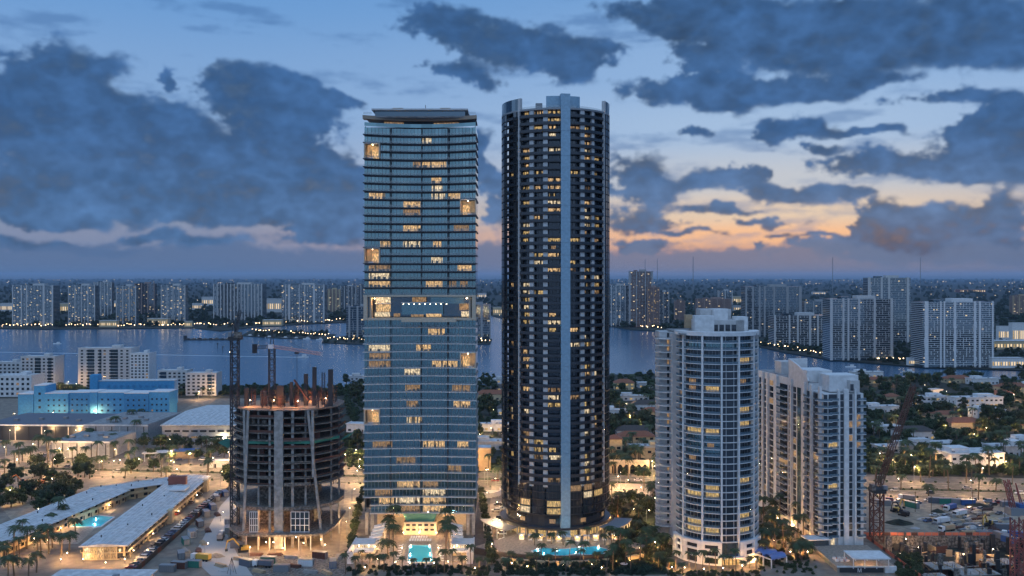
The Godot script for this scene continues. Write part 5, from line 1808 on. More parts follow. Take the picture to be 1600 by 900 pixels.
func make_ground_plan() -> void:
	# paved ground from the beach to the avenue, and the built-up blocks on the left beyond it
	var b := MB.new()
	var q := PackedVector2Array([Vector2(-420, -336.5), Vector2(420, -336.5), Vector2(420, -480), Vector2(-420, -570)])
	b.prism(notched(q), -0.3, 0.06)
	structure("pavement", b.done(), M.paving)
	b = MB.new()
	b.prism(PackedVector2Array([Vector2(-460, -590), Vector2(-150, -560), Vector2(-175, -900), Vector2(-560, -900)]), -0.3, 0.05)
	structure("pavement", b.done(), M.paving)
	b = MB.new()
	b.prism(PackedVector2Array([Vector2(-150, -560), Vector2(330, -504), Vector2(330, -540), Vector2(-150, -600)]), -0.3, 0.05)
	structure("pavement", b.done(), M.paving)
	# the avenue: two carriageways, a planted median, kerbs, lane lines
	strip("road", M.road, AV0, AV1, -17, -3, 0.12)
	strip("road", M.road, AV0, AV1, 3, 17, 0.12)
	strip("median", M.lawn, AV0, AV1, -2.6, 2.6, 0.24)
	for w in [-17.3, -2.9, 2.6, 17.0]:
		strip("kerb", M.kerb, AV0, AV1, w, w + 0.3, 0.26)
	var u := (AV1 - AV0).normalized()
	for w in [-12.4, -7.7, 7.7, 12.4]:
		var l := MB.new()
		var s := 4.0
		while s < 690:
			l.prism(along(AV0 + u * s, AV0 + u * (s + 3.5), w - 0.09, w + 0.09), 0.122, 0.128)
			s += 9.0
		var o := structure("lane_lines", l.done(), M.line_paint)
		o.set_meta("kind", "structure")
	# side roads
	var c0 := Vector3(-253, 0, -572)
	var c1 := Vector3(-296, 0, -880)
	strip("road", M.road, c0, c1, -6, 6, 0.12)
	strip("road", M.asphalt, Vector3(-13.5, 0, -350), Vector3(-14.5, 0, -540), -3.0, 3.2, 0.12)
	strip("road", M.road, Vector3(52, 0, -420), Vector3(78, 0, -520), -4.5, 4.5, 0.12)
	for k in 120:
		block(AV0 + u * (k * 6.0), 17.5)
	for k in 56:
		block(c0.lerp(c1, k / 55.0), 7.0)
	for k in 30:
		block(Vector3(-14, 0, -350 - k * 6.5), 4.5)
	# lamps along both kerbs of the avenue
	var n := Vector3(-u.z, 0, u.x)
	for k in 19:
		for s in [-1, 1]:
			lamp_at(AV0 + u * (18 + k * 36.0 + s * 9) + n * s * 18.2, 85.0, 9.5, "tall street lamp on the %s kerb of the avenue" % ("inland" if s < 0 else "seaward"), atan2(-n.z, n.x) + (PI if s > 0 else 0.0))
	# traffic
	for k in 34:
		var lane: float = [-14.6, -10.0, -5.4, 5.4, 10.0, 14.6][rng.randi() % 6]
		var p := AV0 + u * (10 + k * 20.0 + rng.randf_range(-6, 6)) + n * lane
		car_at(p + Vector3(0, 0.12, 0), atan2(-u.x, -u.z) + (0.0 if lane < 0 else PI), "driving on the avenue")


func make_houses() -> void:
	var t := 0.12
	house(1455, 633, 34, 14, 7, "flat", "wide white flat-roofed villa with an upper terrace room near the canal", t)
	house(1531, 636, 44, 15, 8, "flat", "longest white flat-roofed villa among the trees by the canal", t)
	house(1550, 655, 24, 14, 7, "flat", "boxy white villa in the trees seaward of the longest villa", t)
	house(1434, 688, 26, 13, 6, "dark", "white house with a dark hipped roof behind the raised crane jib", t, 0.1)
	house(1462, 705, 34, 14, 4.5, "grey", "low grey flat-roofed house seaward of the dark-roofed house", t, 0.1)
	house(1528, 732, 34, 20, 8.5, "flat", "large white two-storey villa facing the avenue palms", t, 0.2)
	house(1585, 713, 26, 14, 6, "flat", "white flat-roofed house next to the large two-storey villa", t)
	house(1512, 673, 26, 13, 6, "clay", "pinkish house with a clay hipped roof and lit porch", t, 0.7)
	house(1380, 645, 28, 12, 5, "flat", "white single-storey house beside the slab tower's far end", t)
	house(1405, 708, 26, 12, 4, "grey", "low grey house under the crane jib", t, 0.1)
	house(1397, 630, 12, 10, 6, "clay", "small clay-roofed house glowing orange between tall trees", t, 0.9)
	house(1588, 616, 30, 14, 7, "clay", "broad clay-roofed house with all windows lit by the canal", t, 0.9)
	house(1500, 599, 28, 13, 5, "clay", "clay-roofed bungalow on the canal bank", t)
	house(1540, 601, 30, 13, 6, "flat", "white house on the canal bank beside the bungalow", t)
	house(1358, 590, 34, 14, 6, "flat", "white pavilion with an overhanging roof at the canal bend", t, 0.6)
	house(976, 609, 20, 13, 7, "clay", "clay-roofed house glowing orange beyond the round tower", 0.0, 0.9)
	house(990, 626, 28, 12, 4, "grey", "long low grey roof in front of the glowing clay-roofed house")
	house(1015, 641, 28, 13, 5, "dark", "dark hipped roof close behind the round-fronted tower")
	house(1024, 653, 20, 12, 5, "clay", "brown tiled house half hidden by the round-fronted tower")
	house(962, 649, 24, 12, 4, "flat", "beige flat roof close beside the round tower", 0.0, 0.6)
	house(995, 684, 28, 12, 5, "dark", "brown-roofed house with a white lit porch in the trees", 0.0, 0.6)
	house(961, 722, 9, 9, 14, "clay", "slender house tower under a pyramid clay roof", 0.0, 0.4)
	house(1015, 722, 24, 12, 9, "cream", "two-storey cream house washed by warm light", 0.0, 0.6)
	house(770, 626, 30, 13, 6, "clay", "clay-roofed house seen between the two tallest towers", 0.0, 0.1)
	house(765, 674, 28, 10, 5, "flat", "white house with bright ground-floor windows between the tallest towers", 0.0, 0.95)
	house(766, 703, 27, 14, 5, "grey", "pale metal-roofed shed between the tallest towers", 0.0, 0.1)
	house(752, 736, 11, 12, 13, "tan", "narrow tan building beside the glass tower", 0.0, 0.4)
	var r2 := RandomNumberGenerator.new()
	r2.seed = 91
	var spots := 0
	for k in 260:
		var px := r2.randf_range(940, 1640) if r2.randf() < 0.85 else r2.randf_range(545, 800)
		var py := r2.randf_range(594, 728)
		var p := G(px, py)
		if px > 1030 and px < 1190 or not free_at(p - Vector3(0, 0, 7), 15) or spots > 34:
			continue
		spots += 1
		var kind: String = ["flat", "grey", "clay", "dark", "clay", "flat"][r2.randi() % 6]
		house(px, py, r2.randf_range(15, 26), r2.randf_range(10, 13), r2.randf_range(4, 6.5), kind, {"flat": "small white flat-roofed house half hidden by trees", "grey": "small grey flat-roofed house half hidden by trees", "clay": "small cream house with a clay roof half hidden by trees", "dark": "small white house with a dark roof half hidden by trees"}[kind], r2.randf_range(-0.2, 0.3), 0.3)
	# arcade of pale arches on the avenue
	var a := thing("arcade", "pale wall with a row of pointed arches lit from below", "arcade", "", G(983, 740))
	for k in 6:
		var x := (k - 2.5) * 3.6
		bx(a, "pier", M.beige_stone, Vector3(x - 1.6, 3.0, 0), Vector3(0.7, 6.0, 1.0))
		var b := MB.new()
		b.beam(Vector3(x - 1.5, 4.2, 0), Vector3(x + 0.2, 6.6, 0), 0.7)
		b.beam(Vector3(x + 1.9, 4.2, 0), Vector3(x + 0.2, 6.6, 0), 0.7)
		part(a, "arch", b.done(), M.beige_stone)
		bx(a, "arch_glass", M.window_glass, Vector3(x + 0.2, 2.6, -0.6), Vector3(2.6, 5.0, 0.2))
	bx(a, "pier", M.beige_stone, Vector3(10.6, 3.0, 0), Vector3(0.7, 6.0, 1.0))
	bx(a, "back_wall", M.beige_stone, Vector3(0, 3.8, -2.2), Vector3(24, 7.6, 1.0))


func make_gardens() -> void:
	var r2 := RandomNumberGenerator.new()
	r2.seed = 17
	# street and garden lamps among the houses
	for q in [[985, 660], [972, 695], [1005, 668], [1020, 742], [770, 680], [752, 690], [1400, 660], [1425, 725], [1462, 735], [1478, 676], [1520, 690], [1560, 690], [1575, 735], [1590, 640], [1440, 650], [1500, 650], [1398, 733], [1372, 722], [1575, 672], [1540, 680], [550, 690], [556, 715], [770, 650], [1480, 620], [1585, 625], [980, 640], [1385, 600], [1445, 610]]:
		var p := G(q[0], q[1])
		lamp_at(p, 60.0, 5.5, "short street lamp on a lane between the houses", r2.randf() * TAU)
	# trees: the nearest and largest first
	var n := 0
	var tries := 0
	while n < 165 and tries < 4000:
		tries += 1
		var px := r2.randf_range(945, 1640)
		if r2.randf() < 0.16:
			px = r2.randf_range(540, 800)
		var py := lerpf(745, 592, sqrt(r2.randf()))
		var p := G(px, py)
		if px > 1060 and px < 1180 or not free_at(p, 2.5):
			continue
		n += 1
		block(p, 2.2)
		tree_at(p, ["round dark green tree between the houses", "tall leafy tree shading a garden wall", "spreading tree on a lane between the houses"][n % 3], r2.randf_range(0.9, 1.45))
	# what is smaller reads as one mass of garden green
	var at := []
	for k in 3200:
		var px := r2.randf_range(930, 1680)
		if r2.randf() < 0.2:
			px = r2.randf_range(540, 800)
		var py := lerpf(744, 584.5, r2.randf())
		var p := G(px, py)
		if (px > 1060 and px < 1180) or p.z < -1150 or not free_at(p, 0.5):
			continue
		if px > 940 and py < bay_y(px) + 2:
			continue
		at.append([p, r2.randf_range(0.45, 1.0)])
	for k in 500:
		var px := r2.randf_range(-20, 560)
		var py := r2.randf_range(604, 618)
		at.append([G(px, py), r2.randf_range(0.5, 1.0)])
	var av := (AV1 - AV0).normalized()
	var across := Vector3(-av.z, 0, av.x)
	for k in 420:  # clipped hedges on the median and along both verges of the avenue
		var off: float = [-19.6, -1.2, 1.2, 19.6][k % 4]
		at.append([AV0 + av * (k * 1.64) + across * (off + r2.randf_range(-0.3, 0.3)), r2.randf_range(0.16, 0.24)])
	woods("garden_green", "dense garden shrubs and small trees around the houses", at, M.leaf_0)
	# palms along the avenue and the inland lanes
	var u := (AV1 - AV0).normalized()
	var nn := Vector3(-u.z, 0, u.x)
	for k in 84:
		var s := 6 + k * 8.1
		var p := AV0 + u * s + nn * ([-20.5, 0.0, 20.5][k % 3] as float)
		palm_at(p, ["palm on the inland verge of the avenue", "palm in the planted median of the avenue", "palm on the seaward verge of the avenue"][k % 3], 1.0)
	for k in 40:
		var px := r2.randf_range(1362, 1620) if k < 32 else r2.randf_range(950, 1030)
		var p := G(px, r2.randf_range(708, 748) if k < 24 else r2.randf_range(600, 735))
		palm_at(p, "tall palm standing above the house gardens", 1.15)


func make_more_palms() -> void:
	var r2 := RandomNumberGenerator.new()
	r2.seed = 61
	var at := []
	for k in 170:
		var px := r2.randf_range(1355, 1630) if k < 110 else r2.randf_range(950, 1035)
		var py := r2.randf_range(596, 746)
		var p := G(px, py)
		if py > bay_y(px) + 6 and free_at(p, 1.0):
			at.append([p, r2.randf_range(0.8, 1.25)])
	for k in 60:
		var p := G(r2.randf_range(60, 360), r2.randf_range(655, 742))
		if free_at(p, 1.0):
			at.append([p, r2.randf_range(0.8, 1.2)])
	for k in 40:
		at.append([G(r2.randf_range(60, 330), r2.randf_range(606, 622)), r2.randf_range(0.7, 1.1)])
	more_palms("smaller palms scattered through the gardens and lots", at)


func bay_y(px: float) -> float:
	var s := [[-900, 606], [0, 606], [120, 602], [240, 605], [350, 611], [440, 606], [560, 606], [760, 602], [960, 585], [1040, 583], [1180, 581], [1350, 587], [1480, 592], [1620, 593], [2300, 593]]
	for k in range(1, s.size()):
		if px < s[k][0]:
			return lerpf(s[k - 1][1], s[k][1], (px - s[k - 1][0]) / (s[k][0] - s[k - 1][0]))
	return 593.0


# ---- the left side: waterfront blocks, blue hotel, hall, shops, motel ----
func block_house(called: String, label: String, px0: float, px1: float, top: float, foot: float, wall: String, rows: int, cols: int, lit: float, deep := 16.0, inset := [], back_to := -1.0) -> Node3D:  # a mid-rise with separate windows
	var d := dep(foot)
	var w := (px1 - px0) / F * d
	var h := Y(top, d)
	var t := thing(called, label, "building", "", Vector3(X((px0 + px1) / 2, d), 0, -d))
	bx(t, "wall", M[wall], Vector3(0, h / 2, -deep / 2), Vector3(w, h, deep))
	bx(t, "roof", M.white_roof, Vector3(0, h + 0.15, -deep / 2), Vector3(w - 0.6, 0.3, deep - 0.6))
	for s in [-1, 1]:
		bx(t, "parapet", M[wall], Vector3(s * (w / 2 - 0.15), h + 0.5, -deep / 2), Vector3(0.35, 1.0, deep + 0.02))
	bx(t, "parapet", M[wall], Vector3(0, h + 0.5, -0.1), Vector3(w - 0.5, 1.0, 0.35))
	bx(t, "roof_house", M[wall], Vector3(w * 0.15, h + 1.6, -deep * 0.6), Vector3(w * 0.16, 2.8, deep * 0.4))
	var p := (h - 1.0) / rows
	for r in rows:
		for k in cols:
			var x := ((k + 0.5) / cols - 0.5) * w * 0.96
			bx(t, "window", M.lit_dim if rng.randf() < lit else M.window_glass, Vector3(x, 0.6 + p * (r + 0.5), 0.03), Vector3(minf(w / cols * 0.5, 2.4), p * 0.5, 0.12))
	for q in inset:  # darker vertical strips of balconies: share of width, width share
		bx(t, "balcony_strip", M.dark_glass, Vector3((q[0] - 0.5) * w, h / 2, 0.1), Vector3(q[1] * w, h - 1.5, 0.3))
		for r in rows:
			bx(t, "balcony", M[wall], Vector3((q[0] - 0.5) * w, 0.6 + p * r, 0.6), Vector3(q[1] * w * 1.05, 0.3, 1.3))
	block(t.position - Vector3(0, 0, deep / 2), maxf(w / 2, deep / 2))
	return t


func make_left_blocks() -> void:
	block_house("apartment_block", "small white apartment block with dark corner windows at the bay", -10, 32, 567, 602, "pale_wall", 6, 6, 0.08, 18)
	block_house("apartment_block", "greyish stepped apartment block with balconies near the bay", 32, 86, 558, 606, "pale_wall", 9, 8, 0.08, 20, [[0.5, 0.16], [0.85, 0.1]])
	block_house("apartment_block", "tallest pale apartment block of the left waterfront with dark glass strips", 122, 205, 545, 606, "pale_wall", 12, 9, 0.05, 22, [[0.24, 0.12], [0.42, 0.04], [0.68, 0.14]])
	block_house("apartment_block", "white wing with small square windows beside the tallest pale block", 203, 233, 553, 607, "white_wall", 11, 5, 0.06, 20)
	block_house("apartment_block", "low pale apartment block with dark loggias in front of open water", 246, 292, 580, 614, "pale_wall", 6, 6, 0.06, 18, [[0.2, 0.2]])
	block_house("apartment_block", "low pale apartment block with shaded corner loggias beside the trees", 290, 338, 584, 618, "pale_wall", 6, 6, 0.08, 18, [[0.78, 0.14]])
	block_house("apartment_block", "white terraced block with curved decks in the left corner", -10, 49, 588, 620, "white_wall", 4, 7, 0.3, 26)
	# blue hotel
	var d := dep(657)
	var t := thing("blue_hotel", "long bright blue hotel with square windows and a stair tower", "hotel", "", Vector3(X(147, d), 0, -d))
	var cuts := [[28, 52, 616], [52, 70, 603], [70, 107, 615], [107, 140, 614], [140, 152, 613], [152, 194, 614], [194, 232, 615], [232, 264, 613]]
	var k := 0
	for c in cuts:
		var w: float = (c[1] - c[0]) / F * d
		var h := Y(c[2], d)
		var x := X((c[0] + c[1]) / 2.0, d) - t.position.x
		var step := -1.0 if k % 2 else 0.0
		bx(t, "facade_bay", M.blue_wall if k % 3 else M.deep_blue_wall, Vector3(x, h / 2, -9 + step), Vector3(w, h, 18))
		bx(t, "parapet", M.white_wall, Vector3(x, h + 0.25, -9 + step), Vector3(w, 0.5, 18.2))
		if w > 15:
			for r in 4:
				for j in 4:
					bx(t, "window_surround", M.deep_blue_wall, Vector3(x + (j - 1.5) * w / 4.4, 3.4 + r * (h - 3.4) / 4.2, step + 0.03), Vector3(1.9, 1.9, 0.16))
					bx(t, "window", M.lit_dim if rng.randf() < 0.07 else M.window_glass, Vector3(x + (j - 1.5) * w / 4.4, 3.4 + r * (h - 3.4) / 4.2, step + 0.1), Vector3(1.3, 1.3, 0.14))
		elif k == 1:
			for r in 4:
				bx(t, "window", M.window_glass, Vector3(x, 5 + r * 5.4, step + 0.08), Vector3(1.9, 1.9, 0.14))
		k += 1
	bx(t, "porch", M.cream_wall, Vector3(-37, 2.0, 2.5), Vector3(11, 4.0, 5))
	bx(t, "porch", M.cream_wall, Vector3(-13, 2.0, 2.5), Vector3(9, 4.0, 5))
	for x in [-39.5, -35, -14.5, -11.5]:
		bx(t, "lit_window", M.lit_gold, Vector3(x, 1.9, 5.05), Vector3(1.8, 2.2, 0.1))
	block(t.position - Vector3(0, 0, 9), 40)
	d = dep(632)
	t = thing("blue_annex", "narrow blue hotel wing with a row of porthole windows behind the main block", "hotel", "", Vector3(X(208, d), 0, -d))
	var w := 125.0 / F * d
	bx(t, "wall", M.blue_wall, Vector3(0, 10.5, -6), Vector3(w, 21, 12), deg_to_rad(4))
	bx(t, "roof", M.white_roof, Vector3(0, 21.2, -6), Vector3(w + 0.6, 0.5, 12.6), deg_to_rad(4))
	bx(t, "stair_tower", M.blue_wall, Vector3(-w / 2 + 2, 13.4, -1), Vector3(7, 26.8, 9))
	for j in 10:
		var o := cyl(t, "porthole", M.deep_blue_wall, Vector3(-w * 0.3 + j * w * 0.078, 16.5, 0.3 - (-w * 0.3 + j * w * 0.078) * 0.07), 1.5, 0.4)
		o.transform.basis = Basis(Vector3.RIGHT, PI / 2) * Basis.from_scale(Vector3(1.4, 0.5, 1.4))
	# white-roofed hall
	t = thing("hall", "big hall with a broad ribbed white metal roof and two window rows", "hall", "", Vector3(-213, 0, -653))
	bx(t, "wall", M.grey_wall, Vector3(0, 6.8, -50), Vector3(50, 13.6, 100))
	var b := MB.new()
	b.quad(Vector3(-26, 13.6, 1), Vector3(26, 13.6, 1), Vector3(26, 16.2, -50), Vector3(-26, 16.2, -50))
	b.quad(Vector3(-26, 16.2, -50), Vector3(26, 16.2, -50), Vector3(26, 13.6, -101), Vector3(-26, 13.6, -101))
	b.quad(Vector3(-26, 13.1, 1), Vector3(26, 13.1, 1), Vector3(26, 13.6, 1), Vector3(-26, 13.6, 1))
	part(t, "roof", b.done(), M.white_roof)
	for j in 13:
		b = MB.new()
		b.beam(Vector3(-24 + j * 4.0, 13.75, 0.8), Vector3(-24 + j * 4.0, 16.3, -50), 0.25)
		part(t, "roof_rib", b.done(), M.white_metal)
	for r in 2:
		for j in 8:
			bx(t, "window", M.window_glass if r or j % 3 else M.lit_dim, Vector3(-21 + j * 6.0, 5.2 + r * 4.2, 0.06), Vector3(4.4, 1.3, 0.14))
	bx(t, "door", M.white_metal, Vector3(15, 1.8, 0.06), Vector3(5, 3.6, 0.16))
	globe(t, "flood_lamp", M.lamp_bulb, Vector3(17, 4.6, 1.2), 0.17)
	lamp_light(t, Vector3(17, 4.6, 1.2), 60.0, Color(1.0, 0.9, 0.7))
	block(t.position - Vector3(0, 0, 50), 52)
	# shops and their garage: px range, top, foot, wall, deep
	for q in [[-30, 140, 664, 688, "dark_panel", 55.0, "long dark-roofed parking garage in front of the blue hotel"], [80, 172, 690, 716, "grey_wall", 38.0, "grey box-shaped shop with air units on its pale roof"], [130, 232, 664, 690, "grey_wall", 60.0, "pale flat-roofed shop row along the side street"]]:
		var dd := dep(q[3])
		var ww: float = (q[1] - q[0]) / F * dd
		var hh := Y(q[2], dd)
		t = thing("shop_building", q[6], "building", "", Vector3(X((q[0] + q[1]) / 2.0, dd), 0, -dd), deg_to_rad(-3))
		bx(t, "wall", M[q[4]], Vector3(0, hh / 2, -q[5] / 2), Vector3(ww, hh, q[5]))
		bx(t, "roof", M.grey_roof if q[4] != "dark_panel" else M.slate_roof, Vector3(0, hh + 0.2, -q[5] / 2), Vector3(ww - 0.8, 0.4, q[5] - 0.8))
		bx(t, "fascia", M.white_wall, Vector3(0, hh - 0.2, 0.15), Vector3(ww + 0.4, 0.9, 0.5))
		for j in 8:
			bx(t, "pilaster", M.dark_metal if j % 2 else M.pale_wall, Vector3(((j + 0.5) / 8.0 - 0.5) * ww, hh / 2 - 0.5, 0.12), Vector3(0.5, hh - 1.2, 0.3))
		for j in 4:
			bx(t, "roof_unit", M.grey_metal, Vector3((j - 1.5) * ww * 0.2, hh + 1.1, -q[5] * (0.3 + 0.1 * (j % 3))), Vector3(3.0, 1.6, 2.4))
		block(t.position - Vector3(0, 0, q[5] / 2), maxf(ww, q[5]) * 0.42)
	# petrol canopy and small kiosk in the lot
	t = thing("canopy", "flat forecourt canopy on thin posts with a blue shop behind", "canopy", "", G(243, 722), 0.1)
	bx(t, "roof", M.white_roof, Vector3(0, 5.2, -6), Vector3(17, 0.6, 10))
	for x in [-7, 7]:
		for z in [-10, -2]:
			cyl(t, "post", M.white_metal, Vector3(x, 2.5, z), 0.2, 5.0)
	bx(t, "shop", M.tan_wall, Vector3(14, 2.2, -14), Vector3(16, 4.4, 9))
	bx(t, "shop_roof", M.tarp_blue, Vector3(14, 4.6, -14), Vector3(17, 0.5, 10))
	t = thing("kiosk", "small white-roofed kiosk with a pale wall beside the avenue", "kiosk", "", G(341, 731))
	bx(t, "wall", M.pale_wall, Vector3(0, 2.0, -3), Vector3(11, 4.0, 6))
	bx(t, "roof", M.white_roof, Vector3(0, 4.1, -3), Vector3(11.6, 0.3, 6.6))
	bx(t, "door", M.window_glass, Vector3(-2, 1.2, 0.05), Vector3(1.4, 2.2, 0.1))


func wing(called: String, label: String, a: Vector3, c: Vector3, w0: float, w1: float, h: float, wall: String) -> Node3D:  # a long low wing between two ground points
	var u := (c - a).normalized()
	var t := thing(called, label, "motel", "", a, atan2(-u.x, -u.z))
	var l := a.distance_to(c)
	var w := w1 - w0
	var x := (w0 + w1) / 2
	bx(t, "wall", M[wall], Vector3(x, h / 2 - 0.2, -l / 2), Vector3(w - 3.0, h - 0.4, l - 0.6))
	var b := MB.new()
	b.quad(Vector3(w0, h - 0.4, 0.8), Vector3(x, h + 0.5, 0.8), Vector3(x, h + 0.5, -l), Vector3(w0, h - 0.4, -l))
	b.quad(Vector3(x, h + 0.5, 0.8), Vector3(w1, h - 0.4, 0.8), Vector3(w1, h - 0.4, -l), Vector3(x, h + 0.5, -l))
	b.quad(Vector3(w0, h - 0.7, 0.8), Vector3(w1, h - 0.7, 0.8), Vector3(w1, h - 0.4, 0.8), Vector3(w0, h - 0.4, 0.8))
	b.tri(Vector3(w0, h - 0.4, 0.8), Vector3(w1, h - 0.4, 0.8), Vector3(x, h + 0.5, 0.8))
	b.quad(Vector3(w1, h - 0.7, 0.8), Vector3(w1, h - 0.7, -l), Vector3(w1, h - 0.4, -l), Vector3(w1, h - 0.4, 0.8))
	b.quad(Vector3(w0, h - 0.7, -l), Vector3(w0, h - 0.7, 0.8), Vector3(w0, h - 0.4, 0.8), Vector3(w0, h - 0.4, -l))
	part(t, "roof", b.done(), M.white_roof)
	var n := int(l / 6.0)
	for k in n:
		var z := -(k + 0.5) * l / n
		for s in [-1, 1]:
			var sx: float = x + s * (w / 2 - 1.45)
			bx(t, "door", M.trunk, Vector3(sx, 1.1, z - 1.3), Vector3(0.1, 2.1, 1.0))
			bx(t, "window", M.lit_gold if rng.randf() < 0.12 else M.window_glass, Vector3(sx, 1.7, z + 0.9), Vector3(0.1, 1.4, 1.9))
			bx(t, "window", M.window_glass, Vector3(sx, 4.6, z + 0.9), Vector3(0.1, 1.3, 1.9))
			if k % 2 == 0:
				bx(t, "gallery_post", M.cream_wall, Vector3(x + s * (w / 2 - 0.25), h / 2 - 0.5, z), Vector3(0.2, h - 1.0, 0.2))
	for s in [-1, 1]:
		bx(t, "gallery", M.cream_wall, Vector3(x + s * (w / 2 - 0.8), 3.1, -l / 2), Vector3(1.4, 0.25, l - 0.8))
		bx(t, "gallery_rail", M.cream_wall, Vector3(x + s * (w / 2 - 0.16), 3.7, -l / 2), Vector3(0.08, 0.8, l - 0.8))
	for k in 5:  # standing seams of the roof sheets
		var f := (k + 0.5) / 5.0
		for s in [-1, 1]:
			b = MB.new()
			b.beam(Vector3(x + s * f * w / 2, h + 0.5 - f * 0.9 + 0.06, 0.7), Vector3(x + s * f * w / 2, h + 0.5 - f * 0.9 + 0.06, -l), 0.12)
			part(t, "roof_seam", b.done(), M.white_metal)
	for k in 7:
		cyl(t, "roof_vent", M.dark_metal, Vector3(x + (k % 3 - 1) * w * 0.25, h + 0.5, -(k + 0.6) * l / 7.5), 0.25, 1.2)
	return t


func make_motel() -> void:
	var t := wing("motel_wing", "long low motel wing with a white roof and a glazed lit end lobby", Vector3(-164.8, 0, -388), Vector3(-174, 0, -523), -9.8, 9.6, 6.4, "cream_wall")
	for k in 6:
		bx(t, "lobby_window", [M.lit_pale, M.lit_gold, M.lit_warm, M.lit_dim, M.lit_dim, M.window_glass][k], Vector3(-6.8 + k * 2.6, 2.9, -0.2), Vector3(2.2, 4.6, 0.12))
		bx(t, "lobby_post", M.cream_wall, Vector3(-8.1 + k * 2.6, 2.9, -0.1), Vector3(0.3, 5.6, 0.3))
	bx(t, "lobby_transom", M.cream_wall, Vector3(0, 3.0, -0.05), Vector3(16.4, 0.3, 0.3))
	bx(t, "chimney", M.red_wall, Vector3(-1.5, 8.6, -112), Vector3(9, 4.4, 3))
	bx(t, "skylight", M.white_metal, Vector3(3, 7.4, -98), Vector3(8, 0.8, 9))
	bx(t, "stair_tower", M.cream_wall, Vector3(9.9, 3.2, -58), Vector3(2.4, 6.4, 4.5))
	bx(t, "stair_tower", M.cream_wall, Vector3(9.9, 3.2, -124), Vector3(2.4, 6.4, 4.5))
	for z in [-4.0, -30.0, -70.0, -104.0]:
		globe(t, "gallery_lamp", M.lamp_bulb, Vector3(10.3, 2.7, z), 0.17)
		lamp_light(t, Vector3(10.5, 2.7, z), 9.0)
	t = wing("motel_wing", "second motel wing with a white roof along the shrubs opposite the pool court", Vector3(-218, 0, -392), Vector3(-206, 0, -492), -11, 11, 6.0, "cream_wall")
	for z in [-20.0, -50.0, -80.0]:
		globe(t, "gallery_lamp", M.lamp_bulb, Vector3(11.4, 2.7, z), 0.17)
		lamp_light(t, Vector3(11.7, 2.7, z), 9.0)
	wing("motel_link", "short motel link closing the pool court at its inland end", Vector3(-212, 0, -489), Vector3(-176, 0, -520), -8, 8, 6.2, "cream_wall")
	for k in 10:
		block(Vector3(-218 + k * 1.2, 0, -394 - k * 11.0), 12.5)
	block(Vector3(-169, 0, -420), 14); block(Vector3(-170, 0, -455), 14); block(Vector3(-172, 0, -490), 14); block(Vector3(-214, 0, -420), 14); block(Vector3(-210, 0, -460), 14); block(Vector3(-190, 0, -505), 16)
	sheet("courtyard", M.deck_stone, [[60, 850], [122, 850], [215, 765], [150, 785], [100, 803]], 0.10)
	var p := thing("motel_pool", "lit turquoise motel pool with an angular white edge", "pool", "", Vector3.ZERO)
	var b := MB.new()
	var poly := PackedVector2Array()
	for q in [[109, 812], [156, 805], [180, 808], [158, 824], [110, 824]]:
		var g := G(q[0], q[1])
		poly.append(Vector2(g.x, g.z))
	b.prism(poly, 0.05, 0.16)
	part(p, "coping", b.done(), M.white_wall)
	b = MB.new()
	var mid := Vector2.ZERO
	for q in poly:
		mid += q / poly.size()
	var inner := PackedVector2Array()
	for q in poly:
		inner.append(mid + (q - mid) * 0.9)
	b.prism(inner, 0.1, 0.2)
	part(p, "water", b.done(), M.pool_water)
	for q in [[118, 816], [150, 812], [148, 820]]:
		var g := G(q[0], q[1], 0.55)
		globe(p, "pool_lamp", M.lamp_bulb, g, 0.16)
		lamp_light(p, g, 5.0, Color(0.75, 0.95, 1.0))
	# parked row beside the motel, with the dark site fence behind it
	for k in 31:
		var z := -377.0 - k * 4.35
		car_at(Vector3(-149.5 - k * 0.17, 0.06, z), deg_to_rad(80 + rng.randf_range(-4, 4)), "in the long parked row beside the motel")
	for k in 7:
		car_at(Vector3(-157.5 - k * 0.9, 0.06, -392 - k * 18.0 + rng.randf_range(-3, 3)), rng.randf_range(-0.1, 0.1), "parked against the motel wing")
	var f := thing("site_fence", "long dark fence between the parked cars and the building yard", "fence", "", Vector3(-145, 0, -360))
	for k in 40:
		bx(f, "fence_panel", M.dark_metal if k % 5 else M.rust_steel, Vector3(-k * 0.17, 1.1, -k * 3.9), Vector3(0.12, 2.2, 3.8))
	# near roof at the bottom edge, and the shore palms
	t = thing("beach_pavilion", "flat pale roof of a low pavilion beside the beach palms", "pavilion", "", Vector3(-150, 0, -333))
	bx(t, "wall", M.pale_wall, Vector3(0, 2.6, -12), Vector3(34, 5.2, 24))
	bx(t, "roof", M.white_roof, Vector3(0, 5.4, -12), Vector3(36, 0.4, 26))
	bx(t, "roof_hatch", M.grey_metal, Vector3(6, 6.0, -16), Vector3(2, 0.8, 2))
	for q in [[22, 868], [30, 880], [8, 886], [42, 858], [58, 862], [64, 872], [76, 866], [82, 856], [96, 868], [57, 895], [22, 900], [78, 826], [90, 818], [98, 816], [70, 848], [36, 850], [5, 872], [108, 860], [12, 905], [44, 905], [118, 835]]:
		palm_at(G(q[0], q[1]), "coconut palm rising between the motel court and the beach", 1.0)
	# shrubs, palms and trees along the back of the motel and in the lots
	for k in 34:
		var q := G(rng.randf_range(-10, 135), rng.randf_range(742, 800))
		if q.x < -200:
			tree_at(q, "dark leafy tree in the thicket behind the motel", 0.85) if free_at(q, 2) else null
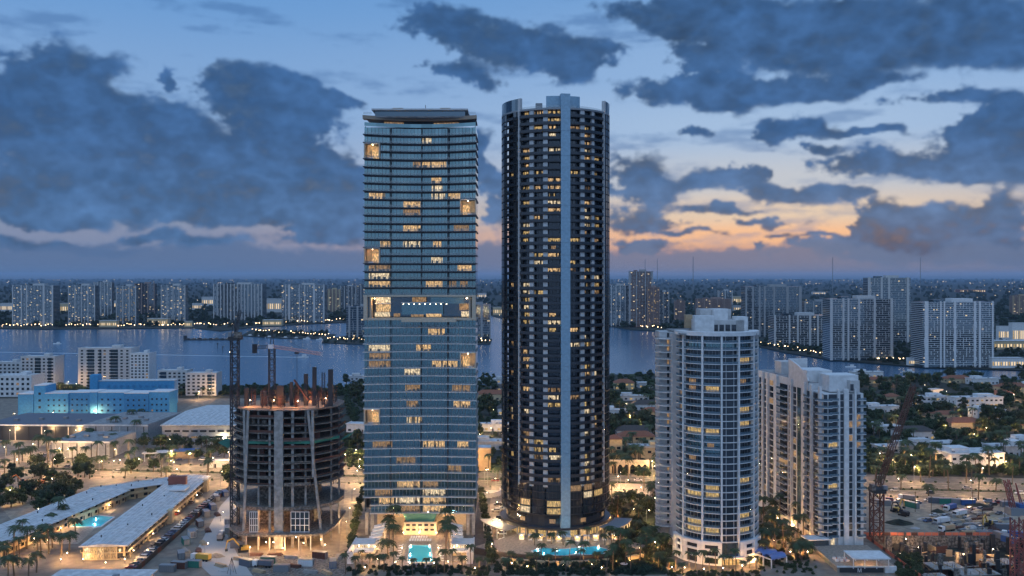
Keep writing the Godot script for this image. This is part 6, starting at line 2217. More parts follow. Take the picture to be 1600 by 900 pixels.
	for q in [[130, 735], [122, 745], [140, 748], [205, 740], [215, 730], [260, 690], [270, 680], [255, 700], [285, 690], [300, 685], [315, 700], [330, 712], [340, 705], [350, 715], [275, 705], [295, 708], [310, 718], [325, 725], [235, 720], [205, 700], [225, 700], [352, 745], [358, 760], [240, 738], [145, 690], [60, 735], [20, 745], [90, 730], [285, 700], [265, 712], [245, 700], [320, 690]]:
		tree_at(G(q[0], q[1]), "round tree in the car parks near the hall", rng.randf_range(0.8, 1.1))
	for q in [[48, 718], [90, 715], [108, 710], [122, 708], [140, 700], [175, 690], [182, 686], [190, 680], [205, 672], [212, 668], [220, 664], [228, 660], [236, 656], [30, 725], [10, 712], [75, 725], [160, 735], [200, 722], [150, 700], [252, 745], [60, 700], [215, 690], [240, 672], [178, 715], [175, 705]]:
		palm_at(G(q[0], q[1]), "tall palm lining the side street and shop lots", 1.1)
	for q in [[262, 705, 80], [300, 728, 80], [335, 735, 60], [220, 738, 80], [155, 742, 80], [105, 722, 80], [312, 690, 50], [55, 712, 90], [28, 738, 70], [180, 702, 70], [206, 686, 60], [238, 668, 60], [120, 690, 50], [70, 690, 40], [270, 740, 70], [345, 760, 70], [300, 655, 50], [80, 660, 50], [150, 658, 50], [200, 655, 50], [20, 662, 60], [310, 625, 60], [330, 620, 60], [90, 612, 50], [105, 608, 50], [120, 612, 50], [15, 690, 50], [60, 745, 60], [85, 770, 60], [20, 790, 50], [352, 690, 40], [280, 755, 60], [190, 740, 70]]:
		lamp_at(G(q[0], q[1]), q[2], 8.0, "lamp on a pole lighting the car parks near the hall", rng.randf() * TAU)
	for q in [[60, 800], [95, 830], [75, 850], [110, 800], [135, 795], [50, 870], [20, 880], [95, 880], [105, 870], [130, 880], [165, 885], [195, 880]]:
		bollard_at(G(q[0], q[1]), 16.0, "low lamp glowing beside the motel court paths")
	for k in 42:
		var q := G(rng.randf_range(30, 350), rng.randf_range(688, 742))
		if free_at(q, 3):
			car_at(q + Vector3(0, 0.05, 0), [0.1, 1.67, 3.2, -1.5][rng.randi() % 4], "standing in the car parks near the hall")
			block(q, 2.5)
	for k in 16:
		car_at(G(20 + k * 9.0, 659.5), 0.1, "parked before the blue hotel")


# ---- pool decks and gardens at the feet of the towers ----
func pool(called: String, label: String, pts: Array, y: float, lamps: Array) -> void:
	var p := thing(called, label, "pool")
	var poly := PackedVector2Array()
	var mid := Vector2.ZERO
	for q in pts:
		var g := G(q[0], q[1])
		poly.append(Vector2(g.x, g.z))
		mid += Vector2(g.x, g.z) / pts.size()
	var wide := PackedVector2Array()
	for q in poly:
		wide.append(q + (q - mid).normalized() * 0.7)
	var b := MB.new()
	b.prism(wide, y - 0.2, y + 0.12)
	part(p, "coping", b.done(), M.white_wall)
	b = MB.new()
	b.prism(poly, y, y + 0.16)
	part(p, "water", b.done(), M.pool_water)
	for q in lamps:
		var g := G(q[0], q[1], y + 0.6)
		globe(p, "pool_lamp", M.lamp_bulb, g, 0.16)
		lamp_light(p, g, 3.0, Color(0.8, 0.95, 1.0))


func lounger_kind() -> Node3D:
	var t := Node3D.new()
	t.set_meta("base_name", "sun_lounger")
	tag(t, "", "sun lounger", "sun loungers by the pools")
	bx(t, "seat", M.white_wall, Vector3(0, 0.35, 0.3), Vector3(0.8, 0.12, 1.4))
	var o := bx(t, "backrest", M.white_wall, Vector3(0, 0.58, -0.65), Vector3(0.8, 0.1, 0.75))
	o.transform.basis = Basis(Vector3.RIGHT, 0.7) * Basis.from_scale(Vector3(0.8, 0.1, 0.75))
	for x in [-0.34, 0.34]:
		for z in [-0.3, 0.9]:
			bx(t, "leg", M.grey_metal, Vector3(x, 0.15, z), Vector3(0.06, 0.3, 0.06))
	return t


func parasol_at(p: Vector3, label: String) -> void:
	var t := thing("parasol", label, "parasol", "white parasols by the pools", p)
	cyl(t, "pole", M.white_metal, Vector3(0, 1.3, 0), 0.05, 2.6)
	var b := MB.new()
	for k in 8:
		var a := TAU * k / 8
		var c := TAU * (k + 1) / 8
		b.tri(Vector3(0, 2.9, 0), Vector3(cos(c) * 1.6, 2.3, sin(c) * 1.6), Vector3(cos(a) * 1.6, 2.3, sin(a) * 1.6))
	part(t, "canopy", b.done(), M.white_wall)


func make_pool_decks() -> void:
	var lounger := lounger_kind()
	sheet("pool_terrace", M.deck_stone, [[596, 836], [716, 836], [726, 886], [586, 886]], 0.14)
	pool("hotel_pool", "rectangular turquoise pool in front of the flat glass tower", [[640, 853], [673, 853], [676, 879], [637, 879]], 0.2, [[642, 855], [671, 855], [641, 868], [672, 868], [640, 877], [673, 877]])
	sheet("water_steps", M.slate_roof, [[638, 881], [675, 881], [676, 893], [637, 893]], 0.18)
	for k in 9:
		copy(lounger, G(641 + k * 3.9, 846, 0.16), 0.0, 1.0, "white sun lounger in the row above the rectangular pool")
		if k < 7:
			copy(lounger, G(643 + k * 3.9, 841.5, 0.16), 0.0, 1.0, "white sun lounger in the row nearest the tower lobby")
			copy(lounger, G(686 + k * 0.9, 854 + k * 4, 0.16), 1.4, 1.0, "white sun lounger along the pool side by the louvred pavilion")
			copy(lounger, G(627 - k * 0.9, 854 + k * 4, 0.16), -1.4, 1.0, "white sun lounger along the pool side by the walled pavilion")
	# louvred cabanas: a flight of tilted white roofs on either side
	for s in [-1, 1]:
		var c := thing("cabana_row", "stepped row of tilted white cabana roofs %s" % ("beside the driveway hedge" if s > 0 else "beside the unfinished tower's lane"), "cabanas", "", Vector3(-40.8 + s * 16.5, 0, -420))
		for k in 6:
			var o := bx(c, "louvre_roof", M.white_wall, Vector3(s * k * 0.25, 6.4 - k * 0.75, 2.0 + k * 3.1), Vector3(5.6, 0.2, 1.9))
			o.transform.basis = Basis(Vector3.BACK, -s * 0.22) * Basis(Vector3.RIGHT, 0.35) * Basis.from_scale(Vector3(5.6, 0.2, 1.9))
			for x in [-2.4, 2.4]:
				bx(c, "post", M.pale_wall, Vector3(s * k * 0.25 + x, 3.0 - k * 0.36, 2.0 + k * 3.1), Vector3(0.2, 6.0 - k * 0.74, 0.2))
			bx(c, "terrace_step", M.deck_stone, Vector3(s * k * 0.25, 0.9 - k * 0.14, 2.0 + k * 3.1), Vector3(6.4, 1.8 - k * 0.28, 3.0))
		for k in [1, 3, 5]:
			var g := Vector3(0, 3.6 - k * 0.4, 2.4 + k * 3.1)
			globe(c, "cabana_lamp", M.lamp_bulb, g, 0.17)
			lamp_light(c, g, 7.0)
		var w := thing("pool_pavilion", "white pavilion with a lit lounge %s" % ("next to the service road" if s > 0 else "next to the clipped hedge"), "pavilion", "", Vector3(-40.8 + s * 20.2, 0, -396))
		bx(w, "wall", M.white_wall, Vector3(s * 4.6, 2.4, 2), Vector3(0.5, 4.8, 22))
		bx(w, "wall_end", M.white_wall, Vector3(s * 3.6, 2.4, 12.8), Vector3(2.4, 4.8, 0.5))
		bx(w, "roof", M.white_wall, Vector3(0, 4.6, -3), Vector3(8.6, 0.35, 9))
		bx(w, "lower_roof", M.white_wall, Vector3(-s * 0.8, 3.4, 5.2), Vector3(8.0, 0.3, 5.5))
		bx(w, "floor", M.deck_stone, Vector3(0, 0.25, 1), Vector3(8.8, 0.5, 20))
		for x in [-3.6, 0.0, 3.2]:
			bx(w, "post", M.white_wall, Vector3(x, 2.4, 1.3), Vector3(0.25, 4.4, 0.25))
			bx(w, "sofa", M.cream_wall, Vector3(x + 0.6, 0.9, 3.0), Vector3(1.8, 0.8, 1.0))
		bx(w, "lit_window", M.lit_pale, Vector3(0, 2.4, -6.6), Vector3(7.0, 3.2, 0.1))
		for x in [-2.0, 2.0]:
			globe(w, "ceiling_lamp", M.lamp_bulb, Vector3(x, 3.9, 0.5), 0.17)
			lamp_light(w, Vector3(x, 3.9, 0.5), 11.0)
	for q in [[612, 815], [614, 824], [609, 832], [615, 840], [611, 848], [608, 857], [615, 866], [606, 874], [697, 815], [694, 824], [700, 832], [695, 840], [701, 848], [697, 857], [703, 866], [697, 876]]:
		palm_at(G(q[0], q[1]), "palm in the avenues of palms flanking the rectangular pool", 1.05)
	for q in [[566, 884], [578, 890], [592, 886], [600, 894], [616, 893], [628, 898], [645, 903], [668, 902], [682, 896], [694, 896], [708, 888], [722, 893], [736, 886], [748, 892], [762, 898], [556, 893], [540, 897]]:
		palm_at(G(q[0], q[1]), "palm in the seaward row below the flat glass tower", 0.62)
	for q in [[618, 885], [640, 886], [678, 886], [700, 884], [590, 880], [728, 880], [570, 893], [742, 894], [606, 850], [707, 850], [628, 862], [685, 862], [655, 838], [630, 838], [682, 838]]:
		bollard_at(G(q[0], q[1], 0.1), 12.0, "low lamp on the terrace of the rectangular pool")
	# clipped hedge trees along the lane beside the frame, and along the service road
	for k in 16:
		tree_at(G(567 - k * 1.5, 770 + k * 7.0), "clipped hedge tree along the lane beside the glass tower", 0.52)
		tree_at(G(752 + k * 1.1, 775 + k * 7.2), "small tree lining the service road between the tallest towers", 0.5)
	sheet("lane", M.sand, [[541, 742], [571, 742], [560, 800], [552, 850], [530, 862], [536, 800]], 0.1)
	for q in [[556, 755, 60], [550, 785, 60], [546, 815, 50], [542, 840, 40], [560, 735, 60]]:
		lamp_at(G(q[0], q[1]), q[2], 7.0, "lamp lighting the sandy lane between the unfinished tower and the glass tower", rng.randf() * TAU)
	for q in [[757, 752, 60], [764, 790, 40], [775, 765, 60], [781, 805, 36], [770, 835, 36], [785, 835, 30], [768, 872, 30]]:
		lamp_at(G(q[0], q[1]), q[2], 6.5, "lamp on the service road between the two tallest towers", rng.randf() * TAU)
	for q in [[778, 790], [781, 797], [779, 812], [783, 822], [784, 836], [787, 846], [775, 800]]:
		car_at(G(q[0], q[1], 0.1), rng.randf_range(1.2, 1.9), "on the parking strip beside the round tower")
	var r := thing("ramp", "curved white garage ramp behind the parking strip", "ramp", "", G(776, 775))
	for k in 10:
		var a := -0.2 + k * 0.24
		bx(r, "ramp_wall", M.white_wall, Vector3(-4 + cos(a) * 6, 1.4, sin(a) * 9 - 4), Vector3(0.35, 2.8, 2.6), -a)
	bx(r, "ramp_deck", M.concrete, Vector3(-3, 0.3, -3), Vector3(8, 0.5, 16))
	# the round tower's terrace
	var t := thing("pool_terrace_wall", "curved dark terrace wall carrying the round tower's pool deck", "terrace", "", Vector3(20, 0, -441.7))
	var dg := PI / 180.0
	var b := MB.new()
	b.arc(57.0, 1.0, -42 * dg, 44 * dg, 0.0, 2.6, 20)
	part(t, "retaining_wall", b.done(), M.dark_roof)
	b = MB.new()
	b.arc(56.0, 30.0, -42 * dg, 44 * dg, 0.0, 1.6, 20)
	part(t, "deck", b.done(), M.deck_stone)
	b = MB.new()
	b.arc(60.5, 1.6, -24 * dg, 34 * dg, 0.0, 1.5, 16)
	part(t, "bench_wall", b.done(), M.cream_wall)
	for s in [[-78.0, -40.0], [42.0, 80.0]]:
		b = MB.new()
		b.arc(35.0, 8.0, s[0] * dg, s[1] * dg, 4.6, 5.0, 12)
		part(t, "porch_roof", b.done(), M.grey_metal)
		for k in 5:
			var a: float = lerpf(s[0], s[1], (k + 0.5) / 5.0) * dg
			cyl(t, "porch_post", M.white_metal, Vector3(sin(a) * 34, 2.3, cos(a) * 34), 0.2, 4.6)
			globe(t, "porch_lamp", M.lamp_bulb, Vector3(sin(a) * 31, 4.2, cos(a) * 31), 0.17)
			lamp_light(t, Vector3(sin(a) * 31, 4.2, cos(a) * 31), 6.0)
	pool("lagoon_pool", "wavy-edged turquoise pool on the round tower's terrace", [[832, 867], [850, 862], [868, 865], [888, 864], [908, 862], [930, 860], [949, 865], [942, 872], [920, 873], [900, 871], [880, 875], [860, 873], [842, 875]], 1.62, [[840, 866], [870, 866], [905, 863], [935, 862], [850, 873], [900, 871]])
	for k in 11:
		var px := 815 + k * 14.5
		var c := thing("pool_cabana", "small lit cabana with a pale roof between the round tower and its pool", "cabana", "cabanas behind the wavy pool", G(px, 853 + absf(k - 5) * -0.7, 1.6))
		bx(c, "roof", M.white_wall, Vector3(0, 2.5, 0), Vector3(2.6, 0.15, 2.2))
		for x in [-1.1, 1.1]:
			bx(c, "post", M.cream_wall, Vector3(x, 1.2, 0.9), Vector3(0.12, 2.4, 0.12))
		bx(c, "back_wall", M.cream_wall, Vector3(0, 1.2, -0.9), Vector3(2.4, 2.4, 0.12))
		bx(c, "day_bed", M.white_wall, Vector3(0, 0.4, -0.2), Vector3(1.8, 0.5, 1.2))
		if k % 2 == 0:
			globe(c, "lamp", M.lamp_bulb, Vector3(0, 2.1, 0.4), 0.17)
			lamp_light(c, Vector3(0, 2.1, 0.4), 7.0)
	for k in 14:
		copy(lounger, G(838 + k * 8.2, 877.5 - absf(k - 7) * 0.5, 1.62), PI, 1.0, "dark-backed sun lounger along the wavy pool's seaward edge")
	for q in [[826, 885], [846, 879], [868, 884], [890, 880], [912, 884], [934, 880], [955, 886], [858, 890], [884, 894], [906, 892], [838, 896], [800, 880], [792, 893], [812, 892], [925, 895], [948, 897], [968, 892], [835, 858], [862, 856], [880, 858], [918, 858], [945, 858], [958, 862]]:
		palm_at(G(q[0], q[1], 0.0 if q[1] > 879 else 1.5), "palm around the round tower's wavy pool" if q[1] < 880 else "palm in the seaward garden below the round tower", 0.68)
	for q in [[824, 891], [856, 893], [880, 889], [925, 888], [940, 893], [800, 886], [965, 880], [975, 890]]:
		parasol_at(G(q[0], q[1]), "white parasol in the garden below the round tower") if int(q[0]) % 3 == 0 else bollard_at(G(q[0], q[1]), 14.0, "low lamp in the garden below the round tower")
	var at := []
	for k in 260:
		var px := rng.randf_range(775, 1010)
		at.append([G(px, rng.randf_range(880, 900)), rng.randf_range(0.18, 0.42)])
	for k in 150:
		at.append([G(rng.randf_range(545, 765), rng.randf_range(886, 900)), rng.randf_range(0.15, 0.35)])
	for k in 240:
		var px := rng.randf_range(948, 1050)
		at.append([G(px, rng.randf_range(775, 895)), rng.randf_range(0.2, 0.5)])
	woods("garden_shrubs", "low dark planting in the gardens at the feet of the towers", at, M.leaf_2)


func make_right_gardens() -> void:
	sheet("lawn", M.lawn, [[985, 795], [1015, 792], [1034, 822], [1030, 842], [1005, 836]], 0.16)
	sheet("lawn", M.lawn, [[960, 775], [985, 778], [1000, 812], [985, 830], [958, 812]], 0.16)
	sheet("lawn", M.lawn, [[1000, 845], [1045, 852], [1040, 898], [975, 898], [968, 862]], 0.16)
	sheet("drive", M.deck_stone, [[952, 752], [1000, 757], [1030, 776], [1045, 800], [1030, 808], [1010, 785], [975, 770], [952, 772]], 0.13)
	for k in 26:
		palm_at(G(rng.randf_range(955, 1040), rng.randf_range(775, 895)), "palm in the gardens between the round tower and the round-fronted tower", 0.95)
	for k in 20:
		var p := G(rng.randf_range(952, 1035), rng.randf_range(782, 885))
		tree_at(p, "garden tree between the round tower and the round-fronted tower", 0.72)
	for q in [[978, 765, 50], [1000, 778, 50], [1020, 795, 50], [965, 760, 50], [1035, 840, 40], [1028, 868, 40], [1010, 815, 30]]:
		lamp_at(G(q[0], q[1]), q[2], 5.5, "lamp on the curving drive beside the round-fronted tower", rng.randf() * TAU)
	for q in [[990, 800], [1000, 790], [1005, 826], [985, 842], [1020, 850], [1000, 862], [1030, 880], [985, 882], [1010, 885], [965, 838], [972, 815], [1050, 892], [1070, 893], [1100, 895], [1130, 894], [1160, 890], [1180, 880], [1190, 868]]:
		bollard_at(G(q[0], q[1]), 18.0, "low lamp along the garden paths by the round-fronted tower")
	for k in 14:
		palm_at(G(1045 + k * 10.5, 888 + (k % 3) * 4), "young palm in the forecourt row of the round-fronted tower", 0.62)
	for k in 30:
		palm_at(G(rng.randf_range(1188, 1262), rng.randf_range(800, 880)), "palm in the grove between the two white towers", 1.0)
	for q in [[1200, 830], [1225, 842], [1250, 850], [1210, 850], [1240, 826], [1215, 815], [1195, 850], [1262, 868], [1235, 868]]:
		bollard_at(G(q[0], q[1]), 20.0, "low lamp in the palm grove between the white towers")
	mat("vault_blue", Color(0.10, 0.16, 0.36), 0.4)
	var v := thing("vaulted_canopy", "three blue barrel vaults over a white arcade by the palm grove", "canopy", "", G(1211, 884), 0.5)
	for k in 3:
		var b := MB.new()
		for j in 8:
			var a := PI * j / 8.0
			var c := PI * (j + 1) / 8.0
			var o := Vector3(0, 3.4, -k * 4.6)
			b.quad(o + Vector3(-4, sin(a) * 1.7, cos(a) * 2.2), o + Vector3(4, sin(a) * 1.7, cos(a) * 2.2), o + Vector3(4, sin(c) * 1.7, cos(c) * 2.2), o + Vector3(-4, sin(c) * 1.7, cos(c) * 2.2))
		part(v, "vault", b.done(), M.vault_blue)
		for x in [-4.0, 4.0]:
			for z in [-2.2, 2.2]:
				bx(v, "post", M.white_wall, Vector3(x, 1.7, z - k * 4.6), Vector3(0.4, 3.4, 0.3))
			bx(v, "gable_rim", M.white_wall, Vector3(x, 3.5, -k * 4.6), Vector3(0.4, 0.4, 4.6))
	var at := []
	for k in 160:
		at.append([G(rng.randf_range(1188, 1275), rng.randf_range(800, 898)), rng.randf_range(0.15, 0.4)])
	for k in 120:
		at.append([G(rng.randf_range(1040, 1190), rng.randf_range(893, 902)), rng.randf_range(0.12, 0.25)])
	for k in 140:
		at.append([G(rng.randf_range(1402, 1440), rng.randf_range(868, 902)), rng.randf_range(0.15, 0.4)])
	woods("grove_shrubs", "low planting under the palms beside the white towers", at, M.leaf_1)


# ---- building yards ----
func excavator(p: Vector3, turn: float, paint: String, label: String) -> void:
	var t := thing("excavator", label, "excavator", "", p, turn)
	for x in [-1.2, 1.2]:
		bx(t, "track", M.tyre, Vector3(x, 0.45, 0), Vector3(0.6, 0.9, 4.2))
	bx(t, "house", M[paint], Vector3(0, 1.7, 0.6), Vector3(2.6, 1.4, 3.0))
	bx(t, "cab", M.window_glass, Vector3(-0.8, 2.2, -0.9), Vector3(1.0, 1.7, 1.4))
	bx(t, "counterweight", M.dark_metal, Vector3(0, 1.6, 2.3), Vector3(2.4, 1.1, 0.6))
	var b := MB.new()
	b.beam(Vector3(0.4, 1.9, -1.0), Vector3(0.4, 5.8, -4.0), 0.5)
	b.beam(Vector3(0.4, 5.8, -4.0), Vector3(0.4, 4.8, -6.4), 0.45)
	part(t, "boom", b.done(), M[paint])
	b = MB.new()
	b.beam(Vector3(0.4, 4.9, -6.3), Vector3(0.4, 1.6, -7.0), 0.35)
	part(t, "stick", b.done(), M[paint])
	bx(t, "bucket", M.dark_metal, Vector3(0.4, 1.2, -6.7), Vector3(1.1, 0.9, 1.1))


func box_stack(called: String, label: String, category: String, group: String, p: Vector3, turn: float, m: Material, size: Vector3, ribs := 8) -> void:  # a ribbed steel container
	var t := thing(called, label, category, group, p, turn)
	bx(t, "body", m, Vector3(0, size.y / 2 + 0.1, 0), size)
	for k in ribs:
		for s in [-1, 1]:
			bx(t, "rib", m, Vector3(s * (size.x / 2 + 0.04), size.y / 2 + 0.1, ((k + 0.5) / ribs - 0.5) * size.z), Vector3(0.1, size.y * 0.92, size.z / ribs * 0.45))
	bx(t, "roof_edge", M.grey_metal, Vector3(0, size.y + 0.14, 0), Vector3(size.x + 0.12, 0.1, size.z + 0.12))
	for s in [-0.5, 0.5]:
		bx(t, "door", M.grey_metal, Vector3(s * size.x * 0.48, size.y / 2 + 0.1, size.z / 2 + 0.05), Vector3(size.x * 0.44, size.y * 0.86, 0.08))


func truck(p: Vector3, turn: float, body: String, label: String) -> void:
	var t := thing("truck", label, "truck", "lorries on the building yards", p, turn)
	bx(t, "cab", M.white_metal, Vector3(0, 1.6, -3.4), Vector3(2.3, 2.2, 1.9))
	bx(t, "windscreen", M.window_glass, Vector3(0, 2.0, -4.38), Vector3(2.0, 0.9, 0.08))
	bx(t, "chassis", M.dark_metal, Vector3(0, 0.8, 0), Vector3(1.8, 0.3, 8.0))
	bx(t, "load_bed", M[body], Vector3(0, 1.9, 0.9), Vector3(2.4, 1.9, 5.8))
	for z in [-3.0, 1.6, 2.9]:
		for x in [-1.05, 1.05]:
			var o := cyl(t, "wheel", M.tyre, Vector3(x, 0.5, z), 0.5, 0.35)
			o.transform.basis = Basis(Vector3.BACK, PI / 2) * Basis.from_scale(Vector3(0.5, 0.35, 0.5))


func timber_stack(p: Vector3, turn: float, m: Material, label: String, l := 6.0) -> void:
	var t := thing("material_stack", label, "materials", "stacked building materials", p, turn)
	for r in 3:
		for k in 5 - r:
			bx(t, "plank", m, Vector3((k - (4 - r) / 2.0) * 0.55, 0.2 + r * 0.36, rng.randf_range(-0.2, 0.2)), Vector3(0.46, 0.3, l * rng.randf_range(0.8, 1.0)))


func mound(p: Vector3, w: float, h: float, m: Material, label: String) -> void:
	var t := thing("spoil_heap", label, "heap", "heaps of sand and spoil", p)
	var b := MB.new()
	var n := 14
	var ring := []
	for j in 4:
		var row := []
		for k in n:
			var a := TAU * k / n
			var r := w * (1.0 - j / 4.0) * rng.randf_range(0.82, 1.1)
			row.append(Vector3(cos(a) * r, h * pow(j / 4.0, 0.8) * rng.randf_range(0.85, 1.1) - (0.1 if j == 0 else 0.0), sin(a) * r * 0.7))
		ring.append(row)
	for j in 3:
		for k in n:
			b.quad(ring[j][k], ring[j + 1][k], ring[j + 1][(k + 1) % n], ring[j][(k + 1) % n])
	for k in n:
		b.tri(ring[3][k], Vector3(0, h, 0), ring[3][(k + 1) % n])
	part(t, "heap", b.done(), m)


func make_left_yard() -> void:
	mat("haul_road", Color(0.34, 0.33, 0.33), 0.95)
	sheet("haul_road", M.haul_road, [[318, 840], [345, 790], [362, 772], [372, 790], [352, 830], [372, 868], [395, 900], [330, 900], [300, 872]], 0.1)
	sheet("yard_ground", M.raw_concrete, [[372, 868], [540, 866], [540, 900], [395, 900]], 0.09)
	var cols := [M.slate_roof, M.tarp_blue, M.grey_metal, M.rust_steel, M.white_metal, M.net_green]
	var names := ["slate", "blue", "grey", "rust red", "white", "green"]
	var spots := [[283, 872, 0.4], [290, 850, 0.5], [300, 838, 0.5], [312, 822, 0.5], [322, 806, 0.5], [332, 796, 0.5], [338, 782, 0.5], [358, 832, 0.1], [357, 818, 0.1], [280, 888, 1.4], [262, 893, 1.5], [352, 775, 0.5], [372, 856, 1.6], [420, 880, 1.5], [478, 884, 1.5], [500, 872, 1.2], [440, 893, 1.5], [520, 885, 0.2], [385, 884, 1.0], [302, 886, 1.4]]
	for k in spots.size():
		var c := k * 5 % 6
		box_stack("container", "%s steel container in the yard %s" % [names[c], "in front of the unfinished tower" if spots[k][0] > 370 else "between the car row and the unfinished tower"], "container", "containers in the tower yard", G(spots[k][0], spots[k][1]), spots[k][2], cols[c], Vector3(2.5, 2.6, 6.0))
	for q in [[310, 862, 0.3], [318, 850, 0.5], [305, 830, 0.5], [325, 830, 0.4], [340, 805, 0.5], [400, 868, 1.6], [455, 872, 1.5], [485, 895, 1.4], [430, 868, 1.6], [510, 896, 0.7], [460, 886, 1.2], [290, 862, 0.6], [345, 885, 0.9], [405, 894, 1.0], [530, 872, 0.3], [375, 875, 1.2]]:
		timber_stack(G(q[0], q[1]), q[2], [M.tan_wall, M.rust_steel, M.concrete][int(q[0]) % 3], ["stack of pale timber in the yard below the unfinished tower", "bundle of rusty steel bars in the yard below the unfinished tower", "stack of concrete beams in the yard below the unfinished tower"][int(q[0]) % 3])
	mound(G(338, 870), 4.0, 1.6, M.sand, "pale sand heap beside the haul road bend")
	mound(G(352, 892), 3.4, 1.4, M.haul_road, "grey gravel heap at the foot of the haul road")
	mound(G(55, 762), 8.0, 2.6, M.sand, "broad sand heap between the orange excavators")
	truck(G(345, 842), 0.15, "grey_metal", "grey tipper lorry on the haul road beside the frame crane")
	truck(G(315, 876), 1.3, "yellow_paint", "lorry with a yellow load bed near the yard fence")
	truck(G(412, 886), 1.4, "slate_roof", "dark lorry parked below the unfinished tower")
	excavator(G(30, 779), 0.5, "orange_paint", "orange excavator with its boom raised beside the thicket")
	excavator(G(66, 757), -1.2, "orange_paint", "orange excavator by the sand heap next to the car park palms")
	excavator(G(38, 757), 2.2, "orange_paint", "low orange excavator half behind the sand heap")
	excavator(G(380, 862), 1.9, "yellow_paint", "yellow excavator at the corner of the unfinished tower")
	var t := thing("tripod_rig", "tall dark steel tripod at the end of the haul road", "rig", "", G(362, 897))
	for k in 4:
		var b := MB.new()
		b.beam(Vector3(cos(k * 1.6) * 1.8, 0, sin(k * 1.6) * 1.8), Vector3(0, 6.4, 0), 0.14)
		part(t, "leg", b.done(), M.dark_metal)
	sheet("sand_lot", M.sand, [[0, 792], [30, 745], [95, 728], [118, 745], [70, 790], [20, 815]], 0.09)
	for q in [[390, 872, 24], [430, 866, 24], [470, 866, 24], [505, 868, 24], [345, 815, 18], [320, 868, 14], [360, 790, 22]]:
		lamp_at(G(q[0], q[1]), q[2], 5.0, "work light on a post in the yard of the unfinished tower", rng.randf() * TAU)


